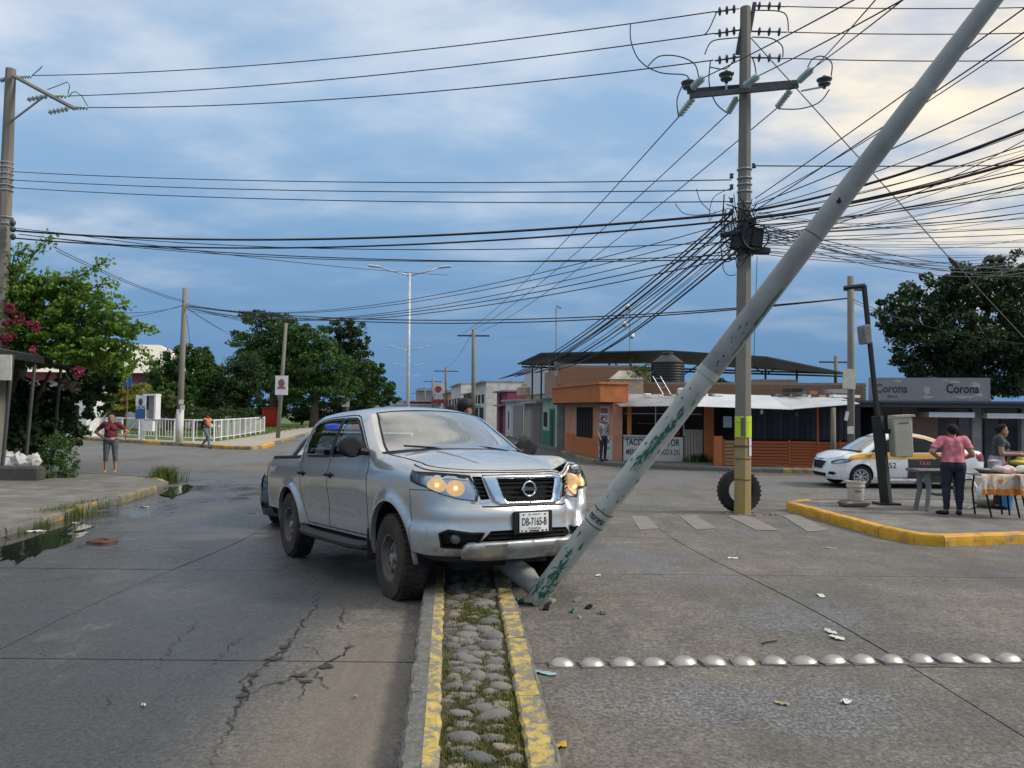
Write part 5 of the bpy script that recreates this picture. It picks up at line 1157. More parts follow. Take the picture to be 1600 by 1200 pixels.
for u in (.36, 1.0, 2.60, 3.56, 4.31): f2.bx('fence_post', RUST, ter, u, u+.06, ZG-.05, ZG+(.95 if u != 3.56 else 2.1), -.05, .03)
f2.bx('column_base', ORANGE, ter, .06, .34, ZG-.05, ZG+1.05, -.2, .03)
corrugated(f2.p(-.6, ZG+2.10, .55), f2.p(2.6, ZG+2.02, .7), f2.p(2.6, ZG+2.5, -2.2), f2.p(-.6, ZG+2.5, -2.2), WHITES, 'roof_sheet', ter); corrugated(f2.p(2.55, ZG+2.03, .7), f2.p(5.0, ZG+2.25, .1), f2.p(5.0, ZG+2.5, -2.2), f2.p(2.55, ZG+2.52, -2.2), WHITES, 'roof_sheet', ter)
for u, z, m_ in ((1.75, 1.93, M('bulb white', (.8, .8, .78), .3)), (2.95, 1.85, M('grey lantern', (.12, .12, .13), .6)), (4.2, 1.9, M('grey lantern', (.12, .12, .13), .6))): MB().ellipsoid(f2.p(u, ZG+z, -.3), (.06, .06, .09), 10, 8).build('hanging_lamp', m_, ter, smooth=True)
f2.bx('poster', M('faded poster', (.35, .42, .45), .7), ter, .45, .75, ZG+1.35, ZG+1.75, -.55, -.53)
wp = D(1302, 718, 26.6); MB().tube([(wp.x, wp.y, ZG-.05), (wp.x, wp.y, ZG+2.1)], [.10, .085], 10).build('round_post', WOODP, ter, smooth=True)
# --- beer-sign shop
cs = thing('corner_shop', 'shop front under a faded grey beer sign board at the right', 'shop', (17, 29, ZG)); f3 = Face((12.6, 28.2), (24, 26.2))
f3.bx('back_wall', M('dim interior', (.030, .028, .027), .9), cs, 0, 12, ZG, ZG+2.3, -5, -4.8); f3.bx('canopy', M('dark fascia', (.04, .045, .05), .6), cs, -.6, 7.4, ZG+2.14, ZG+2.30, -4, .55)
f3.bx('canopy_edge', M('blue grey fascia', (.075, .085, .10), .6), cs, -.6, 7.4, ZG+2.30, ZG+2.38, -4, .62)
MB().box(f3.p(2.55, ZG+1.1, -1.1), (1.25, .1, 2.1), rz=f3.rz).build('rose_panel', M('rose wall', (.36, .22, .19), .85, var=.15), cs)
for u, w_, m_, z1 in ((3.3, .9, GREYW, 2.1), (4.3, .8, M('pale shutter', (.42, .42, .41), .7), 1.95), (5.2, .45, GREYW, 1.9), (5.75, 1.1, M('dark shutter', (.16, .165, .17), .7), 1.9), (7.0, 1.3, M('pale shutter', (.42, .42, .41), .7), 1.9), (8.5, 2.5, GREYW, 2.0)):
    f3.bx('shop_panel', m_, cs, u, u+w_, ZG, ZG+z1, -2.2, -2.1)
for u in (3.95, 5.55): f3.bx('column', GREYW, cs, u, u+.30, ZG, ZG+2.14, -.3, .0)
for u0, u1, z in ((2.4, 3.9, 1.80), (4.3, 5.5, 1.78), (5.9, 8.5, 1.78)): f3.bx('awning', WHITES, cs, u0, u1, ZG+z, ZG+z+.18, -.9, .35)
f3.bx('ad_panel', M('dark ad panel', (.02, .045, .035), .5), cs, 6.15, 6.75, ZG+.3, ZG+1.5, -1.6, -1.5); f3.bx('cooler', M('cream cooler', (.5, .46, .36), .6), cs, 1.75, 2.0, ZG, ZG+1.75, -.4, -.1)
f3.bx('upper_wall', M('rust brick upper', (.25, .12, .08), .9, var=.3), cs, 7.5, 11, ZG+2.1, ZG+2.75, -2.5, -.6)
sg = thing('beer_sign', 'weathered grey billboard reading Corona twice above the shop canopy', 'sign', f3.p(3, ZG+2.4, .5)); SIGNM = M('faded sign', (.235, .245, .255), .7, var=.1, scale=2, col2=(.40, .38, .33), amt=.12, sc2=2.4, soft=.03)
f3.bx('board', SIGNM, sg, .35, 4.35, ZG+2.385, ZG+3.20, .42, .50)
for u, mat_ in ((1.10, M('faded ink', (.055, .06, .075), .7)), (3.45, M('dark ink', (.02, .02, .025), .7))): f3.txt('Corona', .44, mat_, sg, u, ZG+2.80, .51, .78, .007)
f3.txt('Extra', .13, M('faded ink', (.055, .06, .075), .7), sg, 1.15, ZG+2.53, .51, 1.2)
PEEL = M('peeled primer', (.42, .40, .35), .85, var=.15)
for (u, z, a_, b_) in ((2.28, 2.74, .12, .20), (2.30, 2.52, .25, .07), (3.2, 3.06, .25, .06), (3.9, 2.95, .22, .12), (3.5, 2.52, .45, .08), (4.0, 2.6, .2, .1), (1.3, 3.08, .16, .07), (2.9, 3.1, .15, .05)):
    V = [f3.p(u+a_*cos(t)*random.uniform(.4, 1.15), ZG+z+b_*sin(t)*random.uniform(.4, 1.15), .505) for t in np.linspace(0, 2*pi, 18)[:-1]]; MB().add(V, [tuple(range(len(V)))]).build('peeled_patch', PEEL, sg)
for u in (.6, 2.3, 4.1): f3.bx('strut', STEEL, sg, u-.03, u+.03, ZG+2.38, ZG+3.1, .34, .42)
MB().box(f3.p(-.3, ZG+2.55, -1.0), (1.2, .8, .1), rz=.3).build('roof_scrap', WHITES, cs); 
for k in range(7): MB().box(f3.p(random.uniform(-2.4, .2), ZG+2.5+random.uniform(0, .25), random.uniform(-1.5, -.4)), (random.uniform(.3, .9), random.uniform(.1, .5), random.uniform(.06, .22)), rz=random.uniform(0, 3)).build('roof_scrap', random.choice([GREYW, BLACK, WHITES, M('rust scrap', (.2, .08, .05), .9)]), cs)
# --- far side of the street: row of small houses running to the vanishing point
def facade(name, label, y0, y1, h, mat, items, off=0, cap=None, rn=True):
    xf = lambda y: 2.55-.152*(y-36.6)+off; f = Face((xf(y1), y1), (xf(y0), y0)); o = thing(name, label, 'house', ((xf(y0)+xf(y1))/2+2, (y0+y1)/2, ZG)); f.bx('wall', mat, o, 0, f.L, ZG-.15, ZG+h, -5, 0)
    for (nm, m_, a, b, z0, z1, t) in items: f.bx(nm, m_, o, a*f.L, b*f.L, ZG+z0, ZG+z1, 0 if t > 0 else -.05, t)
    if cap: f.bx('roof_edge', cap, o, -.05, f.L+.05, ZG+h, ZG+h+.12, -5, .35)
    return o, f
facade('green_house', 'mint green house with dark green door left of the taco stand', 36.75, 43.5, 2.55, MINT, [('door', GREENP, .30, .50, 0, 2.0, .03), ('door_leaf', M('dark door', (.02, .03, .03), .6), .36, .45, .05, 1.9, .05), ('wall_base', GREENP, .0, .30, 0, .8, .02), ('window', DARK, .06, .2, 1.0, 1.8, .03), ('side_gate', M('dark slats', (.07, .05, .045), .8), .90, .99, 0, 2.1, .04)], .25, M('mint eave', (.30, .42, .34), .8))
facade('weathered_house', 'weathered grey timber fronted house beside the mint green one', 43.7, 49.5, 2.3, GREYW, [('shutter', M('brown shutter', (.16, .13, .11), .8), .55, .95, 0, 2.0, .04), ('panel', M('stained panel', (.32, .28, .22), .9, var=.4), .05, .45, .2, 1.9, .04)], .25, ZINC)
facade('shuttered_shop', 'small white shop with grey roller shutter and dark lettered panel', 49.7, 58, 2.5, WHITEW, [('shutter', M('grey shutter', (.24, .23, .22), .6), .45, .95, 0, 2.2, .04), ('sign_panel', M('letter panel', (.55, .54, .52), .7), .08, .38, .2, 2.1, .05), ('sign_letters', BLACK, .2, .26, .5, 1.8, .06)], .25, ZINC)
o, f = facade('brick_row_house', 'two storey house with bare brick upper wall and white gable', 44, 58, 4.4, BRICK, [], 1.7, None); f.bx('white_gable', M('pale gable', (.50, .51, .53), .8), o, -.1, f.L*.55, ZG+3.0, ZG+4.9, -.2, .05)
facade('magenta_house', 'magenta two storey house down the far street', 59, 65, 3.3, MAGENTA, [('window', DARK, .3, .5, 2.4, 3.1, .04), ('balcony', GREYW, .1, .9, 2.2, 2.3, .4), ('door', DARK, .3, .6, 0, 2.1, .04)], .5, GREYW)
for k, (y0, y1, h, m_, nm) in enumerate(((69, 80, 4.4, WHITEW, 'pale concrete house far along the street'), (81, 93, 3.6, GREYW, 'grey flat roofed house far along the street'), (94, 110, 5.0, WHITEW, 'pale house beyond the grey flat roofed one'), (112, 135, 4.4, PEACH, 'peach house far along the street'), (137, 170, 5.0, WHITEW, 'pale block at the far end of the street'))):
    facade('row_house', nm, y0, y1, h, m_, [('window', DARK, .15+.28*q, .30+.28*q, 2.5, 3.3, .05) for q in range(3)]+[('shop_opening', DARK, .15+.4*q, .42+.4*q, 0, 2.1, .05) for q in range(2)], random.uniform(-.6, .6), ZINC)
for lb, px, y_, w_, h_, m_ in (('small red shop sign block far down the street', 656, 170, 6, 3.6, M('far red', (.30, .02, .03), .7)), ('low white wall far down the street left of the lamps', 600, 160, 22, 2.8, WHITEW), ('pale flat house far beyond the street lamps', 632, 220, 18, 4, WHITEW), ('grey blocky house at the street end', 690, 190, 12, 6.5, GREYW)):
    c = D(px, 640, y_); o = thing('far_house', lb, 'house', (c.x, y_, -.4)); MB().box((c.x, y_, -.4+h_/2), (w_, 6, h_)).build('wall', m_, o); MB().box((c.x, y_, -.4+h_+.1), (w_+.5, 6.5, .25)).build('roof', ZINC, o)
    for q in range(4): MB().box((c.x-w_*.35+q*w_*.23, y_-3.02, .9), (w_*.1, .08, 1.3)).build('window', DARK, o)
rs = D(685, 612, 95); o = thing('round_shop_sign', 'round red and white sign on a post far down the street', 'sign', (rs.x, 95, -.4)); MB().tube([(rs.x, 95, -.4), (rs.x, 95, rs.z-.8)], .12, 8).build('post', STEEL, o); MB().lathe([(.75, -.12), (.75, .12)], (rs.x, 95, rs.z+.3), 24, 'Y').build('disc', WHITEW, o); MB().lathe([(.40, -.16), (.40, -.13)], (rs.x, 95, rs.z+.3), 24, 'Y').build('ring', M('sign red far', (.30, .05, .05), .6), o); MB().box((rs.x, 95, rs.z-1.2), (1.5, .3, .5)).build('name_board', M('sign red far', (.30, .05, .05), .6), o)
# --- left: white hall with cream hipped roof, guard post, shelter
hall = thing('white_hall', 'white hall with pale hipped roof and maroon eave band behind the park trees', 'hall', (-38, 66, -.3)); cx, cy = D(180, 620, 62).x, 62
MB().box((cx-4, cy+5, 1.7), (18, 9, 4.2)).build('wall', WHITEW, hall); MB().box((cx-4, cy+5, 3.95), (19, 10, .65)).build('eave_band', M('maroon eave', (.20, .035, .045), .7), hall)
V = [(cx-13.8, cy-.3, 4.3), (cx+5.8, cy-.3, 4.3), (cx+5.8, cy+10.3, 4.3), (cx-13.8, cy+10.3, 4.3), (cx-9, cy+5, 7.0), (cx+1.2, cy+5, 7.0)]
MB().add(V, [(0, 1, 5, 4), (1, 2, 5), (2, 3, 4, 5), (3, 0, 4), (3, 2, 1, 0)]).build('roof', M('cream roof tiles', (.62, .58, .47), .8, var=.1, stretch=(8, 1, 1)), hall)
for q in range(5): MB().box((cx-11+q*3.6, cy+.48, 1.6), (1.3, .1, 1.6)).build('window', DARK, hall)
gp = D(118, 655, 47); o = thing('guard_post', 'small white rendered guard post behind the roadside plants', 'guard post', (gp.x, 47, gz(gp.x, 47)+.14)); b_ = gz(gp.x, 47)+.14; MB().box((gp.x-1.0, 48.4, b_+1.35), (3.4, 2.8, 2.7)).build('wall', M('clean white wall', (.72, .72, .70), .8), o); MB().box((gp.x-1.0, 48.4, b_+2.78), (3.7, 3.1, .16)).build('roof', WHITEW, o); MB().box((gp.x-.3, 46.97, b_+1.4), (1.0, .06, .9)).build('window', DARK, o)

# ------------------------------------------------------------------ poles
CPOLE = M('weathered concrete pole', (.25, .222, .18), .9, var=.22, scale=5, bump=.3, bscale=30, col2=(.13, .12, .105), amt=.35, sc2=2.5, soft=.2, stretch=(1, 1, .35))
YBASE = M('yellow pole base', (.42, .27, .06), .8, var=.25, scale=5, col2=(.22, .20, .16), amt=.42, sc2=5, soft=.15)
WIREM = M('cable black', (.012, .012, .014), .6, var=.1); GLASSI = M('glass insulator', (.32, .44, .40), .15, coat=.5, var=.1); PORC = M('porcelain insulator', (.06, .065, .07), .3)
CROSS = M('dark steel arm', (.06, .06, .065), .7)
def disc_string(mb, a, b, n=4, r=.075, core=.018):
    a, b = Vector(a), Vector(b); t = (b-a).normalized(); mb.tube([a, b], core, 6)
    for k in range(n):
        c = a.lerp(b, (k+.7)/(n+.4)); mb.tube([c-t*.02, c, c+t*.012, c+t*.03], [.03, r, r*.95, .025], 12)
def wire_obj(a, b, sag, r, label, group, n=18, name='overhead_wire'):
    a, b = Vector(a), Vector(b); pts = [a.lerp(b, k/n)-Vector((0, 0, 4*sag*(k/n)*(1-k/n))) for k in range(n+1)]
    return tag(MB().tube(pts, r, 4, True).build(name, WIREM), label, 'cable', group)
# main utility pole
PX, PY = 4.48, 14.92; PB = gz(PX, PY); pole = thing('utility_pole', 'tall octagonal concrete utility pole with yellow base, crossarms and tangled cables', 'utility pole', (PX, PY, PB))
def pp(px, py, dy=0): return D(px, py, PY+dy)
topz = pp(1165, 12).z
def ax(z): k = (z-PB)/(topz-PB); return Vector((PX+.06*k, PY, z))
MB().tube([ax(PB-.1), ax(PB+1.5)], [.165, .16], 8).build('painted_base', YBASE, pole); MB().tube([ax(PB+1.5), ax(4.5), ax(topz)], [.1585, .14, .105], 8).build('shaft', CPOLE, pole)
NEON = M('neon paper', (.50, .62, .03), .7, var=.08)
def wrap(z0, z1, a0, a1, mat, name, r=.168):
    V = []; n = 8
    for k in range(n+1):
        w = radians(a0+(a1-a0)*k/n); V += [(PX+r*cos(w), PY+r*sin(w), z0), (PX+r*cos(w), PY+r*sin(w), z1)]
    return MB().add(V, [(2*k, 2*k+2, 2*k+3, 2*k+1) for k in range(n)]).build(name, mat, pole)
zA, zB = pp(1160, 683).z, pp(1160, 650).z; wrap(zA, zB, -165, -95, NEON, 'poster'); wrap(zA, zB, -88, -20, NEON, 'poster', .17)
wrap(zA+.02, zB-.03, -118, -86, M('poster ink', (.12, .15, .08), .8), 'poster_print', .172); wrap(pp(1160, 712).z, zA-.01, -60, -25, WHITEW, 'paper_strip', .168)
for z in (pp(0, 648).z, pp(0, 686).z, .35, .75, 1.0): MB().lathe([(.166, -.008), (.174, 0), (.166, .008)], (PX, PY, z), 16, close=True).build('wire_band', M('rust wire', (.10, .06, .04), .8), pole)
for py in (265, 279, 289, 300, 318, 330, 345, 352, 362, 372, 385, 392): q = pp(1160, py); MB().lathe([(.140, -.015), (.150, -.01), (.150, .01), (.140, .015)], (PX+.04, PY, q.z), 12, close=True).build('steel_band', STEEL, pole)
# upper dead-end insulators left and right, three levels
for k, (pyL, pyR) in enumerate(((16, 10), (50, 50), (92, 91))):
    m = MB(); disc_string(m, pp(1155, pyL+(-3)), pp(1117, pyL+3), 3, .085); m.build('insulator_string', PORC, pole, smooth=True)
    m = MB(); disc_string(m, pp(1175, pyR-1), pp(1228, pyR), 3, .085); m.build('insulator_string', PORC, pole, smooth=True)
for a, b in (((1152, 85), (1164, 15)), ((1168, 50), (1182, 5))): MB().box((pp(*a)+pp(*b))/2, (.07, .06, (pp(*a)-pp(*b)).length), rot=(0, .17, 0)).build('top_bracket', CROSS, pole)
for dy, pl, pr in ((-.16, (1078, 150), (1247, 134)), (.16, (1074, 143), (1245, 129))): a, b = pp(*pl, dy), pp(*pr, dy); MB().box((a+b)/2, ((b-a).length, .07, .09), rot=(0, -math.atan2(b.z-a.z, b.x-a.x), 0)).build('crossarm', CROSS, pole)
for p0, p1 in (((1084, 152), (1062, 180)), ((1152, 152), (1138, 176)), ((1236, 140), (1214, 168))): m = MB(); disc_string(m, pp(*p0, .2), pp(*p1, .9), 6, .07); m.build('glass_insulator', GLASSI, pole, smooth=True)
for p0, p1 in (((1082, 137), (1098, 122)), ((1164, 134), (1184, 119)), ((1248, 127), (1268, 108))): m = MB(); disc_string(m, pp(*p0, -.2), pp(*p1, -.8), 6, .07); m.build('glass_insulator', GLASSI, pole, smooth=True)
for px, py in ((1076, 131), (1135, 118), (1288, 126)):
    q = pp(px, py); MB().lathe([(.03, -.16), (.03, -.1), (.11, -.09), (.12, -.06), (.04, -.03), (.14, 0), (.15, .03), (.05, .07), (.03, .1)], tuple(q), 16).build('post_insulator', PORC, pole, smooth=True)
    MB().tube([q-Vector((0, 0, .12)), pp(px if px < 1200 else 1252, 142)], .02, 6).build('insulator_pin', STEEL, pole)
def jumper(pts, r=.012, dy=0): 
    P = [pp(x, y, dy) for x, y in pts]; Q = []
    for i in range(len(P)-1):
        p0, p1, p2, p3 = P[max(i-1, 0)], P[i], P[i+1], P[min(i+2, len(P)-1)]
        for k in range(6): t = k/6; Q.append(.5*((2*p1)+(p2-p0)*t+(2*p0-5*p1+4*p2-p3)*t*t+(3*p1-p0-3*p2+p3)*t**3))
    Q.append(P[-1]); return MB().tube(Q, r, 5).build('jumper_cable', WIREM, pole)
jumper([(985, 37), (986, 65), (1000, 95), (1030, 113), (1070, 117), (1076, 125)]); jumper([(1013, 103), (1030, 88), (1060, 88), (1085, 100), (1092, 122)]); jumper([(1120, 18), (1108, 45), (1100, 55)]); jumper([(1110, 95), (1108, 130), (1118, 160), (1135, 176)]); jumper([(1101, 85), (1112, 65), (1140, 60), (1155, 59)]); jumper([(1175, 58), (1205, 60), (1222, 72), (1223, 90)]); jumper([(1180, 16), (1225, 20), (1232, 48)])
jumper([(1110, 105), (1135, 107), (1150, 88)]); jumper([(1155, 85), (1175, 90), (1182, 118)]); jumper([(1262, 105), (1270, 92), (1285, 88), (1300, 100), (1296, 130)]); jumper([(1296, 140), (1280, 160), (1250, 170), (1216, 170)]); jumper([(1068, 130), (1058, 155), (1060, 182)])
# service drop tangle
for k in range(26):
    a = (random.uniform(1128, 1158), random.uniform(300, 395)); b = (random.uniform(1150, 1190), random.uniform(310, 400)); mid = ((a[0]+b[0])/2+random.uniform(-22, 22), max(a[1], b[1])+random.uniform(-10, 26)); jumper([a, mid, b], random.choice([.006, .008, .012]), random.uniform(-.25, -.1))
jumper([(1145, 398), (1132, 408), (1130, 420), (1138, 430), (1150, 429)], .008, -.15); jumper([(1055, 318), (1070, 334), (1105, 335), (1140, 325)], .008); jumper([(1088, 295), (1095, 315), (1110, 330)], .008); jumper([(1118, 330), (1108, 345), (1114, 310), (1140, 295)], .007)
for (px, py, w_, h_) in ((1140, 366, .35, .10), (1166, 368, .2, .55), (1182, 372, .24, .40), (1185, 392, .45, .14), (1172, 350, .16, .2), (1150, 380, .2, .25)): MB().box(pp(px, py, -.17), (w_, .14, h_), rot=(0, random.uniform(-.25, .25), 0), bev=.03).build('splice_box', WIREM, pole)
for q in range(3): MB().lathe([(.25, -.012), (.265, 0), (.25, .012), (.235, 0)], tuple(pp(1181, 370, -.22-.03*q)), 20, 'Y', close=True).build('cable_coil', WIREM, pole)
for py in (275, 292, 313, 330): MB().lathe([(.02, -.05), (.045, -.04), (.03, 0), (.045, .04), (.02, .05)], tuple(pp(1143, py)), 10).build('spool_insulator', PORC, pole, smooth=True)
MB().lathe([(.02, -.05), (.045, -.04), (.03, 0), (.045, .04), (.02, .05)], tuple(pp(1178, 259)), 10).build('spool_insulator', PORC, pole, smooth=True)
# discarded tyre leaning on the pole
ty = thing('old_tyre', 'old black tyre standing against the yellow base of the utility pole', 'tyre', (PX+.02, PY+.30, PB)); R_ = .42
MB().lathe([(.235, -.085), (.26, -.10), (R_-.03, -.10), (R_, -.06), (R_, .06), (R_-.03, .10), (.26, .10), (.235, .085), (.25, .06), (.36, .07), (.37, 0), (.36, -.07), (.25, -.06)], (0, 0, 0), 40, 'Y', close=True).xf(lambda v: Euler((-.12, 0, .1)).to_matrix() @ v+Vector((0, 0, R_-.01))).build('tyre_carcass', RUBBER, ty, local=True, smooth=True, ang=40)
for k in range(30):
    a = 2*pi*k/30; MB().box((0, 0, 0), (.035, .19, .012)).xf(lambda v: Euler((-.12, 0, .1)).to_matrix() @ (Euler((0, -a+pi/2, 0)).to_matrix() @ v+Vector(((R_-.003)*cos(a), 0, (R_-.003)*sin(a))))+Vector((0, 0, R_-.01))).build('tread_block', RUBBER, ty, local=True)
# rubble at the foot of the pole
for k in range(26): a = random.uniform(0, 2*pi); r = random.uniform(.2, .55); s_ = random.uniform(.015, .045); x, y = PX+.15+r*cos(a), PY-.1+r*.5*sin(a); tag(MB().ellipsoid((x, y, gz(x, y)+s_*.3), (s_*1.3, s_, s_*.7), 7, 5).build('rubble_stone', CPOLE), 'small grey rubble stone at the foot of the utility pole', 'stone', 'rubble at the pole foot')

# the knocked-over lamp post
LPM = M('chipped pale post paint', (.37, .385, .345), .6, var=.2, scale=4, bump=.3, bscale=24, col2=(.06, .085, .07), amt=.12, sc2=7, soft=.03); GRN = M('old green paint', (.018, .115, .065), .7, var=.3, scale=20, col2=(.27, .295, .27), amt=.42, sc2=22, soft=.03)
lpst = thing('fallen_lamp_post', 'grey steel lamp post knocked over and leaning up to the right from the truck bumper', 'lamp post', G(845, 945)); A = G(842, 945)+Vector((0, 0, .08)); Bp = D(1550, 0, 5.3); dirv = (Bp-A).normalized(); Lb = (Bp-A).length
J = A+dirv*(Lb*.425)
def ring(t): return .118-.022*t
MB().tube([A-dirv*.06, A+dirv*.1, J], [.086, .089, .086], 24).build('lower_tube', LPM, lpst, smooth=True, ang=60)
MB().tube([J-dirv*.02, J+dirv*.02, A+dirv*Lb, A+dirv*(Lb+2.6)], [.087, .091, .066, .058], 24).build('upper_tube', M('grey post paint', (.30, .31, .295), .55, var=.2, scale=1.5, col2=(.14, .145, .14), amt=.3, sc2=2, soft=.2), lpst, smooth=True, ang=60)
MB().tube([J-dirv*.03, J+dirv*.03], .094, 24).build('weld_collar', LPM, lpst, smooth=True, ang=60)
cb = A+dirv*(Lb+2.6); MB().tube([cb-dirv*.05, cb+dirv*.25, cb+dirv*.5+Vector((.4, 0, .1)), cb+dirv*.5+Vector((1.3, 0, .15))], [.06, .05, .045, .04], 12).build('lamp_arm', STEEL, lpst, smooth=True); MB().box(cb+dirv*.5+Vector((1.5, 0, .13)), (.6, .24, .12), bev=.05).build('luminaire', STEEL, lpst)
St = D(803, 885, 7.0); MB().tube([A+Vector((-.02, .0, .05)), (A+St)/2+Vector((0, 0, .03)), St+Vector((-.06, .15, 0))], [.075, .10, .095], 20).build('folded_stump', M('scraped post paint', (.40, .41, .37), .7, var=.25, scale=3, col2=(.12, .11, .09), amt=.4, sc2=3, soft=.2), lpst, smooth=True, ang=60)
e1 = dirv.cross(Vector((0, 0, 1))).normalized(); e2 = e1.cross(dirv)
tocam = (Vector((0, 0, CAM_H))-A); tocam = (tocam-dirv*tocam.dot(dirv)).normalized(); tside = dirv.cross(tocam)
def flake(s0, ang, ls, wa, mat, name='paint_flake', n=26, r=.0908, holes=True):
    V = []
    for k in range(n):
        t = 2*pi*k/n; q = random.uniform(.3, 1.15); s_ = s0+ls*cos(t)*q; w = radians(ang+wa*sin(t)*q); p = A+dirv*s_; V.append(p+(tocam*cos(w)+tside*sin(w))*r)
    c = A+dirv*s0+(tocam*cos(radians(ang))+tside*sin(radians(ang)))*(r+.001); V.append(c); return MB().add(V, [(k, (k+1) % n, n) for k in range(n)]).build(name, mat, lpst)
for s0, ang, ls, wa in ((1.72, 5, .30, 24), (1.55, -12, .16, 20), (1.92, 18, .14, 16), (.32, 0, .16, 34), (.14, 20, .16, 40), (.50, -10, .07, 14), (.10, -35, .12, 25), (2.05, 4, .05, 8), (3.05, 45, .3, 8), (2.75, 50, .16, 7), (.62, 20, .05, 9), (.70, -30, .035, 6)): flake(s0, ang, ls, wa, GRN)
for k in range(34): flake(random.uniform(.5, 3.0), random.uniform(-60, 60), random.uniform(.008, .03), random.uniform(2, 6), BLACK if k % 3 else GRN, 'paint_chip', 8)
for zz in (.83, .97): MB().tube([A+dirv*(zz-.004), A+dirv*(zz+.004)], .0905, 24, False).build('label_line', BLACK, lpst)
for k, ch in enumerate('moreno'):
    w = radians(-38+k*15); p = A+dirv*.90+(tocam*cos(w)+tside*sin(w))*.0912; nrm = tocam*cos(w)+tside*sin(w); tv = -(tocam*-sin(w)+tside*cos(w)); tv = -tv; up = nrm.cross(tv)
    mt = Matrix((tv, up, nrm)).transposed(); t = text(ch, .10, BLACK, 'lettering', lpst, (0, 0, 0), mt.to_euler(), .0005, .6); t.location = p-wl(lpst)
for k in range(16):
    sx_, sy_ = A.x+random.gauss(.08, .22), A.y+random.gauss(-.05, .16); sz_ = random.uniform(.012, .035); tag(MB().box((sx_, sy_, gz(sx_, sy_)+sz_*.45), (sz_*2.2, sz_*1.4, sz_*.8), rot=(random.gauss(0, .3), random.gauss(0, .3), random.uniform(0, 3))).build('debris_shard', random.choice([BLACK, GRN, CPOLE, LPM])), 'small broken shard scattered around the crushed post base', 'debris', 'shards around the crushed post base')
for k in range(7):
    w = 2*pi*k/7; p0 = A-dirv*.05+(e1*cos(w)+e2*sin(w))*.083; MB().add([p0+e1*.02, p0-e1*.02, p0-dirv*random.uniform(.03, .10)+(e1*cos(w)+e2*sin(w))*.03, p0+dirv*.03], [(0, 1, 2), (1, 0, 3), (0, 2, 3), (2, 1, 3)]).build('torn_edge', GRN, lpst)
MB().box(A+dirv*5.0*.80+tocam*.074, (.03, .012, .05), rot=(0, .6, 0)).build('access_hole', BLACK, lpst)
for s_ in (3.7,): MB().tube([A+dirv*(s_-.004), A+dirv*(s_+.004)], .083, 20, False).build('tie_wire', M('rust wire', (.10, .06, .04), .8), lpst)

# left utility pole
LX, LY = -14.35, 22.0; o = thing('utility_pole', 'concrete utility pole with diagonal crossarm behind the bougainvillea at the left edge', 'utility pole', (LX, LY, gz(LX, LY)+.1)); t0 = D(17, 108, LY)
MB().tube([(LX-.35, LY, gz(LX, LY)), D(8, 330, LY), t0], [.19, .17, .135], 8).build('shaft', CPOLE, o)
for dy in (-.13, .13): a, b = D(20, 118, LY+dy), D(117, 170, LY-1.0+dy); MB().tube([a, b], .055, 4).build('crossarm', CPOLE, o)
MB().tube([D(17, 190, LY), D(70, 150, LY-.4)], .03, 6).build('brace', STEEL, o)
for p0, p1, da, db in (((28, 121), (50, 119), 0, .1), ((75, 150), (105, 150), -.5, -.5), ((112, 168), (138, 168), -1, -1), ((75, 150), (42, 156), -.5, -.2), ((108, 170), (75, 176), -1, -.8), ((14, 122), (0, 126), 0, 0)): m = MB(); disc_string(m, D(*p0, LY+da), D(*p1, LY+db), 5, .07); m.build('glass_insulator', GLASSI, o, smooth=True)
def jump2(pts, par=o, dep=LY-.4):
    MB().tube([D(x, y, dep) for x, y in pts], .012, 5).build('jumper_cable', WIREM, par)
jump2([(74, 140), (90, 134), (105, 128), (109, 135), (106, 148)]); jump2([(107, 152), (112, 145), (118, 143), (128, 150), (137, 166)]); jump2([(50, 118), (62, 108), (66, 103), (60, 110)])
for py in (255, 262, 272, 280, 290, 298, 340, 350): q = D(10, py, LY); MB().lathe([(.175, -.02), (.19, 0), (.175, .02)], tuple(q), 12, close=True).build('steel_band', STEEL, o)
for py in (348, 358, 370): MB().ellipsoid(D(20, py, LY-.2), (.08, .08, .1), 10, 6).build('spool_insulator', PORC, o, smooth=True)
# park pole, leaning poster pole, far poles
def cpole(label, px, pyb, pyt, dep, r0, r1, pxt=None, base=None, mat=CPOLE, arm=None):
    b = D(px, pyb, dep); b.z = gz(b.x, dep)+(base or 0); t = D(pxt or px, pyt, dep); o = thing('utility_pole', label, 'utility pole', b); MB().tube([b-Vector((0, 0, .1)), b.lerp(t, .5), t], [r0, (r0+r1)/2, r1], 10).build('shaft', mat, o, smooth=True)
    if arm: MB().box(t-Vector((0, 0, .5)), (arm, .12, .12)).build('crossarm', CROSS, o)
    return o, b, t
o1, b1, t1 = cpole('concrete pole with white flyers beside the white park fence', 280, 690, 450, 40.5, .17, .12, 289, .14)
MB().tube([b1, b1+Vector((.02, 0, 1.75))], .185, 12).build('whitewash', WHITEW, o1, smooth=True)
for px, py in ((283, 628), (285, 637)): q = D(px, py, 40.3); MB().box(q, (.22, .04, .24), rz=.1).build('flyer', WHITEW, o1)
o2, b2, t2 = cpole('leaning concrete pole carrying a framed portrait poster by the park', 434, 684, 505, 48, .14, .10, 447, .14)
q = D(440, 602, 47.8); ps = thing('portrait_poster', 'white framed poster fixed to the leaning pole by the park', 'poster', q-Vector((0, 0, .6))); MB().box(q, (.78, .06, 1.2)).build('frame', M('poster white', (.72, .71, .70), .6), ps); MB().ellipsoid(q+Vector((0, -.04, .14)), (.2, .01, .26), 12, 8).build('print', M('poster brown', (.20, .12, .10), .7), ps); MB().box(q+Vector((0, -.035, -.16)), (.5, .012, .14)).build('print', M('poster red', (.42, .10, .10), .7), ps)
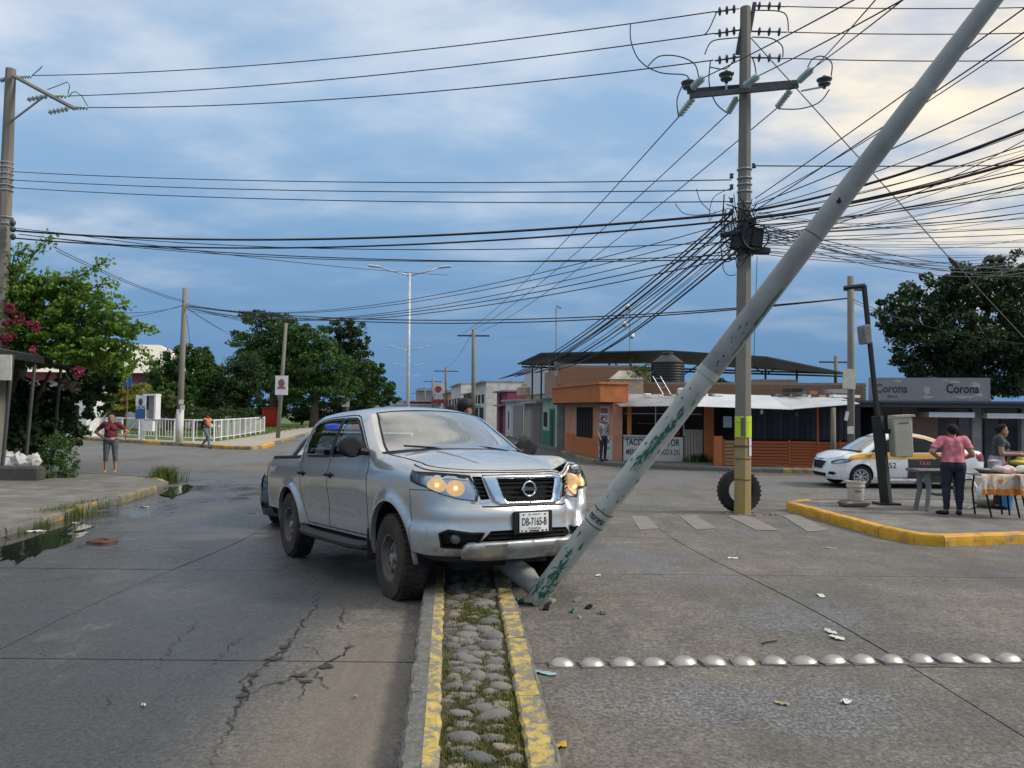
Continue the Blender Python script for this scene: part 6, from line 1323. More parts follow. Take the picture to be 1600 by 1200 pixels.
o3, b3, t3 = cpole('thin pole with a small poster farther along the park edge', 542, 668, 560, 78, .13, .10, 543, .14); q = D(540, 626, 77.6); ps = thing('portrait_poster', 'small poster on the far park pole', 'poster', q-Vector((0, 0, .6))); MB().box(q, (.75, .06, 1.25)).build('frame', M('poster white', (.72, .71, .70), .6), ps); MB().ellipsoid(q+Vector((0, -.04, .1)), (.2, .01, .3), 10, 6).build('print', M('poster brown', (.20, .12, .10), .7), ps)
o4, b4, t4 = cpole('concrete pole with a bracket arm in front of the dark eatery', 1330, 736, 432, 25.5, .125, .105, 1329, .13)
q = D(1327, 452, 25.5); MB().box(q+Vector((.2, 0, 0)), (.75, .09, .10)).build('bracket', CROSS, o4); q = D(1327, 592, 25.3); MB().box(q, (.42, .04, .66), rot=(0, .04, 0)).build('notice', M('pale notice', (.52, .52, .42), .7, var=.2), o4); MB().box(D(1329, 672, 25.35), (.2, .04, .25)).build('flyer', WHITEW, o4); MB().box(D(1323, 650, 25.3), (.1, .05, .3), rot=(0, .2, 0)).build('white_bag', WHITEW, o4)
o5, b5, t5 = cpole('far utility pole with crossarm beside the house row', 740, 655, 515, 62, .2, .15, 740, 0, arm=2.6); o6, b6, t6 = cpole('distant dark utility pole between far street and houses', 697, 650, 574, 100, .2, .16, 697, 0, arm=3.2)
for k, (px, pt, dep) in enumerate(((676, 592, 140), (664, 604, 175), (653, 612, 215))): cpole('%s of the distant utility poles at the street end' % ('nearest', 'middle', 'farthest')[k], px, 645, pt, dep, .22, .18, px, 0, arm=3.4)
cpole('faraway pole above the eatery roof left of the bracket pole', 1306, 610, 556, 60, .16, .14, 1306, 2.5, arm=2.6)
# black sign post and meter box on the island
bp0 = G(1385, 788, .155); o = thing('sign_post', 'black steel sign post with base plate leaning left on the island', 'sign post', bp0); z0 = bp0.z; tpp = D(1350, 446, bp0.y)
md = bp0.lerp(tpp, .40); BLK = M('black steel', (.016, .018, .018), .5, var=.25)
MB().box(bp0+Vector((0, 0, .02)), (.42, .36, .04)).build('base_plate', BLK, o); MB().tube([bp0+Vector((0, 0, .03)), md], .125, 4).build('lower_post', BLK, o); MB().tube([md, tpp], .055, 6).build('upper_post', BLK, o)
MB().tube([D(1352, 446, bp0.y), D(1318, 450, bp0.y+.2)], .045, 4).build('top_arm', BLK, o); q = D(1351, 523, bp0.y); MB().box(q, (.16, .30, .38), rot=(0, -.1, 0), bev=.02).build('side_panel', M('weathered panel', (.22, .21, .20), .7, var=.4), o)
bx = D(1407, 682, bp0.y-.1); mb_ = thing('meter_box', 'beige metal meter box fixed to the black sign post', 'meter box', bx-Vector((0, 0, .4))); CRE = M('beige enamel', (.42, .39, .31), .6, var=.12, scale=3, col2=(.25, .2, .14), amt=.15, sc2=4, soft=.05)
MB().box(bx, (.36, .26, .80), rot=(0, -.06, 0), bev=.015).build('case', CRE, mb_); MB().box(bx+Vector((.02, 0, .41)), (.40, .30, .04), rot=(0, -.06, 0)).build('cap', CRE, mb_); MB().box(bx+Vector((0, -.132, .27)), (.2, .004, .03), rot=(0, -.06, 0)).build('plate', M('meter ink', (.15, .14, .12), .7), mb_); MB().box(bx+Vector((-.22, .05, .1)), (.1, .05, .1)).build('bracket', BLK, mb_)
# street lamps along the far median
def lamp(label, px, dep, h, arm=2.1):
    c = D(px, 640, dep); b = Vector((c.x, dep, gz(c.x, dep))); o = thing('street_lamp', label, 'street lamp', b, 0, 'double street lamps along the far street'); LM = M('lamp post white', (.58, .59, .60), .5, .2)
    MB().tube([b, b+Vector((0, 0, h*.5)), b+Vector((0, 0, h))], [.13, .10, .07], 10).build('post', LM, o, smooth=True)
    for s_ in (-1, 1):
        MB().tube([b+Vector((0, 0, h-.15)), b+Vector((s_*arm*.55, 0, h+.12)), b+Vector((s_*arm, 0, h+.38))], .045, 6).build('arm', LM, o, smooth=True); MB().box(b+Vector((s_*(arm+.2), 0, h+.40)), (.75, .3, .13), rot=(0, -s_*.1, 0), bev=.05).build('luminaire', LM, o)
lamp('nearest white double arm street lamp rising beyond the pickup', 637, 46, 10.2, 1.95); lamp('second street lamp behind the nearest white one', 637.5, 98, 9.6); lamp('third street lamp small in the distance', 638, 140, 9.8); lamp('farthest tiny street lamp at the street end', 638.5, 190, 10)

# ------------------------------------------------------------------ wires
HUB = lambda py, dx=0: pp(1160+dx, py)
gL = 'high voltage lines to the left pole'
for lv, ((x0, y0), (x1, y1), d0, s_) in zip(('top', 'middle', 'lowest'), (((50, 118), (1117, 18), LY+.1, .28), ((105, 150), (1117, 52), LY-.5, .22), ((138, 168), (1115, 94), LY-1, .25))): wire_obj(D(x0, y0, d0), pp(x1, y1), s_, .013, lv+' long high line from the left pole crossarm to the utility pole', gL, 24)
gR = 'high voltage lines leaving to the right'
for lv, y0, y1 in (('top', 10, 9), ('middle', 50, 49), ('lowest', 91, 92)): wire_obj(pp(1226, y0), D(1700, y1, PY-.5), .05, .011, lv+' of the level high lines leaving the utility pole top towards the right edge', gR)
gF = 'lines from the crossarm to the far street'
for lv, p0, p1 in (('leftmost', (1062, 181), (724, 520)), ('middle', (1138, 177), (738, 516)), ('rightmost', (1214, 169), (752, 518))): wire_obj(pp(*p0, .9), D(*p1, 62), .5, .015, lv+' of three lines running from the lower crossarm down the far street', gF, 26)
gN = 'lines from the crossarm overhead towards the viewer'
for p0, p1 in (((1098, 122), (1352, -10)), ((1184, 119), (1428, -10)), ((1268, 108), (1428, -14)), ((1266, 112), (1378, -12))): wire_obj(pp(*p0, -.8), D(*p1, 8.5), .02, .011, 'line rising from the crossarm towards the top right corner', gN)
gM = 'three low lines between the poles'
for lv, y0, y1 in (('top', 268, 281), ('middle', 281, 297), ('lowest', 293, 315)): wire_obj(D(16, y0, LY), pp(1143, y1), .16, .011, lv+' of three slim mid height lines between the left pole and the utility pole', gM, 22)
wire_obj(pp(1180, 259), D(1700, 257, PY), .02, .012, 'level line leaving the utility pole right side at mid height', 'mid line right')
gB = 'thick cables between the poles'; LV = ['thickest uppermost', 'second thickest', 'slim lowest', 'thin middle', 'thin upper']
for p0, p1, r, s_ in (((20, 360), (1145, 334), .026, .38), ((22, 372), (1140, 345), .020, .40), ((30, 366), (1150, 405), .012, .3), ((80, 372), (1150, 398), .010, .35), ((20, 356), (1150, 378), .010, .35)): wire_obj(D(*p0, LY-.2), pp(*p1, -.1), s_, r, ('%s sagging communication cable between the left pole and the cable tangle' % LV.pop(0)), gB, 24)
gP = 'cables to the park pole'
for p0, p1, r in (((291, 478), (1148, 402), .012), ((291, 480), (1150, 388), .012), ((292, 484), (1152, 372), .010), ((290, 474), (1150, 360), .010), ((291, 476), (1152, 345), .010)): wire_obj(D(*p0, 40.5), pp(*p1), 1.0, r, 'drooping cable from the cable tangle to the park pole', gP, 24)
for s_, r in ((.75, .022), (.88, .022)): wire_obj(D(291, 478, 40.5), D(1326, 466, 25.5), s_, r, 'heavy double cable passing low between the park pole and the bracket pole', 'heavy low cables', 28)
for p0, p1, d0 in (((84, 386), (288, 470), LY), ((88, 392), (288, 472), LY), ((150, 500), (287, 476), 30), ((160, 488), (287, 478), 30), ((95, 364), (700, 430), LY)): wire_obj(D(*p0, d0), D(*p1, 40.5), .15, .012, 'thin cable dropping to the park pole from the left', 'drops to the park pole')
for p1 in ((345, 515), (390, 540), (300, 560), (447, 512), (447, 516)): wire_obj(D(290, 480, 40.5), D(*p1, 48), .05, .012, 'thin service drop leaving the park pole rightwards', 'park pole service drops')
gH = 'cable bundle sweeping to the brick houses'
for k in range(13): p0 = (1135+random.uniform(0, 18), 330+k*5.2); p1 = (778+k*7+random.uniform(-6, 6), 592-k*1.2); wire_obj(pp(*p0, -.1), D(*p1, 41), .45+.12*random.random(), random.choice([.010, .013, .020, .026]), 'cable in the bundle sweeping down from the tangle to the brick houses', gH, 22)
ORD = (ords+['seventeenth', 'eighteenth', 'nineteenth', 'twentieth', 'twenty first', 'twenty second', 'twenty third'])
gQ = 'cables fanning right from the tangle'
fan = [(36, 7.5), (118, 8), (152, 9), (180, 9), (186, 9.2), (205, 9), (222, 9.5), (228, 9.6), (240, 10), (252, 10), (264, 10.5), (278, 11), (292, 11), (306, 12), (322, 12), (335, 14), (352, 14), (362, 15), (374, 16), (386, 18), (398, 20), (412, 22), (420, 24)]
for k, (y1, dep) in enumerate(fan): p0 = (1170+random.uniform(0, 16), 318+k*3.4); wire_obj(pp(*p0, -.12), D(1680, y1-(240-y1)*.16 if y1 < 240 else y1, dep), random.uniform(.02, .16), .022 if y1 in (180, 228) else random.choice([.006, .008, .010]), ORD[k]+' highest cable at the right edge fanning from the utility pole tangle', gQ, 20)
for k in range(14): y1 = random.uniform(160, 420); wire_obj(pp(1168+random.uniform(0, 20), random.uniform(322, 398), -.12), D(1680, y1, 9+(y1-150)*.05+random.uniform(0, 6)), random.uniform(.05, .45), random.choice([.005, .006, .008]), 'thin slack cable crossing the fan right of the utility pole', 'slack cables right of the pole', 18)
for k in range(6): wire_obj(pp(1185+random.uniform(0, 10), random.uniform(345, 392), -.1), D(random.uniform(1560, 1700), random.uniform(395, 440), 26+random.uniform(0, 8)), random.uniform(.2, .6), .010, 'low cable drooping from the tangle towards the right tree', 'low cables to the right tree', 18)
wire_obj(pp(1180, 310), D(1660, -30, 8), .02, .011, 'upper single line climbing from the tangle past the leaning post', gQ); wire_obj(pp(1178, 330), D(1660, 10, 8), .02, .011, 'lower single line climbing from the tangle past the leaning post', gQ)
gy = wire_obj(pp(1172, 58), D(1488, 408, 13.5), .0, .010, 'stay wire slanting down right from the pole top', 'stay wire', 6); gi = D(1490, 409, 13.4); tag(MB().tube([gi+Vector((-.08, 0, .08)), gi, gi+Vector((.08, 0, -.08))], [.03, .055, .03], 8).build('stay_insulator', PORC), 'dark insulator on the stay wire above the tree', 'insulator'); wire_obj(gi+Vector((.08, 0, -.08)), D(1660, 590, 12.5), .02, .009, 'lower end of the stay wire crossing the right tree', 'stay wire')
wire_obj(D(1329, 466, 25.5), D(1640, 540, 20), .3, .010, 'thin cable from the bracket pole into the right tree', 'bracket pole drops'); wire_obj(D(1329, 470, 25.5), D(1420, 500, 30), .1, .010, 'thin cable from the bracket pole into the right tree', 'bracket pole drops')
wire_obj(pp(1183, 400), pp(1178, 560), 0, .006, 'thin loose wire hanging straight down from the tangle', 'hanging wire', 4)
for k in range(4): wire_obj(D(740, 516, 62), D(697, 575, 100), .5, .016, 'faint line between the far street poles', 'far street lines')

# ------------------------------------------------------------------ vegetation
def leaf_mesh(name, C, size, mat, parent=None, droop=.3, asp=.55, local=False):
    n = len(C); C = np.asarray(C, float); a = rng.uniform(0, 2*pi, n); el = rng.uniform(-1.1, .7, n)-droop; s = size*rng.uniform(.6, 1.3, n)
    d = np.stack([np.cos(a)*np.cos(el), np.sin(a)*np.cos(el), np.sin(el)], 1); r = rng.normal(0, 1, (n, 3)); w = np.cross(d, r); w /= np.linalg.norm(w, axis=1, keepdims=True)
    nn = np.cross(d, w); base = C-d*(s*.5)[:, None]; tip = C+d*(s*.5)[:, None]; m = C-d*(s*.06)[:, None]+nn*(s*.08)[:, None]
    l = m+w*(s*asp*.5)[:, None]; rr = m-w*(s*asp*.5)[:, None]; i = np.arange(n); V = np.concatenate([base, rr, tip, l]); return fast_mesh(name, V, np.stack([i, n+i, 2*n+i, 3*n+i], 1), mat, parent, local=local)
def clump_points(blobs, n, shell=.55, clumps=26, cr=.30):
    # blobs: (centre, radii). Leaves gather in clumps spread through each blob, mostly near its surface
    out = []; vol = np.array([r[0]*r[1]*r[2] for _, r in blobs])**.75; vol /= vol.sum()
    for (c, r), f in zip(blobs, vol):
        k = int(n*f); nc = max(6, int(clumps*(f*len(blobs))**.5)); q = rng.normal(0, 1, (nc, 3)); q /= np.linalg.norm(q, axis=1, keepdims=True); rad = rng.uniform(shell, 1.0, nc)**.6; cc = np.array(c)+q*np.array(r)*rad[:, None]
        which = rng.integers(0, nc, k); g = rng.normal(0, 1, (k, 3)); g /= np.maximum(np.linalg.norm(g, axis=1, keepdims=True), 1e-6); g *= (rng.uniform(0, 1, (k, 1))**.45); sc = rng.uniform(.6, 1.3, nc)[which][:, None]
        out.append(cc[which]+g*np.array(r)*cr*sc*np.array([1, 1, .75]))
    return np.concatenate(out)
LEAF_D = leaf_mat('dark foliage', (.014, .040, .011), (.06, .105, .025), .28); LEAF_M = leaf_mat('mid foliage', (.018, .06, .014), (.09, .17, .035), .3); LEAF_B = leaf_mat('bright foliage', (.05, .13, .015), (.30, .45, .08), .5); LEAF_Y = leaf_mat('yellow green foliage', (.12, .13, .02), (.34, .32, .06), .35)
PINK = leaf_mat('pink bracts', (.22, .02, .07), (.45, .08, .14), .4); BARK = M('bark', (.10, .078, .055), .95, var=.35, scale=8, bump=.6, bscale=25, stretch=(1, 1, .25))
def tree(label, base, blobs, n, size, mat, r0=.25, clumps=26, name='tree', limbs=True, group=None, cr=.30):
    base = Vector(base); o = thing(name, label, 'tree', base, 0, group); top = Vector(max(blobs, key=lambda b: b[0][2])[0]); cen = sum((Vector(b[0]) for b in blobs), Vector())/len(blobs)
    k = base.lerp(cen, .45); k.z = base.z+(cen.z-base.z)*.55; MB().tube([base-Vector((0, 0, .1)), base.lerp(k, .5)+Vector((.06, .03, 0)), k, k.lerp(cen, .7)], [r0*1.25, r0, r0*.8, r0*.4], 10).build('trunk', BARK, o, smooth=True)
    if limbs:
        for c, r in blobs: c = Vector(c); m_ = k.lerp(c, .55)+Vector((random.gauss(0, .2), 0, random.gauss(0, .2))); MB().tube([k, m_, c], [r0*.5, r0*.3, r0*.1], 6).build('limb', BARK, o, smooth=True)
    P = np.concatenate([clump_points([(tuple(c), tuple(r)) for c, r in blobs], int(n*2.6), clumps=int(clumps*1.5), cr=cr), clump_points([(tuple(c), tuple(q*.8 for q in r)) for c, r in blobs], int(n*.6), .0, int(clumps*1.2), .42)]); leaf_mesh('crown', P, size*.92, mat, o); return o
def B(px, py, dep, rpx, rpy=None, ry=None, dd=0):
    q = D(px, py, dep+dd); k = dep/1200; return (tuple(q), (rpx*k, (ry or (rpx*k)), (rpy or rpx)*k))
def gb(px, dep): c = D(px, 640, dep); return (c.x, dep, gz(c.x, dep)+.1)
G2 = 'park trees'
tree('rounded green tree behind the white fence beside the park pole', gb(262, 60), [B(258, 590, 60, 26, 40), B(288, 575, 60, 24, 34), B(272, 620, 60, 38, 28), B(312, 585, 61, 22, 38)], 5200, .27, LEAF_M, .25, 22, group=G2)
tree('small upright tree right of the park pole', gb(318, 66), [B(318, 568, 66, 15, 26), B(325, 600, 66, 26, 34), B(345, 622, 66, 30, 26)], 3600, .27, LEAF_D, .2, 18, group=G2)
tree('dense dark low tree in the middle of the park', gb(382, 62), [B(365, 610, 62, 36, 40), B(395, 590, 62, 30, 36), B(350, 630, 62, 30, 22)], 5000, .26, LEAF_D, .25, 24, group=G2)
tree('tallest tiered park tree with spreading top', gb(428, 76), [B(405, 497, 76, 28, 14), B(440, 512, 76, 34, 20), B(395, 535, 76, 36, 22), B(445, 550, 76, 48, 30), B(400, 570, 76, 44, 28), B(455, 590, 76, 46, 30)], 8500, .30, LEAF_M, .4, 30, group=G2)
tree('broad park tree beside the leaning poster pole', gb(490, 74), [B(480, 535, 74, 40, 26), B(500, 570, 74, 50, 34), B(470, 605, 74, 40, 24), B(525, 605, 74, 40, 28)], 7000, .30, LEAF_M, .38, 28, group=G2)
tree('loose leaved park tree with gaps of sky in its top', gb(540, 82), [B(530, 512, 82, 28, 18), B(552, 525, 82, 24, 26), B(515, 545, 82, 30, 24), B(550, 565, 82, 34, 30), B(565, 600, 82, 30, 28)], 4200, .32, LEAF_D, .36, 20, group=G2, cr=.26)
tree('rightmost park tree with low drooping bare twig', gb(585, 90), [B(578, 585, 90, 26, 24), B(592, 610, 90, 22, 22), B(560, 618, 90, 24, 20)], 3600, .32, LEAF_M, .3, 16, group=G2)
tree('far small tree at the street end left of the lamps', gb(600, 130), [B(606, 622, 130, 16, 12), B(590, 626, 130, 14, 10)], 1200, .5, LEAF_D, .3, 12, group=G2)
tree('pale yellow green croton shrub behind the fence', gb(195, 50), [B(185, 612, 50, 26, 22), B(215, 618, 50, 26, 20), B(165, 625, 50, 16, 16), B(200, 632, 50, 34, 16)], 3800, .19, LEAF_Y, .12, 22, name='croton_shrub')
tree('olive green bush next to the payphone', gb(255, 49), [B(256, 622, 49, 22, 16), B(240, 625, 49, 16, 14), B(268, 632, 49, 16, 14)], 2000, .18, leaf_mat('olive foliage', (.05, .08, .015), (.16, .20, .05), .35), .1, 18, name='bush')
tree('dark clipped bush low behind the fence', gb(330, 52), [B(320, 650, 52, 30, 14), B(350, 648, 52, 28, 12), B(385, 650, 54, 22, 12)], 1800, .16, LEAF_D, .08, 18, name='bush')
tree('big dark leafy tree overhanging the beer sign at the right', (20.5, 36, gz(20, 36)), [B(1415, 490, 35, 42, 40), B(1460, 470, 36, 44, 44), B(1520, 450, 35, 48, 40), B(1575, 430, 35, 44, 36), B(1440, 545, 35, 50, 34), B(1505, 530, 34.5, 60, 44), B(1575, 515, 35, 60, 60), B(1460, 580, 36, 50, 26), B(1540, 590, 36, 60, 34), B(1620, 470, 36, 50, 60), B(1640, 570, 36, 50, 50)], 17000, .21, leaf_mat('glossy dark foliage', (.012, .032, .012), (.055, .10, .03), .2, .4), .5, 30, cr=.28)
tree('dark tree showing behind the brick parapet and utility pole', (13.5, 52, gz(13, 52)), [B(1120, 605, 52, 26, 12), B(1200, 606, 52, 22, 12)], 1400, .25, LEAF_D, .2, 16); 
tree('low dark shrub mass along the back of the park lawn', gb(470, 84), [B(400+i*28, 640, 84, 24, 18) for i in range(7)], 5200, .3, LEAF_D, .1, 20, name='shrub_row', limbs=False)
tree('dark trees behind the park pole and hall', gb(300, 88), [B(250+i*26, 612-(i%2)*14, 88, 26, 30) for i in range(5)], 5200, .34, LEAF_D, .3, 22, limbs=False, group=G2)
rpz = D(1000, 598, 36.2); rp_ = thing('roof_plant', 'drooping potted plant on the roof beside the cream shed', 'plant', rpz); MB().lathe([(.12, 0), (.17, .25), (.15, .25)], tuple(rpz), 12).build('pot', M('clay pot', (.25, .1, .06), .9), rp_); leaf_mesh('foliage', rng.normal(0, 1, (260, 3))*np.array([.34, .25, .26])+np.array(rpz)+np.array([0, 0, .45]), .2, LEAF_M, rp_, asp=.3)
# bougainvillea over the shelter
bo = thing('bougainvillea', 'big bougainvillea with pink bracts spilling over the roadside shelter roof', 'bougainvillea', (-15, 23.5, gz(-15, 23)+.12)); dp = 22.5
bl = [B(15, 500, dp, 42, 50), B(60, 460, dp, 38, 30), B(100, 455, dp, 34, 24), B(140, 475, dp, 34, 26), B(175, 505, dp, 26, 18), B(55, 520, dp, 46, 46), B(110, 510, dp, 46, 34), B(160, 535, dp, 34, 26), B(200, 520, dp, 20, 12), B(25, 450, dp, 30, 36), B(195, 548, dp, 18, 14), B(120, 555, dp, 40, 18), B(-20, 480, dp, 40, 60), B(60, 560, dp+1, 60, 16), B(150, 560, dp+2, 40, 16), B(185, 570, dp+1, 24, 14), B(100, 560, dp+3, 60, 18), B(170, 585, dp+3, 34, 16)]
P = np.concatenate([clump_points(bl, 30000, .5, 34, .30), clump_points([(c, tuple(q*.85 for q in r)) for c, r in bl], 7000, .0, 30, .45)]); SH = []
def shoot(pts, n, spread=.14):
    Q = [np.array(D(x, y, dp-.4)) for x, y in pts]; t = np.linspace(0, len(Q)-1.001, n); i = t.astype(int); f = (t-i)[:, None]; Qa = np.array(Q); c = Qa[i]*(1-f)+Qa[i+1]*f; SH.append((Q, c+rng.normal(0, 1, c.shape)*spread*(1-.5*t/len(Q))[:, None]))
shoot([(20, 455), (35, 420), (55, 395), (80, 368)], 260, .15); shoot([(15, 440), (22, 400), (40, 388)], 140); shoot([(100, 440), (130, 428), (172, 405)], 200, .12); shoot([(130, 455), (160, 445), (178, 440)], 110); shoot([(165, 485), (200, 478), (182, 460)], 90, .1); shoot([(190, 505), (222, 510), (242, 515)], 150, .1); shoot([(195, 535), (225, 548), (238, 570)], 130, .1); shoot([(75, 440), (74, 428), (78, 425)], 40); shoot([(92, 438), (93, 428)], 30); shoot([(160, 470), (172, 462)], 40); shoot([(200, 565), (225, 572)], 60, .1)
P = np.concatenate([P]+[s[1] for s in SH]); leaf_mesh('foliage', P, .125, LEAF_B, bo, asp=.7)
for Q, _ in SH: MB().tube([Vector(q) for q in Q], [.02]*(len(Q)-1)+[.006], 5).build('shoot', BARK, bo)
fp = clump_points([B(16, 483, dp-1, 8), B(30, 497, dp-1, 9), B(14, 530, dp-1, 9, 10), B(55, 512, dp-1, 8), B(52, 548, dp-1.2, 7), B(120, 580, dp-1.5, 8), B(10, 505, dp-1, 6), B(45, 508, dp-1, 6)], 420, .3, 8, .5); leaf_mesh('bracts', fp, .13, PINK, bo, asp=.8)['kind'] = 'stuff'
MB().tube([(-15.5, 23.6, gz(-15, 23)), (-15.2, 23.2, 1.6), (-14.6, 22.8, 3.4)], [.14, .11, .07], 8).build('stem', BARK, bo, smooth=True)
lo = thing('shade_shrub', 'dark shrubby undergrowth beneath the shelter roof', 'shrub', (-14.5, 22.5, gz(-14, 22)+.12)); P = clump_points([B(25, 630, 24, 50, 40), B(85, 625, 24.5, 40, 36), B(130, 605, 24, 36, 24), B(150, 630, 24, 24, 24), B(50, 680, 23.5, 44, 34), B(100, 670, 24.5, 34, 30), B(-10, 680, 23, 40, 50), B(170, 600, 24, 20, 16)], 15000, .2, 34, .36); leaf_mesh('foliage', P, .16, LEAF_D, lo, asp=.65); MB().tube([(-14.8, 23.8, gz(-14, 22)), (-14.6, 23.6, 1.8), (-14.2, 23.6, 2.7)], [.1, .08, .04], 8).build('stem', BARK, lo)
fp = clump_points([B(120, 583, 22.6, 10), B(115, 608, 22.6, 8), B(105, 600, 22.6, 10)], 160, .3, 8, .5); leaf_mesh('bracts', fp, .13, leaf_mat('cream bracts', (.25, .22, .14), (.4, .22, .2), .4), lo, asp=.8)['kind'] = 'stuff'
we = thing('roadside_weeds', 'leafy green weeds at the left pavement edge in front of the shelter posts', 'weeds', (-13, 20.5, gz(-13, 20)+.12)); P = clump_points([B(85, 705, 20.8, 26, 28), B(105, 730, 20.5, 20, 24), B(60, 725, 20.6, 26, 22), B(75, 750, 20.0, 22, 12), B(95, 690, 21.2, 18, 18), B(50, 750, 19.8, 16, 10)], 5200, .3, 24, .36); leaf_mesh('foliage', P, .075, LEAF_M, we, asp=.5)
def clump(label, px, py, n, h, sx, sy, mat=GRASSM, name='grass_clump', w=.006, dz=.0):
    c = G(px, py, dz); P = [(x, y, gz(x, y)+dz-.02) for x, y in zip(rng.normal(c.x, sx, n), rng.normal(c.y, sy, n))]; return tag(blades(name, P, h, w, mat, None, .9), label, 'grass', None, 'stuff')
clump('thick grass clump nearest in the left gutter', 42, 824, 500, .17, .14, .14); clump('long grass tuft growing from the left kerb', 95, 808, 800, .22, .16, .28); clump('grass tuft farther along the left kerb', 135, 796, 550, .20, .13, .3); clump('tall weeds at the end of the left kerb', 256, 752, 600, .42, .18, .25, w=.009); clump('small grass tuft at the very left kerb', 15, 832, 160, .12, .12, .1)
clump('weed tuft at the foot of the gate beside the taco stand', 1095, 722, 260, .35, .25, .1, LEAF_M, w=.02, dz=.13); clump('dark weeds by the mint green house wall', 832, 690, 300, .6, .3, .4, LEAF_M, w=.03)
# lawn tufts so the park does not read as a flat sheet
lt = []
for _ in range(9000):
    x, y = random.uniform(-40, -15.5), random.uniform(43.5, 75)
    if y > 42.8+max(0, (-19-x))*.72+1 and x < -16.2-(y-42)*.09: lt.append((x, y, gz(x, y)+.165))
tag(blades('lawn_grass', lt, .16, .02, GRASSM, None, .8), None, None, None, 'stuff')

# ------------------------------------------------------------------ shelter, fence, park furniture
sh = thing('roadside_shelter', 'open roadside shelter with corrugated roof and slim posts at the left edge', 'shelter', (-14.5, 22, gz(-14, 22)+.12)); R0, R1 = D(-60, 534, 17.2), D(173, 577, 28.0); back = Vector((-4.2, 1.0, .25))
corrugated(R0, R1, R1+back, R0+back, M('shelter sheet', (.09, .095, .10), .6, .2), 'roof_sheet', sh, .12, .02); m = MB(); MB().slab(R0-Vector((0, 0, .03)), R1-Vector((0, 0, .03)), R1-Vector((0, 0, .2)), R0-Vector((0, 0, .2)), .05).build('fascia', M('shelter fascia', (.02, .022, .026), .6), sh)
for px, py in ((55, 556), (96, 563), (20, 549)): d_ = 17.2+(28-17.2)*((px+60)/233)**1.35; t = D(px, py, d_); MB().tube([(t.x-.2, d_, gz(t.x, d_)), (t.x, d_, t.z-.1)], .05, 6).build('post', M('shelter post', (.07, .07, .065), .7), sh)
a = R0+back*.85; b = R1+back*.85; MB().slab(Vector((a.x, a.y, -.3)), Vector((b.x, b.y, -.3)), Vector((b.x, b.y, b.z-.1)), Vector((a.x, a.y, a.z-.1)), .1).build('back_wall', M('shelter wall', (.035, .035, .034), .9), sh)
q = D(5, 574, 18.6); sp = tag(MB().box(q, (.36, .05, .62), rz=.2).build('shelter_notice', M('pale notice', (.52, .52, .42), .7)), 'pale notice board hung under the shelter roof at the left edge', 'notice')
JK = 'junk heaped by the left pavement'
for k, (px, py, s_, lb) in enumerate(((12, 730, .28, 'white crumpled sack on the junk heap at the left edge'), (28, 722, .25, 'pale plastic tub on the junk heap beside the weeds'), (40, 735, .2, 'grey broken pot on the junk heap'), (8, 715, .16, 'small white scrap topping the junk heap'), (48, 720, .2, 'pale bucket half hidden in the weeds'))):
    q = G(px, 748, .12); z = D(px, py, q.y).z; x = D(px, py, q.y).x; tag(MB().ellipsoid((x, q.y+.1*k*.3, z), (s_, s_*.8, s_*.9), 10, 7).xf(lambda v: v+Vector((random.gauss(0, s_*.12), random.gauss(0, s_*.12), random.gauss(0, s_*.12)))).build('junk_item', random.choice([PAP, WHITEW, GREYW])), lb, 'junk', JK)
q = G(15, 752, .12); tag(MB().box((q.x-.2, q.y+.2, q.z+.17), (1.7, .4, .38), rz=.1, bev=.05).build('concrete_block', M('dark block', (.07, .068, .06), .9)), 'dark concrete block under the junk heap', 'block')
WF = M('white fence paint', (.72, .72, .70), .6, var=.08)
fe = thing('park_fence', 'white tubular railing fence along the park edge', 'fence', (-20, 43, gz(-20, 43)+.14)); fl = [(-34, 53.2), (-27.5, 48.6), (-21.6, 44.6), (-17.2, 41.6), (-16.2, 41.9), (-16.6, 46), (-18.0, 56)]
for (x0, y0), (x1, y1) in zip(fl[:-1], fl[1:]):
    L_ = math.hypot(x1-x0, y1-y0); zb = gz(x0, y0)+.16; MB().tube([(x0, y0, zb+1.15), (x1, y1, zb+1.15)], .035, 6).build('rail', WF, fe); MB().tube([(x0, y0, zb+.18), (x1, y1, zb+.18)], .025, 6).build('rail', WF, fe); n = max(1, round(L_/1.6))
    for k in range(n+(x1 == -18.0)): f = k/n; x, y = x0+(x1-x0)*f, y0+(y1-y0)*f; MB().tube([(x, y, zb-.1), (x, y, zb+1.2)], .045, 6).build('post', WF, fe)
    if x0 < -24:
        for k in range(n): f, g_ = k/n, (k+1)/n; MB().tube([(x0+(x1-x0)*f, y0+(y1-y0)*f, zb), (x0+(x1-x0)*g_, y0+(y1-y0)*g_, zb+1.15)], .03, 5).build('brace', WF, fe)
    else:
        n2 = int(L_/.28)
        for k in range(n2): f = (k+.5)/n2; x, y = x0+(x1-x0)*f, y0+(y1-y0)*f; MB().tube([(x, y, zb+.18), (x, y, zb+1.15)], .014, 4).build('picket', WF, fe)
